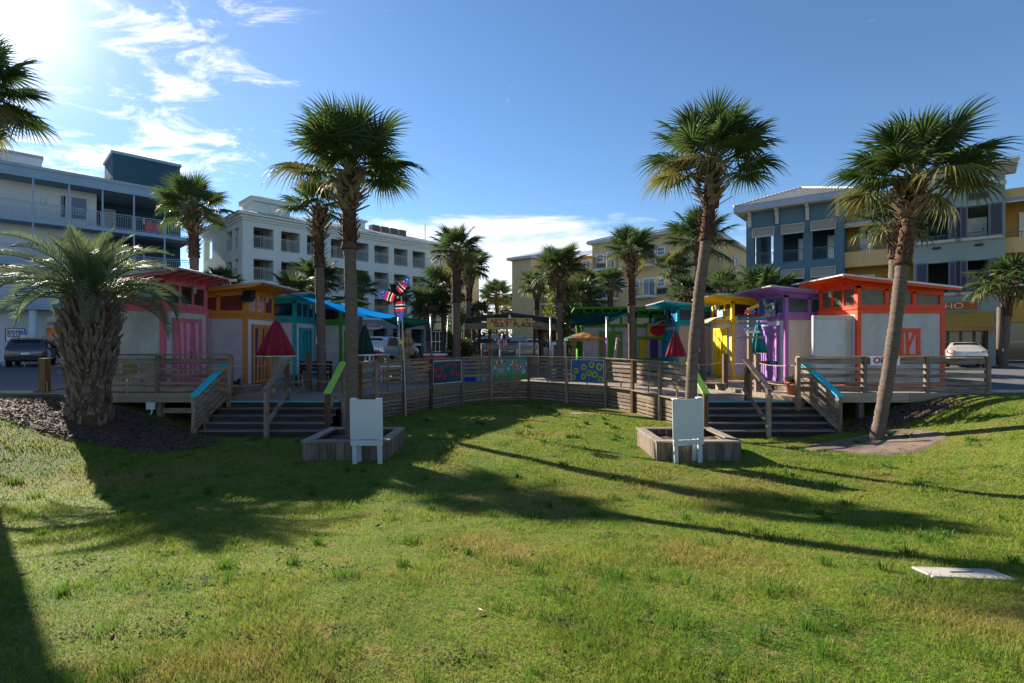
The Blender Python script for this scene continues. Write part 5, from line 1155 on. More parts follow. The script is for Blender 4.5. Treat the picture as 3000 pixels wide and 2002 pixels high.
lettering('45', 0.9, BLACK, b3, (YF.t(1925),-0.02,YF.z(1925,928)), bold=0.01)
MB().box(YF.t(1870), YF.t(1889), -0.03, -0.001, 0.1, 2.6).build('shop_door', GLASS, b3); MB().box(YF.t(1838), YF.t(1960), -0.35, -0.001, 2.95, 3.15).build('string_course', YB, b3)

# ---- right hand block: blue tower, ochre gallery, sage shop, ochre end
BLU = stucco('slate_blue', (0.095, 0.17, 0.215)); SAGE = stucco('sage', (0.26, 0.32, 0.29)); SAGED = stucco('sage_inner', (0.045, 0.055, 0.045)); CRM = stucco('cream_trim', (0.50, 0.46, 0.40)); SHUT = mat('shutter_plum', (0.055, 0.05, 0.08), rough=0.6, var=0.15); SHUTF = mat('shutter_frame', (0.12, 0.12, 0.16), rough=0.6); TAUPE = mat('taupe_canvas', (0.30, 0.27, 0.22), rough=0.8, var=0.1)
RB = Fac(23.75, 36.7, -38.3)
def rthing(label): return thing('apartment_building', label, 'building', (23.75, 36.7, 0), R(-38.3))
b4 = rthing('slate blue building with white tiled hip roof and bracketed eaves behind the purple hut')
xL = RB.t(2186); ez = RB.z(2472,583)
aw_t, aw_b, r_b, r_t = RB.z(2445,643), RB.z(2445,670), RB.z(2445,757), RB.z(2445,719); S = aw_t-RB.z(2445,782)
ops = [(RB.t(2209), RB.t(2266)), (RB.t(2292), RB.t(2353)), (RB.t(2379), RB.t(2445))]
holb = [(a, c, r_b-S*q, aw_t-S*q-0.05) for a, c in ops for q in range(3)]
holes_wall(xL, 0, 0, ez, holb, 0, 0.45).build('wall', BLU, b4)
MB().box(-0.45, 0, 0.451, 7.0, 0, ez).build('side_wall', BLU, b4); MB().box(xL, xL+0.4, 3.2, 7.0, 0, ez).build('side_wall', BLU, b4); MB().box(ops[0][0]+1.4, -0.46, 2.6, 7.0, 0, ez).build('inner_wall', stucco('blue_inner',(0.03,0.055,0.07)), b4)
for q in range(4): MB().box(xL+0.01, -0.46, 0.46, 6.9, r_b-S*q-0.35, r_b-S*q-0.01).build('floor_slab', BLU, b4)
for a, c in ops:
    for q in range(3):
        o = MB().prism([(a-0.05,0.02,aw_t-S*q),(a-0.05,-0.14,aw_b-S*q),(a-0.05,-0.10,aw_b-S*q),(a-0.05,0.02,aw_t-S*q-0.06)], (c-a+0.1,0,0)).build('shade_awning', TAUPE, b4)
        f = MB(); f.beam((a-0.06,-0.16,aw_b-S*q), (c+0.06,-0.16,aw_b-S*q), 0.05, 0.09); f.beam((a-0.06,-0.02,aw_t-S*q+0.02), (c+0.06,-0.02,aw_t-S*q+0.02), 0.05, 0.07); f.beam((a-0.06,-0.02,aw_t-S*q), (a-0.06,-0.16,aw_b-S*q), 0.05, 0.07); f.beam((c+0.06,-0.02,aw_t-S*q), (c+0.06,-0.16,aw_b-S*q), 0.05, 0.07); f.build('awning_frame', CRM, o)
        rail(b4, a+0.02, c-0.02, 0.15, r_b-S*q, r_t-S*q, mat('rail_slate',(0.09,0.13,0.16),rough=0.5), 0.13)
        if a > ops[0][0]: doorp(b4, c-0.75, c+0.2, r_b-S*q, r_b-S*q+2.15, 2.59, WHITEP, CRM)
ov = 0.75
MB().box(xL-ov, ov, -ov, 8, ez-0.05, ez+0.03).build('soffit', CRM, b4); f = MB().box(xL-ov, ov, -ov-0.03, 8, ez+0.031, ez+0.42).build('fascia', stucco('fascia_lilac',(0.36,0.40,0.50)), b4)
ax, az = (xL+0)/2+0.1, RB.z(2355,551,3.3)
TILE = mat('white_tile', (0.50, 0.49, 0.47), rough=0.7, var=0.15, scale=5)
rf = MB().pts([(xL-ov,-ov,ez+0.43),(ov,-ov,ez+0.43),(ov,8,ez+0.43),(xL-ov,8,ez+0.43),(ax,3.3,az),(ax,4.5,az)], [(0,1,4),(1,2,5,4),(2,3,5),(3,0,4,5)]).build('roof', TILE, b4)
tl = MB(); A0, B0, C0 = Vector((xL-ov,-ov-0.02,ez+0.44)), Vector((ov,-ov-0.02,ez+0.44)), Vector((ax,3.28,az+0.01))
nr = 17
for i in range(nr):
    q = i/nr; a, b_ = A0.lerp(C0, q), B0.lerp(C0, q); a2, b2_ = A0.lerp(C0, q+1/nr), B0.lerp(C0, q+1/nr); n = max(1, int((b_-a).length/0.36)); off = 0.5*(i % 2)
    for k in range(n):
        u0, u1 = (k+0.03)/n, (k+0.97)/n; v0 = a.lerp(b_, u0); v1 = a.lerp(b_, u1); v2 = a2.lerp(b2_, u1); v3 = a2.lerp(b2_, u0); up = Vector((0,-0.02,0.045))
        tl.pts([v0+up, v1+up, v2+up*0.2, v3+up*0.2, v0, v1], [(0,1,2,3),(4,5,1,0)])
tl.build('roof_tiles', TILE, rf)['kind'] = 'stuff'
for e0, e1 in ((A0, C0), (B0, C0)):
    m = MB()
    for k in range(18): p0 = e0.lerp(e1, k/18); p1 = e0.lerp(e1, (k+0.92)/18); m.tube([p0+Vector((0,0,0.06)), p1+Vector((0,0,0.05))], [0.10,0.08], 7)
    m.build('ridge_tiles', TILE, rf)['kind'] = 'stuff'
def bracket(x):
    pr = [(0.02,0),(0.62,0),(0.58,-0.14),(0.34,-0.30),(0.20,-0.62),(0.16,-1.15),(0.02,-1.15)]
    MB().prism([(x-0.11,-y,ez-0.06+z) for y, z in pr], (0.22,0,0)).build('bracket', CRM, b4)
for x in (xL+0.3, RB.t(2277), RB.t(2366), -0.35): bracket(x)
m = MB().prism([(y,0.35,ez-0.06+z) for y, z in [(0.02,0),(0.62,0),(0.58,-0.14),(0.34,-0.30),(0.20,-0.62),(0.16,-1.15),(0.02,-1.15)]], (0,0.22,0)).build('bracket', CRM, b4)
# ochre gallery between
b5 = rthing('ochre gallery wing with white doors between the blue and sage buildings')
g1 = RB.t(2676)+0.6
zz = lambda y: RB.z(2540, y, 1.0)
MB().box(0.002, g1, 2.6, 8, 0, zz(655)).build('back_wall', YBD, b5)
MB().box(0.002, g1, 1.6, 8, zz(655), zz(600)+0.4).build('upper_wall', YBD, b5)
for q in range(3):
    dz = S*q
    MB().box(0.002, g1, 0.9, 1.05, zz(780)-dz, zz(735)-dz).build('parapet', YR, b5); MB().box(0.002, g1, 1.051, 2.599, zz(780)-dz, zz(780)-dz+0.2).build('gallery_floor', YBD, b5)
    m = MB(); n = 12; z0, z1 = zz(735)-dz, zz(718)-dz; m.box(0.01, g1, 0.95, 1.0, z1-0.04, z1)
    for k in range(n+1): x = 0.05+(g1-0.1)*k/n; m.box(x-0.015, x+0.015, 0.96, 0.99, z0, z1-0.04)
    for k in range(n): x = 0.05+(g1-0.1)*(k+0.5)/n; m.box(x-0.09, x+0.09, 0.965, 0.985, z0+0.1, z0+0.28)
    m.build('railing', mat('rail_slate',(0.09,0.13,0.16)), b5)
    xa, xb = RB.t(2519,2.6), RB.t(2563,2.6); doorp(b5, xa, xb, zz(733)-dz-0.35, zz(733)-dz+1.85, 2.58, WHITEP, WHITEP)
MB().prism([(0.002,0.6,zz(652)),(0.002,2.0,zz(630)),(0.002,2.0,zz(634)),(0.002,0.6,zz(657))], (g1,0,0)).build('canopy_roof', MR, b5); MB().box(0.002, g1, 0.62, 0.8, zz(664), zz(657.5)).build('canopy_fascia', YR, b5)
m = MB()
for k in range(9): x = 0.2+k*0.5; m.beam((x,0.6,zz(652)+0.02), (x,2.0,zz(630)+0.02), 0.03, 0.05)
m.build('canopy_seam', MR, b5)['kind'] = 'stuff'
# sage shop building
b6 = rthing('sage green building with white cornice, plum shutters and orange SOHO shop sign')
s0, s1 = RB.t(2676), RB.t(2945); zs_ = lambda y: RB.z(2920, y)
op = [(RB.t(2719), RB.t(2779), 618, 709), (RB.t(2835), RB.t(2897), 602, 692)]
SS = RB.z(2720,713)-RB.z(2720,858) if False else S
t_o, b_o = RB.z(2835,606), RB.z(2835,697)
hol = [(a, c, b_o-S*q, t_o-S*q) for a, c, _, _ in op for q in range(2)]
shop = [(RB.t(2740), RB.t(2895), 0.15, RB.z(2800,968))]
holes_wall(s0, s1, 0, zs_(475)-0.4, hol+shop, 0, 0.45).build('wall', SAGE, b6)
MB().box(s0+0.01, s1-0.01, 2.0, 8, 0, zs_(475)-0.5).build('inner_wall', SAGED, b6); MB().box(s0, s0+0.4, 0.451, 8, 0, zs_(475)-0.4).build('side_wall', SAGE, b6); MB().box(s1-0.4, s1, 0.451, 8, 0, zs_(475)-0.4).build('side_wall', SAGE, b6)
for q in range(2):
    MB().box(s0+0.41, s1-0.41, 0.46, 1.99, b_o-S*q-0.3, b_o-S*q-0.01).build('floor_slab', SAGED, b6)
    for i, (a, c, _, _) in enumerate(op):
        for x0, x1 in ((a-0.62, a-0.03), (c+0.03, c+0.62)):
            if i == 0 and x0 > a: x1 -= 0.0
            o = MB().box(x0+0.06, x1-0.06, -0.05, -0.012, b_o-S*q+0.10, t_o-S*q-0.08).build('shutter', SHUT, b6)
            f = MB(); zq0, zq1 = b_o-S*q, t_o-S*q+0.02; f.box(x0, x0+0.059, -0.08, -0.011, zq0, zq1); f.box(x1-0.059, x1, -0.08, -0.011, zq0, zq1); f.box(x0+0.06, x1-0.06, -0.08, -0.011, zq0, zq0+0.09); f.box(x0+0.06, x1-0.06, -0.08, -0.011, zq1-0.09, zq1); f.build('shutter_frame', SHUTF, o)
            lv = MB(); n = 16
            for k in range(n): zq = zq0+0.1+(zq1-zq0-0.2)*(k+0.5)/n; lv.box(x0+0.06, x1-0.06, -0.07, -0.051, zq-0.035, zq+0.02)
            lv.build('louvres', SHUT, o)
        MB().box(a-0.6, c+0.6, -0.16, -0.001, b_o-S*q-0.20, b_o-S*q-0.02).build('sill', CRM, b6)
        rail(b6, a+0.02, c-0.02, 0.2, b_o-S*q, b_o-S*q+0.35, MATS['rail_slate'], 0.2)
        if i: doorp(b6, a+0.1, a+1.05, b_o-S*q-0.25, b_o-S*q+1.55, 1.98, WHITEP, WHITEP)
    for px, py in ((2744, 728), (2868, 718)): x = RB.t(px); z = RB.z(px, py)-S*q; MB().box(x-0.2, x+0.2, -0.14, -0.001, z-0.06, z+0.06).build('wall_lamp', BLACK, b6)
for pa, pb_, ya, yb in ((2721,2781,592,606),(2834,2898,572,590)):
    x0, x1, z0, z1 = RB.t(pa), RB.t(pb_), RB.z(pa,ya+17), RB.z(pa,ya-5)
    o = MB().box(x0, x1, -0.06, -0.001, z0, z1).build('vent', SHUTF, b6); lv = MB()
    for k in range(7): zq = z0+0.1+(z1-z0-0.2)*(k+0.5)/7; lv.box(x0+0.08, x1-0.08, -0.09, -0.061, zq-0.035, zq+0.02)
    lv.build('louvres', SHUT, o)
zb0 = RB.z(2846,553); zb1 = RB.z(2846,542); zcb = RB.z(2846,522); zct = RB.z(2846,492)
MB().box(s0-0.05, s1+0.05, -0.08, -0.001, zb0, zb1).build('string_course', CRM, b6)
MB().prism([(s0-0.06,-0.02,zcb),(s0-0.06,-0.62,zct-0.25),(s0-0.06,-0.62,zct),(s0-0.06,0.5,zct),(s0-0.06,0.5,zcb)], (s1-s0+0.55,0,0)).build('cornice', CRM, b6); MB().box(s0-0.1, s1+0.6, -0.70, 0.6, zct+0.001, zct+0.14).build('cornice_cap', WHITEP, b6)
for px in (2808, 2905): x = RB.t(px); z = (zb1+zcb)/2; MB().box(x-0.11, x+0.11, -0.05, -0.001, z-0.11, z+0.11).build('block', WHITEP, b6)
# shopfront
xs0, xs1 = shop[0][0], shop[0][1]; zt_ = shop[0][3]
for k in range(4): window(b6, xs0+(xs1-xs0)*k/4+0.01, xs0+(xs1-xs0)*(k+1)/4-0.01, 0.15, zt_, 0.3, mat('bronze_frame',(0.10,0.08,0.07),rough=0.4,metal=0.3), GLASS, False, 0.07)
YAW = mat('yellow_canvas', (0.62, 0.36, 0.07), rough=0.7, var=0.08, transl=0.3)
aT, aB = RB.z(2830,914), RB.z(2830,958)
aw = MB().prism([(xs0-0.1,0.0,aT),(xs0-0.1,-1.0,aB),(xs0-0.1,-0.97,aB-0.02),(xs0-0.1,0.0,aT-0.05)], (xs1-xs0+0.3,0,0)).build('awning', YAW, b6); MB().box(xs0-0.1, xs1+0.2, -1.0, -0.97, aB-0.28, aB-0.021).build('awning_valance', mat('tan_canvas',(0.30,0.15,0.06),rough=0.8), aw)
sc = (RB.t(2716)+RB.t(2864))/2; sw2 = (RB.t(2864)-RB.t(2716)); sz0, sz1 = RB.z(2820,909), RB.z(2820,885)
so_ = thing('soho_sign', 'orange SOHO shop sign with pale blue frame on the sage wall', 'sign', Vector((23.75,36.7,0))+Vector((RB.u[0]*sc-RB.n[0]*0.03, RB.u[1]*sc-RB.n[1]*0.03, sz0)), R(-38.3))
MB().box(-sw2/2, sw2/2, -0.05, 0.0, 0, sz1-sz0).build('board', mat('sign_orange',(0.42,0.10,0.02),var=0.08), so_); f = MB(); hS = sz1-sz0
f.box(-sw2/2-0.05, sw2/2+0.05, -0.07, 0.01, -0.05, -0.001); f.box(-sw2/2-0.05, sw2/2+0.05, -0.07, 0.01, hS+0.001, hS+0.05); f.box(sw2/2+0.001, sw2/2+0.05, -0.07, 0.01, 0, hS); f.box(-sw2/2-0.05, -sw2/2-0.001, -0.07, 0.01, 0, hS); f.build('frame', mat('sign_sky',(0.16,0.30,0.38)), so_)
lettering('SOHO', hS*1.05, CREAM, so_, (-0.12*sw2,-0.055,hS*0.5), bold=-0.006, sx=0.62*sw2/(hS*2.6))
# ochre end wing
b7 = rthing('ochre end wing with gallery railings next to the sage building')
ye = s1+14; zq_ = lambda y: RB.z(2975, y, 0.6)
MB().box(s1+0.002, ye, 2.4, 8, 0, zq_(575)).build('back_wall', YBD, b7)
MB().box(s1+0.002, ye, 0.9, 8, zq_(575), zq_(548)).build('upper_wall', YR, b7); MB().prism([(s1+0.002,0.3,zq_(590)),(s1+0.002,0.9,zq_(575)),(s1+0.002,0.9,zq_(578)),(s1+0.002,0.3,zq_(594))], (14,0,0)).build('canopy_roof', MR, b7)
for q in range(2):
    dz = S*q*1.0; MB().box(s1+0.002, ye, 0.6, 0.8, zq_(740)-dz-(0 if q == 0 else 0.6), zq_(695)-dz).build('parapet', YR, b7); MB().box(s1+0.002, ye, 0.801, 2.399, zq_(740)-dz, zq_(740)-dz+0.2).build('gallery_floor', YBD, b7)
    m = MB(); m.box(s1+0.01, ye, 0.68, 0.72, zq_(678)-dz-0.04, zq_(678)-dz)
    for k in range(40): x = s1+0.1+k*0.35; m.box(x-0.012, x+0.012, 0.69, 0.71, zq_(695)-dz, zq_(678)-dz-0.04)
    m.build('railing', MATS['rail_slate'], b7); doorp(b7, RB.t(2985,2.4), RB.t(2985,2.4)+1.0, zq_(690)-dz-0.4, zq_(690)-dz+1.7, 2.38, WHITEP, WHITEP)
MB().box(s1+0.002, ye, 0.5, 0.7, zq_(945), zq_(850)).build('shop_fascia', YBD, b7)
for k in range(6): window(b7, s1+0.1+k*2.3, s1+2.3+k*2.3, 0.25, zq_(946), 0.8, mat('alu_frame',(0.35,0.36,0.36),rough=0.4,metal=0.5), GLASS, True, 0.06, 1)
structure(MB().box(-60, 60, -1.6, 0, 0.0, 0.13).build('sidewalk', CONC)); sw_ = bpy.data.objects['sidewalk']; sw_.location = (23.75+RB.n[0]*0.02, 36.7+RB.n[1]*0.02, 0.002); sw_.rotation_euler = (0,0,R(-38.3)); sw_.scale = (0.3,1,1)
# ================================================================== THINGS ON THE LAWN
def planter(label, x0, x1, y0, y1):
    cx, cy = (x0+x1)/2, (y0+y1)/2; g = min(hgt(x0,y0), hgt(x1,y0))-0.06; top = 0.44+0.06; t = thing('planter_box', label, 'planter', (cx, cy, g))
    hx, hy = (x1-x0)/2, (y1-y0)/2; PB = wood('planter', (0.20,0.155,0.12), (0.09,0.065,0.05), (9,9,1.2))
    n = 10
    for k in range(n):
        a, b = -hx+2*hx*k/n+0.004, -hx+2*hx*(k+1)/n-0.004
        for yy in (-hy, hy): MB().box(a, b, yy-0.012, yy+0.012, -0.1, top-0.035+random.uniform(-0.004,0)).build('board', PB, t)
        a, b = -hy+2*hy*k/n+0.004, -hy+2*hy*(k+1)/n-0.004
        for xx in (-hx, hx): MB().box(xx-0.012, xx+0.012, a, b, -0.1, top-0.035+random.uniform(-0.004,0)).build('board', PB, t)
    cw = 0.16; CAPX = wood('cap_x', (0.30,0.26,0.22), (0.17,0.14,0.11), (1,9,9)); CAPY = wood('cap_y', (0.30,0.26,0.22), (0.17,0.14,0.11), (9,1,9))
    for s in (-1, 1):
        MB().prism([(-hx-0.04,s*(hy+0.04),top-0.034),(hx+0.04,s*(hy+0.04),top-0.034),(hx-cw,s*(hy-cw),top-0.034),(-hx+cw,s*(hy-cw),top-0.034)], (0,0,0.036)).build('cap_board', CAPX, t)
        MB().prism([(s*(hx+0.04),-hy-0.037,top-0.034),(s*(hx+0.04),hy+0.037,top-0.034),(s*(hx-cw),hy-cw-0.003,top-0.034),(s*(hx-cw),-hy+cw+0.003,top-0.034)], (0,0,0.035)).build('cap_board', CAPY, t)
    m = MB(); nn = 12
    m.v = [(-hx+0.02+(2*hx-0.04)*i/nn, -hy+0.02+(2*hy-0.04)*j/nn, top-0.16+0.05*nz(i*0.7, j*0.7, cx)) for j in range(nn+1) for i in range(nn+1)]
    m.f = [(j*(nn+1)+i, j*(nn+1)+i+1, (j+1)*(nn+1)+i+1, (j+1)*(nn+1)+i) for j in range(nn) for i in range(nn)]
    m.build('mulch_fill', MULCH, t); return t
planter('square wooden planter box with dark mulch by the stairs near the orange hut', -4.62, -2.78, 11.3, 13.1)
planter('square wooden planter box with reddish mulch by the stairs near the purple hut', 3.18, 5.0, 11.2, 12.95)
def easel(label, x, y, rz, roll):
    t = thing('easel_board', label, 'sign board', (x, y, hgt(x,y)-0.01), rz); t.rotation_euler = (R(3), roll, rz)
    EW = mat('easel_white', (0.50,0.53,0.54), rough=0.55, var=0.06, scale=2, c2=(0.5,0.54,0.55), c2scale=3, c2amt=0.4)
    MB().box(-0.345, 0.345, -0.02, 0.005, 0.545, 1.40).build('board', EW, t, bevel=0.004); MB().box(-0.34, 0.34, -0.026, 0.002, 0.41, 0.525).build('lower_board', EW, t, bevel=0.004)
    for s in (-1, 1):
        MB().box(s*0.225, s*0.315, 0.006, 0.05, -0.02, 1.40).build('leg', EW, t)
        MB().beam((s*0.22,0.07,1.30), (s*0.22,0.20,0.0), 0.09, 0.04).build('back_leg', EW, t)
        MB().prism([(s*0.20,-0.03,1.401),(s*0.335,-0.03,1.401),(s*0.335,0.07,1.401),(s*0.20,0.07,1.401)], (0,0,0.022)).build('post_cap', WHITEP, t, bevel=0.008)
    return t
easel('blank white easel board standing straight at the shaded planter near the orange hut stairs', -3.09, 10.92, 0, 0)
easel('blank white easel board standing askew at the planter near the purple hut stairs', 3.78, 10.95, R(7), R(-2.6))

# ------------------------------------------------------------------ umbrellas
def closed_umbrella(label, px, ytop, ybot, Y, half, c, zb, tiers=1, trim=False):
    a = P(px, ytop, Y); hgt_ = (ybot-ytop)/F*Y; r = half/F*Y; t = thing('patio_umbrella', label, 'umbrella', (a.x, Y, zb)); zt = a.z-zb
    MB().tube([(0,0,0),(0,0,zt)], 0.022, 8).build('pole', WOODZ, t)
    f = lambda th, z: 1+0.24*math.cos(8*th+0.5*math.sin(3*th))*min(1, (zt-z)/0.4)+0.08*math.sin(3*th+1)
    if tiers == 1: prof = [(0.02,zt+0.03),(r*0.22,zt-0.05),(r*0.55,zt-hgt_*0.45),(r*0.85,zt-hgt_*0.8),(r,zt-hgt_),(r*0.7,zt-hgt_*0.985),(0.03,zt-hgt_*0.9)]
    else: prof = [(0.02,zt+0.05),(r*0.55,zt-0.03),(r*0.62,zt-hgt_*0.2),(r*0.4,zt-hgt_*0.19),(r*0.75,zt-hgt_*0.38),(r*0.9,zt-hgt_*0.58),(r*0.6,zt-hgt_*0.56),(r*0.9,zt-hgt_*0.8),(r,zt-hgt_),(r*0.5,zt-hgt_*0.98)]
    MB().lathe(prof, 48, (0,0,0), f).build('canopy', c, t, True)
    if trim: MB().lathe([(r*1.0,zt-hgt_-0.012),(r*1.012,zt-hgt_+0.012),(r*0.98,zt-hgt_+0.012)], 48, (0,0,0), f).build('edge_trim', CREAM, t, True)
    MB().lathe([(0.02,zt+0.03),(0.03,zt+0.06),(0.005,zt+0.09)], 8).build('finial', WOODZ, t)
    return t
CRIM = mat('crimson_canvas', (0.26,0.012,0.035), rough=0.8, var=0.1, transl=0.2); FOREST = mat('forest_canvas', (0.006,0.055,0.035), rough=0.8, var=0.1, transl=0.15); KHAKI = mat('khaki_canvas', (0.42,0.28,0.16), rough=0.8, var=0.12, transl=0.25); AQUA = mat('aqua_canvas', (0.005,0.18,0.19), rough=0.7, var=0.08, transl=0.2)
closed_umbrella('closed crimson umbrella with white trim at the bollard by the orange hut', 809, 942, 1043, 16.4, 46, CRIM, BDECK, trim=True)
closed_umbrella('closed dark green umbrella among the deck chairs by the dark green hut', 1068, 953, 1037, 22.6, 24, FOREST, LDECK)
closed_umbrella('closed tan two tiered umbrella in front of the white minivan', 1194, 968, 1041, 22.9, 16, KHAKI, LDECK, 2)
closed_umbrella('closed crimson umbrella behind the fence beside the turquoise hut', 1979, 970, 1045, 20.2, 25, CRIM, LDECK)
closed_umbrella('closed aqua umbrella at the bollard beside the purple hut', 2222, 940, 1034, 16.9, 22, AQUA, BDECK)
def open_umbrella(label, px, ytop, yrim, Y, half, cols, zb):
    a = P(px, ytop, Y); t = thing('patio_umbrella', label, 'umbrella', (a.x, Y, zb)); zt = a.z-zb; zr_ = zt-(yrim-ytop)/F*Y; r = half/F*Y
    MB().tube([(0,0,0),(0,0,zt+0.06)], 0.022, 8).build('pole', STEEL, t)
    for k in range(8):
        a0, a1 = k*math.pi/4, (k+1)*math.pi/4
        p0, p1 = Vector((r*math.cos(a0), r*math.sin(a0), zr_)), Vector((r*math.cos(a1), r*math.sin(a1), zr_)); c = Vector((0,0,zt)); m0, m1 = p0.lerp(c,0.5)+Vector((0,0,0.05)), p1.lerp(c,0.5)+Vector((0,0,0.05))
        dn = Vector((0,0,-0.12*r/0.85)); e = (p0+p1)/2+Vector((0,0,0.04))
        MB().pts([c, m0, m1, p0, p1, e, p0+dn, p1+dn, e+dn], [(0,1,2),(1,3,5,4,2),(3,6,8,5),(5,8,7,4)]).build('canopy_panel', cols[k % len(cols)], t)
        MB().tube([c-Vector((0,0,0.03)), p0-Vector((0,0,0.02))], 0.008, 4).build('rib', STEEL, t)
    return t
GT = mat('green_canvas', (0.04,0.22,0.15), rough=0.7, transl=0.3); OC = mat('orange_canvas', (0.45,0.17,0.05), rough=0.7, transl=0.3); WC = mat('white_canvas', (0.6,0.6,0.62), rough=0.7, transl=0.3)
open_umbrella('open green and orange umbrella in front of the bright green hut', 1710, 974, 992, 23.2, 58, [OC,OC,GT,GT,GT,GT,OC,OC], LDECK).rotation_euler = (0,0,R(-60))
open_umbrella('open white umbrella seen under the pavilion beside the red post', 1443, 979, 991, 34.5, 26, [WC], 0); open_umbrella('open white umbrella seen under the pavilion beside the flag', 1519, 984, 998, 34.0, 27, [WC], 0)

# ------------------------------------------------------------------ shade sails and poles
def sail(label, cs, sag, c, seed, pinch=0.12):
    cs = [P(*q) for q in cs]; 
    if len(cs) == 3: cs = cs+[cs[2]]
    o0 = sum(cs, Vector())/4; m = MB(); n = 14
    for j in range(n+1):
        for i in range(n+1):
            u, v = i/n, j/n
            uu = 0.5+(u-0.5)*(1-pinch*4*v*(1-v)); vv = 0.5+(v-0.5)*(1-pinch*4*u*(1-u))
            p = (cs[0].lerp(cs[1], uu)).lerp(cs[3].lerp(cs[2], uu), vv); p = p-o0; p.z -= sag*(1-(2*u-1)**2)*(1-0.6*(2*v-1)**2)+0.05*nz(u*5, v*5, seed)
            m.v.append(tuple(p))
    m.f = [(j*(n+1)+i, j*(n+1)+i+1, (j+1)*(n+1)+i+1, (j+1)*(n+1)+i) for j in range(n) for i in range(n)]
    t = thing('shade_sail', label, 'shade sail', o0); m.build('fabric', c, t, True)
    for p in cs[:4]: MB().tube([p-o0, (p-o0)*1.04+Vector((0,0,0.05))], 0.012, 5).build('corner_ring', STEEL, t)
    return t
SBLUE = mat('sail_blue', (0.004,0.17,0.52), rough=0.7, var=0.06, transl=0.35); SGRN = mat('sail_green', (0.006,0.050,0.042), rough=0.95, var=0.2, scale=1.5, transl=0.22, spec=0.02)
sail('bright blue triangular shade sail strung from the orange hut', [(805,853,18.6),(1003,888,23.5),(1160,926,22.4)], 0.35, SBLUE, 1)
sail('dark green shade sail strung over the chairs in front of the mint house', [(1040,905,21.8),(1262,938,23.3),(1298,941,29.0),(1180,966,28.0)], 0.08, SGRN, 2)
sail('dark green shade sail strung in front of the bright green hut', [(1655,915,24.2),(1925,893,26.3),(1777,938,22.6),(1660,950,23.0)], 0.42, SGRN, 3, 0.16)
def pole(label, pts, r=0.03, m_=STEEL, cap=False):
    q = [P(*p) for p in pts]; t = thing('metal_pole', label, 'pole', q[0]); MB().tube([p-q[0] for p in q], r, 8).build('shaft', m_, t, True)
    MB().lathe([(r*1.6,0),(r*1.6,0.06),(r*0.6,0.09)], 8, q[-1]-q[0]).build('cap', m_, t); return t
pole('steel pole holding the blue sail beside the pinwheel', [(1169,1085,22.4),(1168,918,22.4)], 0.05)
pole('steel pole holding the green sail beside the red cooler', [(1266,1085,23.0),(1262,926,23.0)], 0.04)
pole('thin leaning steel rod in front of the flowering bush', [(1302,1090,23.2),(1313,932,23.2)], 0.022)
pole('thin steel pole at the pavilion corner', [(1613,1100,23.6),(1613,932,23.6)], 0.045)
pole('grey pole with rope holding the green sail above the sunflower painting', [(1777,1110,22.2),(1778,934,22.2)], 0.045)
pole('short steel pole beside the planter palm near the yellow hut', [(2034,1150,15.6),(2034,972,15.6)], 0.032)

# pinwheel with flag blades on a lawn pole
pw = thing('flag_pinwheel', 'star spangled three bladed pinwheel on a leaning pole before the fence', 'pinwheel', P(1190,1216,17.9))
o_ = P(1190,1216,17.9); MB().tube([Vector((0,0,-0.1)), P(1176,868,17.9)-o_], 0.024, 8).build('pole', STEEL, pw)
KR = mat('kite_red',(0.62,0.03,0.05),rough=0.6,transl=0.3); KW = mat('kite_white',(0.75,0.72,0.70),rough=0.6,transl=0.3); KB = mat('kite_blue',(0.04,0.07,0.38),rough=0.6,transl=0.3)
hubp = P(1166,872,17.88)
for (tx, ty, sx_, sy_) in ((1105,854,1155,875),(1202,811,1166,853),(1173,942,1172,884)):
    tip, st_ = P(tx,ty,17.7), P(sx_,sy_,17.85); d = tip-st_; s = Vector((-d.z,0.15,d.x)).normalized(); L_ = d.length
    ws = [(0,0.13),(0.14,0.155),(0.20,0.16),(0.30,0.165),(0.36,0.165),(0.50,0.16),(0.75,0.10),(1.0,0.01)]
    cs_ = [KR, KW, BLACK, KW, KR, KB, KB]
    for (q0, w0), (q1, w1), c in zip(ws, ws[1:], cs_):
        a, b_ = st_+d*q0-o_, st_+d*q1-o_; bow = Vector((0,-0.05,0))
        MB().pts([a-s*w0, a+bow, a+s*w0, b_-s*w1, b_+bow*(1-q1), b_+s*w1], [(0,1,4,3),(1,2,5,4)]).build('blade_panel', c, pw)
    for q, w_ in ((0.58,0.05),(0.66,-0.05),(0.78,0.0)):
        c = st_+d*q+s*w_-o_+Vector((0,-0.055,0)); st5 = []
        for k in range(10): aa = k*math.pi/5; rr = 0.045 if k % 2 == 0 else 0.018; st5.append(c+Vector((rr*math.sin(aa),0,rr*math.cos(aa))))
        MB().pts(st5, [tuple(range(10))]).build('star', KW, pw)
MB().lathe([(0.03,-0.03),(0.035,0),(0.02,0.05)], 8, hubp-o_).build('hub', WHITEP, pw)

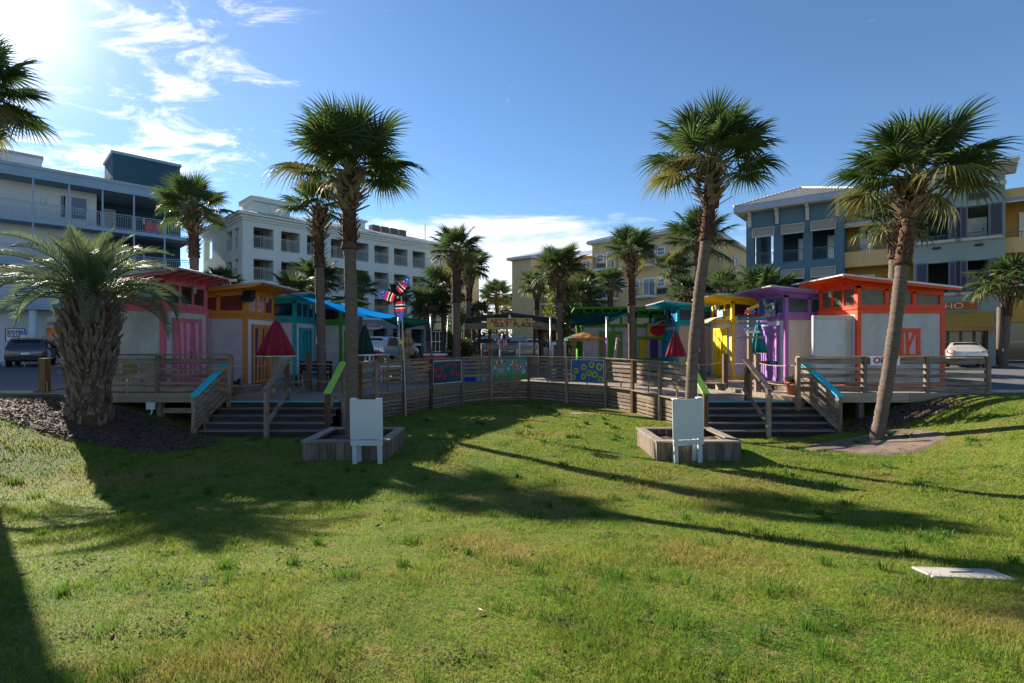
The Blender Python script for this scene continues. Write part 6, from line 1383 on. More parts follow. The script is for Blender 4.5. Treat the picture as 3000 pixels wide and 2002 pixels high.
# ------------------------------------------------------------------ bollards and ropes
def bollard(label, px, ybot, ytop, Y, m_, w_=0.15, zb=None):
    b = P(px, ybot, Y); zb = b.z if zb is None else zb; t = thing('bollard_post', label, 'post', (b.x, Y, zb)); h_ = P(px,ytop,Y).z-zb
    MB().box(-w_/2, w_/2, -w_/2, w_/2, 0, h_).build('post', m_, t, bevel=0.01); MB().prism([(-w_/2,-w_/2,h_),(w_/2,-w_/2,h_),(w_/2,w_/2,h_),(-w_/2,w_/2,h_)], (0,0.0,0.02)).build('post_top', m_, t); return t
BTAN = wood('bollard', (0.28,0.17,0.07), (0.14,0.09,0.05), (9,9,1))
bollard('tan timber bollard at the parking lot edge near the feather palm', 131, 1150, 1052, 14.75, BTAN, 0.20, 0.0)
bollard('dark timber bollard carrying the crimson umbrella', 805, 1140, 1040, 16.4, WOODZ, 0.16, BDECK); bollard('dark timber bollard beside the deck palm and bench', 906, 1144, 1038, 17.4, BROWNZ, 0.15, BDECK)
bollard('brown timber bollard in front of the yellow hut', 2124, 1138, 1039, 17.9, BROWNZ, 0.15, BDECK); bollard('dark timber bollard carrying the aqua umbrella', 2219, 1140, 1038, 16.9, WOODZ, 0.17, BDECK)
bollard('short dark post among the deck chairs', 1117, 1100, 1036, 22.2, WOODZ, 0.16, LDECK)
ROPE = mat('rope', (0.40,0.30,0.20), rough=0.9, var=0.2)
def rope(label, a, b, sag=0.06):
    a, b = Vector(a), Vector(b); t = thing('rope', label, 'rope', a)
    MB().tube([(b-a)*(k/10)-Vector((0,0,sag*4*(k/10)*(1-k/10))) for k in range(11)], 0.012, 6).build('strand', ROPE, t, True)
for z, nm in ((0.75,'upper'),(0.18,'lower')):
    rope('%s rope from the pink hut railing corner to the umbrella bollard' % nm, (-8.05,14.72,z), (P(805,0,16.4).x,16.3,z)); rope('%s rope between the two dark bollards by the orange hut' % nm, (P(805,0,16.4).x,16.4,z), (P(906,0,17.4).x,17.4,z)); rope('%s rope from the bollard beside the bench to the fence' % nm, (P(906,0,17.4).x,17.4,z), (-5.2,16.0,z+0.02))
    rope('%s rope between the bollards in front of the yellow and purple huts' % nm, (P(2124,0,17.9).x,17.9,z), (P(2219,0,16.9).x,16.9,z)); rope('%s rope from the aqua umbrella bollard to the red hut railing corner' % nm, (P(2219,0,16.9).x,16.9,z), (8.2,14.8,z+0.02)); rope('%s rope from the fence to the brown bollard by the yellow hut' % nm, (5.5,15.9,z), (P(2124,0,17.9).x,17.9,z))
    rope('%s rope from the tan bollard to the pink hut' % nm, (P(131,0,14.75).x,14.75,z-0.02), (-13.3,15.2,z+0.03), 0.03)
for s in (-0.12, 0.12):
    t = thing('wooden_stake', 'thin pale stake propping the tan bollard, %s the lawn' % ('away from' if s < 0 else 'nearer'), 'stake', (P(131,0,14.75).x+s*1.6, 14.62, 0.0)); MB().beam((0,0,-0.05), (-s*0.5,0.05,0.32), 0.03, 0.03).build('shaft', TANX, t); MB().box(-0.025,0.025,-0.02,0.02,0.0,0.03).build('foot', TANX, t)

# ------------------------------------------------------------------ potted plants
def potted(label, px, ybot, Y, zb, r, c):
    b = P(px, ybot, Y); t = thing('potted_plant', label, 'plant', (b.x, Y, zb)); h_ = r*2.0
    MB().lathe([(r*0.62,0),(r*0.95,h_*0.86),(r*1.06,h_*0.87),(r*1.06,h_),(r*0.9,h_),(r*0.85,h_*0.9)], 20).build('pot', c, t, True); MB().lathe([(r*0.84,h_*0.86),(r*0.80,h_*0.92)], 16).build('soil', MULCH, t)
    rd = random.Random(int(px)); m = MB()
    for k in range(70):
        a = rd.uniform(0,6.28); L_ = rd.uniform(0.25,0.55)*r/0.2; up = rd.uniform(0.3,1.3); d = Vector((math.cos(a), math.sin(a), up)).normalized(); s = Vector((-math.sin(a), math.cos(a), 0))*0.018; p0 = Vector((0,0,h_*0.92)); p1 = p0+d*L_*0.6; p2 = p0+d*L_+Vector((math.cos(a)*0.08,math.sin(a)*0.08,-0.12))
        m.pts([p0-s, p0+s, p1+s, p1-s, p2], [(0,1,2,3),(3,2,4)])
    m.build('foliage', BUSH, t); return t
potted('spiky green plant in a pale terracotta pot beside the orange hut', 690, 1150, 15.75, BDECK, 0.17, mat('pale_terracotta',(0.40,0.22,0.16),var=0.12)); potted('leafy green plant in a ribbed terracotta pot in front of the purple hut', 2321, 1150, 15.9, BDECK, 0.20, TERRA)
# small timber furniture by the orange hut
sh_ = thing('step_stool', 'grey wooden sawhorse stool on the deck in front of the teal hut', 'stool', (P(870,0,17.6).x, 17.6, BDECK))
for s in (-1, 1):
    for q in (-1, 1): MB().beam((s*0.20,q*0.06,0.48), (s*0.30,q*0.22,0.0), 0.07, 0.035).build('leg', WOODZ, sh_)
MB().box(-0.30,0.30,-0.10,0.10,0.48,0.52).build('top', WOODX, sh_); MB().box(-0.25,0.25,-0.02,0.02,0.22,0.28).build('stretcher', WOODX, sh_)
bn = thing('slatted_bench', 'dark slatted wooden bench against the teal hut', 'bench', (P(915,0,18.9).x, 19.0, BDECK))
for k in range(4): MB().box(-0.6,0.6,-0.25+k*0.13,-0.15+k*0.13,0.42,0.45).build('seat_slat', STAIRX, bn)
for k in range(3): MB().box(-0.6,0.6,0.27,0.30,0.55+k*0.13,0.65+k*0.13).build('back_slat', STAIRX, bn)
for s in (-0.55, 0.55):
    for y in (-0.2, 0.25): MB().box(s-0.035,s+0.035,y-0.035,y+0.035,0,0.42 if y < 0 else 0.92).build('leg', STAIRX, bn)
pl = thing('pallet_table', 'low timber pallet table in front of the yellow hut', 'table', (P(2080,0,17.4).x, 17.4, BDECK))
for k in range(5): MB().box(-0.42,0.42,-0.35+k*0.14,-0.24+k*0.14,0.22,0.25).build('slat', TANX, pl)
for s in (-0.36, 0, 0.36): MB().box(s-0.05,s+0.05,-0.34,0.34,0.06,0.219).build('bearer', TANY, pl)
for s in (-0.36, 0.36): MB().box(s-0.05,s+0.05,-0.3,0.3,0.0,0.059).build('foot', TANY, pl)
wc = thing('plastic_chair', 'white framed garden chair with olive seat behind the pink hut railing', 'chair', (P(370,0,15.05).x, 15.0, ADECK))
MB().tube([(-0.26,0.2,0),(-0.26,0.2,0.75),(-0.2,0.24,0.82),(0.2,0.24,0.82),(0.26,0.2,0.75),(0.26,0.2,0)], 0.02, 8).build('back_frame', WHITEP, wc, True); MB().box(-0.25,0.25,-0.25,0.2,0.40,0.45).build('seat', paint('olive',(0.25,0.24,0.05)), wc)
for s in (-0.24, 0.24): MB().tube([(s,-0.24,0),(s,-0.24,0.42)], 0.018, 6).build('leg', WHITEP, wc)
MB().box(-0.22,0.22,0.2,0.22,0.5,0.76).build('back_panel', paint('olive',(0.25,0.24,0.05)), wc)

# ------------------------------------------------------------------ deck chairs behind the fence
def adirondack(label, px, Y, rz, c, s=1.12, zb=LDECK):
    t = thing('adirondack_chair', label, 'chair', (P(px,0,Y).x, Y, zb), rz, None); t.scale = (s,)*3
    for k in range(7):
        x = (k-3)*0.083; top = 1.02-0.016*(k-3)**2; MB().beam((x*0.8,0.20,0.30), (x*1.08,0.20+0.30*top*0.85,top), 0.074, 0.018, (0,-1,0.2)).build('back_slat', c, t)
    for k in range(5): MB().beam((-0.28,-0.32+k*0.11,0.36-k*0.028), (0.28,-0.32+k*0.11,0.36-k*0.028), 0.095, 0.018).build('seat_slat', c, t)
    MB().beam((-0.28,0.34,0.72), (0.28,0.34,0.72), 0.02, 0.07).build('back_rail', c, t)
    for q in (-1, 1):
        MB().box(q*0.28,q*0.42,-0.42,0.36,0.545,0.565).build('arm', c, t); MB().box(q*0.30,q*0.34,-0.38,-0.28,0,0.544).build('front_leg', c, t); MB().beam((q*0.29,-0.34,0.33), (q*0.29,0.52,0.05), 0.03, 0.11).build('side_rail', c, t)
        MB().box(q*0.30,q*0.335,0.28,0.36,0.10,0.544).build('rear_leg', c, t)
    return t
WNAT = wood('natural', (0.30,0.20,0.12), (0.15,0.10,0.06), (9,9,1))
adirondack('navy slatted deck chair beside the white minivan', 1120, 24.2, R(25), paint('navy',(0.03,0.05,0.16)), 1.25)
adirondack('olive deck chair between the navy chair and the sail pole', 1140, 22.5, R(165), paint('olive2',(0.20,0.20,0.045)), 1.2)
adirondack('olive deck chair in front of the tan umbrella', 1180, 22.7, R(190), paint('olive2',(0.20,0.20,0.045)), 1.2)
adirondack('turquoise deck chair under the dark green umbrella', 1086, 21.6, R(200), paint('turq_chair',(0.02,0.30,0.40)), 1.0)
adirondack('turquoise deck chair beside the brown deck chair', 1209, 22.0, R(150), paint('turq_chair',(0.02,0.30,0.40)), 1.0)
adirondack('brown slatted deck chair beside the red cooler', 1236, 24.0, R(180), wood('chair_brown',(0.20,0.08,0.04),(0.1,0.04,0.02),(9,9,1)), 1.15)
adirondack('natural wood deck chair at the pavilion post', 1399, 25.2, R(175), WNAT, 1.15)
adirondack('bright red deck chair under the dark green umbrella', 1098, 23.6, R(10), paint('red_chair',(0.40,0.015,0.02)), 1.35)
adirondack('blue deck chair beside the dark green hut', 1052, 22.9, R(60), paint('blue_chair',(0.03,0.10,0.35)), 1.1)
for i, (px, Y) in enumerate(((1060,22.0),(1105,22.3),(1152,21.6))):
    t = thing('garden_table', ['white garden table under the dark green umbrella', 'white garden table beside the red deck chair', 'low white garden table behind the fence below the pinwheel'][i], 'table', (P(px,0,Y).x, Y, LDECK)); h_ = (1.20,1.22,0.75)[i]
    MB().box(-0.5,0.5,-0.35,0.35,h_-0.04,h_).build('top', WHITEP, t)
    for s in (-0.42,0.42):
        for q in (-0.28,0.28): MB().box(s-0.03,s+0.03,q-0.03,q+0.03,0,h_-0.04).build('leg', WHITEP, t)
ck = thing('chest_cooler', 'red chest cooler with white lid behind the fence', 'cooler', (P(1277,0,23.4).x, 23.4, LDECK))
MB().box(-0.50,0.46,-0.3,0.3,0.35,1.14).build('body', mat('cooler_red',(0.36,0.02,0.03),rough=0.4,var=0.08), ck, bevel=0.02); MB().box(-0.53,0.49,-0.33,0.33,1.141,1.21).build('lid', WHITEP, ck, bevel=0.02)
for s in (-0.4,0.36): MB().box(s-0.03,s+0.03,-0.25,0.25,0,0.349).build('leg', STEEL, ck)
fz = thing('glass_freezer', 'white glass fronted drinks freezer beside the pavilion corner palm', 'freezer', (P(1636,0,25.6).x, 25.6, LDECK))
MB().box(-0.36,0.36,-0.3,0.3,0,1.75).build('cabinet', WHITEP, fz, bevel=0.02); MB().box(-0.30,0.30,-0.32,-0.302,0.5,1.6).build('glass_door', GLASSB, fz); MB().box(0.24,0.27,-0.36,-0.321,0.9,1.2).build('handle', STEEL, fz)
gr = thing('giraffe_sculpture', 'small black and white spotted giraffe sculpture in front of the green hut', 'sculpture', (P(1792,0,25.0).x, 25.0, LDECK))
GM = mat('giraffe_spots', (0.5,0.48,0.44), rough=0.6, c2=(0.02,0.02,0.02), c2scale=9, c2amt=1.0)
MB().tube([(-0.12,0,0.75),(0.0,0,0.80),(0.14,0,0.88),(0.20,0,1.3),(0.26,0,1.85)], [0.10,0.13,0.11,0.06,0.045], 10).build('body', GM, gr, True); MB().tube([(0.22,0,1.86),(0.28,0,1.92),(0.45,0,1.82)], [0.04,0.06,0.03], 8).build('head', GM, gr, True)
for x, y in ((-0.14,-0.07),(-0.14,0.07),(0.12,-0.07),(0.12,0.07)): MB().tube([(x,y,0),(x,y,0.78)], [0.028,0.035], 6).build('leg', GM, gr, True)
for y in (-0.03,0.03): MB().tube([(0.26,y,1.94),(0.25,y*1.6,2.03)], 0.010, 5).build('horn', DARKM, gr)
bx = thing('grey_cabinet', 'plain grey cabinet at the end of the pavilion wire panels', 'cabinet', (P(1562,0,26.2).x, 26.1, LDECK)); MB().box(-0.15,0.15,-0.2,0.2,0,1.1).build('body', mat('grey_board',(0.13,0.13,0.14)), bx); MB().box(-0.16,0.16,-0.21,0.21,1.101,1.13).build('top', DARKM, bx)
fg = thing('hanging_flag', 'small american flag hanging in the middle of the pavilion', 'flag', P(1480,1015,27.5))
for k in range(7): MB().box(-0.14+k*0.04,-0.10+k*0.04,-0.01+0.01*(k%2),0.0+0.01*(k%2),0,0.62).build('stripe', KR if k % 2 == 0 else KW, fg)
MB().box(-0.14,0.02,-0.02,-0.011,0.38,0.62).build('canton', KB, fg); MB().tube([(-0.16,0,0.63),(0.16,0,0.63)], 0.012, 5).build('rod', WOODZ, fg)

# ------------------------------------------------------------------ paintings and banners on the fence
def bay_frame(i):
    a, b = Vector((*ARC[i],0)), Vector((*ARC[i+1],0)); d = (b-a).normalized(); return a, b, d
def painting(label, i, f0, f1, z0, z1, board, frame, art):
    a, b, d = bay_frame(i); c = a.lerp(b, (f0+f1)/2); w_ = (b-a).length*(f1-f0); n = Vector((d.y,-d.x,0)); c = c+n*0.055
    t = thing('fence_painting', label, 'painting', (c.x, c.y, z0), math.atan2(d.y, d.x)); h_ = z1-z0
    MB().box(-w_/2, w_/2, -0.012, 0.006, 0, h_).build('board', board, t)
    f = MB(); f.box(-w_/2-0.03,w_/2+0.03,-0.022,0.008,-0.03,-0.001); f.box(-w_/2-0.03,w_/2+0.03,-0.022,0.008,h_+0.001,h_+0.03); f.box(-w_/2-0.03,-w_/2-0.001,-0.022,0.008,0,h_); f.box(w_/2+0.001,w_/2+0.03,-0.022,0.008,0,h_); f.build('frame', frame, t)
    art(t, w_, h_)
    return t
def disc(parent, x, z, r, c, y, name, n=14, pet=0.0, sx=1.0):
    pts = []
    for k in range(n*2 if pet else n):
        nn = n*2 if pet else n; aa = 2*math.pi*k/nn; rr = r*(1-pet*(k % 2)); pts.append((x+rr*sx*math.cos(aa), y, z+rr*math.sin(aa)))
    MB().pts(pts, [tuple(range(len(pts)))]).build(name, c, parent)
def poly(parent, pts, c, y, name): MB().pts([(x, y, z) for x, z in pts], [tuple(range(len(pts)))]).build(name, c, parent)
SY = mat('art_yellow',(0.52,0.45,0.06),var=0.2,scale=9); SG = mat('art_green',(0.06,0.20,0.04),var=0.3,scale=9); AR = mat('art_red',(0.36,0.03,0.03),var=0.3,scale=9); AO = mat('art_orange',(0.50,0.15,0.03),var=0.3,scale=9); AW = mat('art_white',(0.5,0.52,0.55),var=0.2,scale=9); AK = mat('art_dark',(0.02,0.03,0.04)); ATE = mat('art_teal_stem',(0.01,0.13,0.12)); APU = mat('art_purple',(0.12,0.03,0.09))
def art_sun(t, w_, h_):
    for x, z, r in ((-0.36,0.5,.13),(-0.10,0.68,.13),(0.14,0.80,.14),(0.38,0.72,.16),(0.06,0.42,.14),(0.24,0.36,.14),(-0.12,0.25,.13),(-0.44,0.20,.12),(0.41,0.18,.13)):
        xx, zz = x*w_, z*h_; poly(t, [(xx-0.015,0.02),(xx+0.015,0.02),(xx+0.012,zz),(xx-0.012,zz)], SG, -0.0135, 'stem'); disc(t, xx, zz, r, SY, -0.015, 'flower', 14, 0.18); disc(t, xx, zz, r*0.55, SG, -0.0165, 'flower_centre')
def art_tulip(t, w_, h_):
    for k, (x, z) in enumerate(((-0.42,0.55),(-0.22,0.62),(0.0,0.78),(0.30,0.70),(-0.32,0.25),(-0.12,0.20),(0.18,0.40),(0.38,0.28))):
        xx, zz = x*w_, z*h_; poly(t, [(xx-0.008,0.02),(xx+0.008,0.02),(xx+0.008,zz),(xx-0.008,zz)], ATE, -0.0135, 'stem'); poly(t, [(xx-0.11,zz+0.16),(xx-0.10,zz),(xx,zz-0.07),(xx+0.10,zz),(xx+0.11,zz+0.16),(xx+0.05,zz+0.08),(xx,zz+0.18),(xx-0.05,zz+0.08)], AR, -0.015, 'flower')
def art_poppy(t, w_, h_):
    poly(t, [(-w_/2,0),(w_/2,0),(w_/2,h_*0.24),(w_*0.3,h_*0.18),(w_*0.1,h_*0.25),(-w_*0.1,h_*0.17),(-w_*0.3,h_*0.24),(-w_/2,h_*0.16)], SG, -0.0128, 'hill')
    for x, z, big in ((-0.33,0.72,1),(-0.20,0.76,1),(0.08,0.72,1),(0.16,0.70,1),(0.43,0.62,1)):
        xx, zz = x*w_, z*h_; poly(t, [(xx-0.02,0.05),(xx+0.02,0.05),(xx+0.015,zz),(xx-0.015,zz)], AO, -0.0138, 'stem')
        for k, aa in enumerate((-0.9,-0.35,0.2,0.75)):
            dx, dz = math.sin(aa), math.cos(aa); poly(t, [(xx,zz-0.06),(xx+dx*0.13-dz*0.045,zz+dz*0.10+dx*0.04),(xx+dx*0.21,zz+dz*0.19),(xx+dx*0.13+dz*0.045,zz+dz*0.10-dx*0.04)], (AR,AW,AO,AR)[k], -0.015-0.0006*k, 'petal')
        poly(t, [(xx-0.06,zz+0.0),(xx-0.04,zz-0.09),(xx+0.04,zz-0.09),(xx+0.06,zz)], AO, -0.018, 'flower_cup')
    for x, z, r in ((-0.24,0.42,0.10),(0.26,0.60,0.13)): disc(t, x*w_, z*h_, r*1.25, AW, -0.0185, 'flower', 10, 0.15); disc(t, x*w_, z*h_, r, APU, -0.0192, 'flower', 10, 0.12); disc(t, x*w_, z*h_, r*0.45, AW, -0.020, 'flower_centre')
    for x, z in ((-0.46,0.42),(-0.05,0.48),(-0.40,0.52),(0.32,0.3),(0.36,0.36),(0.02,0.70)):
        xx, zz = x*w_, z*h_; poly(t, [(xx-0.01,0.04),(xx+0.01,0.04),(xx+0.008,zz),(xx-0.008,zz)], ATE, -0.0132, 'stem'); poly(t, [(xx-0.045,zz),(xx,zz-0.06),(xx+0.045,zz),(xx,zz+0.13)], AW, -0.0142, 'bud')
painting('dark blue painting of red tulips hung on the curved fence', 4, 0.06, 0.92, LDECK+0.12, 0.66, mat('art_night',(0.008,0.05,0.085),rough=0.3,var=0.3,c2=(0.01,0.10,0.13),c2scale=1.5), paint('frame_grey',(0.45,0.47,0.48)), art_tulip)
painting('teal painting of orange and white poppies on the middle of the fence', 6, -0.02, 1.02, LDECK+0.10, 0.70, mat('art_sea',(0.05,0.24,0.18),rough=0.6,var=0.15), paint('frame_slate',(0.06,0.07,0.08)), art_poppy)
painting('blue painting of yellow sunflowers hung on the curved fence', 8, 0.14, 0.93, LDECK+0.10, 0.68, mat('art_blue',(0.02,0.10,0.30),rough=0.5,var=0.25,c2=(0.12,0.16,0.24),c2scale=1.4,c2amt=0.9), paint('frame_grey',(0.45,0.47,0.48)), art_sun)
a, b, d = bay_frame(5); n = Vector((d.y,-d.x,0)); c = a.lerp(b,0.5)-n*0.10
bp = thing('translucent_panel', 'blue and pale glass panel showing through the fence slats', 'panel', (c.x, c.y, LDECK+0.05), math.atan2(d.y,d.x)); L_ = (b-a).length
MB().box(-L_*0.46,-L_*0.02,-0.01,0.01,0,0.95).build('blue_sheet', mat('glow_blue',(0.02,0.16,0.70),rough=0.3,var=0.5,scale=7,transl=0.75), bp); MB().box(L_*-0.019,L_*0.46,-0.01,0.01,0,0.95).build('pale_sheet', mat('glow_pale',(0.45,0.62,0.60),rough=0.3,var=0.2,transl=0.7), bp)
for k in range(2): MB().box(L_*(0.14+0.2*k),L_*(0.22+0.2*k),-0.02,-0.011,0,0.95).build('dark_strip', mat('strip_grey',(0.12,0.2,0.2)), bp)
ob = thing('open_banner', 'white OPEN banner with red letters tied to the railing behind the leaning palm', 'banner', (P(2595,0,14.6).x, 14.63, P(0,1071,14.6).z))
MB().box(-0.42,0.42,-0.006,0.006,0,0.265).build('cloth', WHITEP, ob); lettering('OPEN', 0.235, mat('banner_red',(0.36,0.012,0.05),rough=0.6), ob, (0,-0.008,0.132), bold=0.008, sx=1.12)
for s in (-0.40,0.40): MB().tube([(s,-0.01,0.26),(s*1.02,0.02,0.32)], 0.006, 4).build('tie', BLACK, ob)

# ------------------------------------------------------------------ signpost
spY = 15.9; spp = thing('direction_signpost', 'timber post with many painted arrow boards at the stairs by the purple hut', 'signpost', (P(2196,0,spY).x, spY, LDECK)); b0 = Vector((P(2196,0,spY).x, spY, LDECK))
MB().box(-0.055,0.055,-0.055,0.055,0,P(0,903,spY).z-LDECK).build('post', wood('sign_post',(0.32,0.20,0.12),(0.18,0.11,0.07),(9,9,1)), spp)
for (xa, xb, yc, hpx, c, tilt, pt, side) in ((2185,2218,903,9,(0.50,0.32,0.06),-22,1,1),(2179,2208,914,11,(0.55,0.06,0.06),-3,1,-1),(2161,2232,926,8,(0.16,0.012,0.02),-2,-1,1),(2158,2240,935,8,(0.02,0.16,0.26),0,-1,-1),(2160,2246,948,7,(0.05,0.18,0.33),1,-1,1),(2176,2206,963,9,(0.15,0.26,0.48),-3,1,-1),(2181,2220,973,7,(0.62,0.62,0.62),-1,1,1),(2158,2240,989,7,(0.22,0.17,0.20),0,-1,-1)):
    p0, p1 = P(xa,yc,spY)-b0, P(xb,yc,spY)-b0; h2 = hpx/2/F*spY; y = -0.058-0.0 if side < 0 else -0.075; tp = 0.05; dz = math.tan(R(-tilt))*(p1.x-p0.x)/2
    pts = [(p0.x,p0.z-dz-h2),(p1.x,p1.z+dz-h2)]+([(p1.x+tp,p1.z+dz)] if pt > 0 else [])+[(p1.x,p1.z+dz+h2),(p0.x,p0.z-dz+h2)]+([(p0.x-tp,p0.z-dz)] if pt < 0 else [(p0.x+0.04,p0.z-dz)])
    MB().prism([(x,y,z) for x, z in pts], (0,0.016,0)).build('arrow_board', paint('arrow%d' % int(yc), c), spp)
x0 = P(2196,0,spY).x; MB().box(P(2196,914,spY).x-x0+0.05,P(2208,914,spY).x-x0+0.02,-0.064,-0.0585,P(0,919,spY).z-LDECK,P(0,909,spY).z-LDECK).build('blue_field', paint('arrow_blue',(0.02,0.12,0.45)), spp)
# accessible parking sign
hsY = 29.4; hs = thing('parking_sign', 'blue accessible parking sign on a pole in front of the liquor shop', 'sign', (P(72,0,hsY).x, hsY, 0))
MB().tube([(0,0,0),(0,0,P(0,972,hsY).z)], 0.03, 8).build('pole', STEEL, hs); z0 = P(0,982,hsY).z; MB().box(-0.165,0.165,-0.05,-0.04,z0,z0+0.19).build('blue_plate', mat('sign_blue',(0.01,0.09,0.42),rough=0.4), hs); MB().box(-0.16,0.16,-0.05,-0.04,z0-0.20,z0-0.01).build('white_plate', WHITEP, hs)
MB().tube([(-0.03,-0.056,z0+0.155),(-0.03,-0.056,z0+0.10),(0.04,-0.056,z0+0.10),(0.06,-0.056,z0+0.05)], 0.010, 5).build('symbol', WHITEP, hs); MB().tube([(-0.04+0.055*math.cos(t_),-0.056,z0+0.07+0.05*math.sin(t_)) for t_ in [2.0+0.45*k for k in range(9)]], 0.008, 5).build('symbol', WHITEP, hs)
for k in range(4): MB().box(-0.12,0.12,-0.053,-0.0501,z0-0.05-k*0.04,z0-0.038-k*0.04).build('text_line', DARKM, hs)

# ================================================================== CARS
def car(label, cat, x, y, rz, paintc, kind):
    t = thing('parked_car', label, cat, (x, y, 0.01), rz)
    B = mat('car_'+'_'.join('%d' % (q*1000) for q in paintc), paintc, rough=0.28, var=0.03, metal=0.35, spec=0.5, coat=0.8)
    W = 0.92
    if kind == 'suv':   # (y, zbottom, zbelt, ztop, wbelt, wtop)
        S_ = [(-2.18,0.45,0.80,0.90,0.78,0.74),(-2.12,0.34,0.98,1.05,0.88,0.80),(-2.02,0.30,1.02,1.28,0.91,0.78),(-1.75,0.28,1.04,1.55,0.92,0.68),(-1.2,0.25,1.02,1.66,0.92,0.66),(-0.3,0.25,1.00,1.68,0.92,0.66),(0.35,0.25,0.98,1.58,0.92,0.66),(1.0,0.25,0.97,1.08,0.91,0.76),(1.7,0.28,0.92,1.02,0.88,0.74),(2.15,0.35,0.80,0.88,0.78,0.66),(2.25,0.45,0.65,0.70,0.68,0.6)]
    else:
        S_ = [(-2.30,0.45,0.78,0.84,0.74,0.70),(-2.22,0.32,0.96,1.00,0.86,0.76),(-1.65,0.28,0.97,1.05,0.90,0.74),(-1.05,0.25,0.96,1.36,0.90,0.62),(-0.4,0.22,0.94,1.44,0.90,0.60),(0.25,0.22,0.92,1.40,0.90,0.60),(1.0,0.24,0.90,0.98,0.90,0.72),(1.9,0.28,0.82,0.90,0.86,0.68),(2.25,0.38,0.68,0.74,0.72,0.6)]
    m = MB(); rings = []
    for (yy, zb, zm, zt, wb, wt) in S_:
        q = [(wb*0.90,zb),(wb*0.985,zb+0.10),(wb,(zb+zm)/2+0.05),(wb*0.975,zm),(wt+0.04,zm+(zt-zm)*0.86),(wt*0.86,zt)]
        rings.append([(a_,yy,b_) for a_, b_ in q]+[(-a_,yy,b_) for a_, b_ in q[::-1]])
    n = 12; m.v = [p for r_ in rings for p in r_]
    for i in range(len(rings)-1):
        for k in range(n): m.f.append((i*n+k, (i+1)*n+k, (i+1)*n+(k+1)%n, i*n+(k+1)%n))
    m.f.append(tuple(range(n))); m.f.append(tuple((len(rings)-1)*n+k for k in range(n))[::-1])
    bd = m.build('body', B, t, True)
    sub = bd.modifiers.new('sub', 'SUBSURF'); sub.levels = 1; sub.render_levels = 1
    G = mat('car_glass',(0.01,0.013,0.016),rough=0.05,spec=0.9)
    if kind == 'suv':
        MB().pts([(-0.70,-2.035,1.13),(0.70,-2.035,1.13),(0.56,-1.80,1.52),(-0.56,-1.80,1.52)], [(0,1,2,3)]).build('rear_window', G, t)
        MB().box(-0.62,0.62,-1.93,-1.62,1.60,1.64).build('spoiler', B, t, bevel=0.01)
        for s in (-1,1):
            MB().pts([(s*0.905,-1.7,1.08),(s*0.93,-0.6,1.06),(s*0.735,-0.5,1.58),(s*0.74,-1.35,1.56)], [(0,1,2,3)]).build('side_window', G, t); MB().pts([(s*0.93,-0.52,1.06),(s*0.925,0.6,1.03),(s*0.74,0.2,1.53),(s*0.735,-0.45,1.58)], [(0,1,2,3)]).build('side_window', G, t)
            MB().prism([(s*0.50,-2.14,0.92),(s*0.86,-2.06,0.96),(s*0.88,-1.90,1.04),(s*0.50,-2.11,1.02)], (0,-0.04,0)).build('tail_light', mat('tail_red',(0.22,0.01,0.012),rough=0.15,spec=0.8), t)
            MB().box(s*0.88,s*1.08,0.42,0.56,1.02,1.16).build('mirror', BLACK, t, bevel=0.02); MB().tube([(s*0.60,-1.2,1.66),(s*0.58,-1.0,1.72),(s*0.58,0.0,1.72),(s*0.60,0.2,1.64)], 0.018, 6).build('roof_rail', DARKM, t, True)
        MB().box(-0.80,0.80,-2.235,-2.10,0.38,0.60).build('bumper', mat('car_trim',(0.02,0.02,0.022),rough=0.6), t, bevel=0.03); zp = 0.76; yp = -2.215
    else:
        MB().pts([(-0.60,-1.50,1.08),(0.60,-1.50,1.08),(0.50,-1.02,1.37),(-0.50,-1.02,1.37)], [(0,1,2,3)]).build('rear_window', G, t)
        for s in (-1,1):
            MB().pts([(s*0.90,-1.2,1.00),(s*0.905,0.75,0.96),(s*0.69,0.22,1.34),(s*0.69,-0.75,1.36)], [(0,1,2,3)]).build('side_window', G, t)
            MB().prism([(s*0.55,-2.27,0.80),(s*0.86,-2.20,0.80),(s*0.88,-2.05,0.95),(s*0.55,-2.26,0.95)], (0,-0.04,0)).build('tail_light', mat('tail_bright',(0.42,0.015,0.012),rough=0.15,spec=0.8), t); MB().box(s*0.88,s*1.02,0.55,0.66,0.92,1.04).build('mirror', B, t, bevel=0.02)
        MB().box(-0.78,0.78,-2.36,-2.22,0.36,0.58).build('bumper', B, t, bevel=0.03); zp = 0.80; yp = -2.335
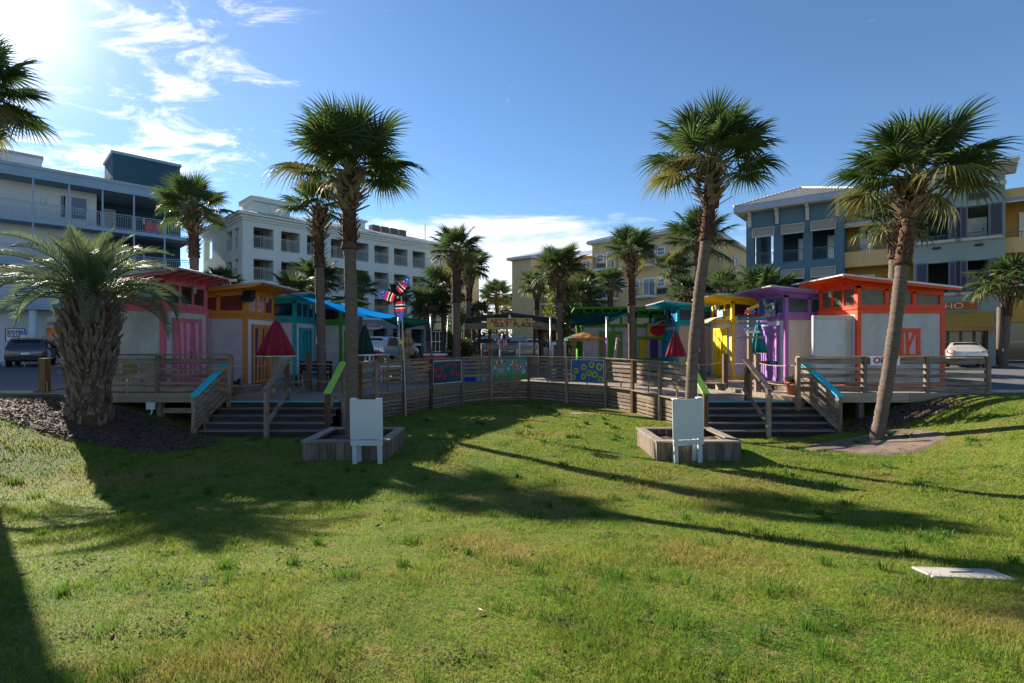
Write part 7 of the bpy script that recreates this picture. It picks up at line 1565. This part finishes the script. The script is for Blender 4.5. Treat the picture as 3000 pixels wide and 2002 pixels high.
    MB().box(-0.17,0.17,yp-0.02,yp,zp-0.055,zp+0.065).build('number_plate', WHITEP, t)
    wy = (-1.35, 1.35)
    for s in (-1,1):
        for yy in wy:
            w_ = MB().lathe([(0.20,-0.10),(0.33,-0.10),(0.345,-0.06),(0.345,0.06),(0.33,0.10),(0.20,0.10)], 20).xform(Matrix.Translation((s*0.80,yy,0.345)) @ Matrix.Rotation(R(90),4,'Y')).build('wheel', mat('tyre',(0.015,0.015,0.015),rough=0.9), t, True)
            MB().lathe([(0.21,-0.085),(0.20,0.085),(0.05,0.095)], 16).xform(Matrix.Translation((s*0.80,yy,0.345)) @ Matrix.Rotation(R(90)*s,4,'Y')).build('rim', STEEL, w_, True)
    return t
c = P(75,0,30.2); car('dark grey crossover parked in front of the liquor shop', 'car', c.x, 30.6, R(36), (0.045,0.047,0.06), 'suv')
c = P(2830,0,29.6); car('white sedan parked in front of the yellow shop awning', 'car', c.x, 29.8, R(-36), (0.62,0.60,0.56), 'sedan')
c = P(1140,0,35.5); car('white minivan parked behind the navy deck chair', 'car', c.x, 36.3, R(-22), (0.66,0.67,0.70), 'suv').scale = (1.05,1.05,1.08)
c = P(1492,0,36); car('dark jeep parked behind the hanging flag', 'car', c.x, 37.0, R(4), (0.02,0.025,0.04), 'suv').scale = (1,1,1.06)
c = P(1410,0,37); car('dark green car parked behind the pavilion posts', 'car', c.x, 38.0, R(10), (0.02,0.03,0.03), 'suv').scale = (1,1,1.06)
c = P(1568,0,35.5); car('white pickup truck parked behind the grey cabinet', 'car', c.x, 36.4, R(-14), (0.62,0.62,0.64), 'suv')

# ------------------------------------------------------------------ far trees closing the gap behind the pavilion
ft = leafcloud(5200, blob([((x+random.uniform(-2,2), 0, 1.6+random.uniform(0,1.2)), (3.6, 2.0, 1.6+random.uniform(0,0.8))) for x in range(-34, 40, 4)]), 0.42, 44).build('distant_trees', leafmat('far_leaf', (0.05,0.075,0.03), (0.09,0.11,0.04)))
ft.location = (0, 92, 0); tag(ft, 'low dark row of distant trees beyond the parking lot', 'trees', kind='stuff')
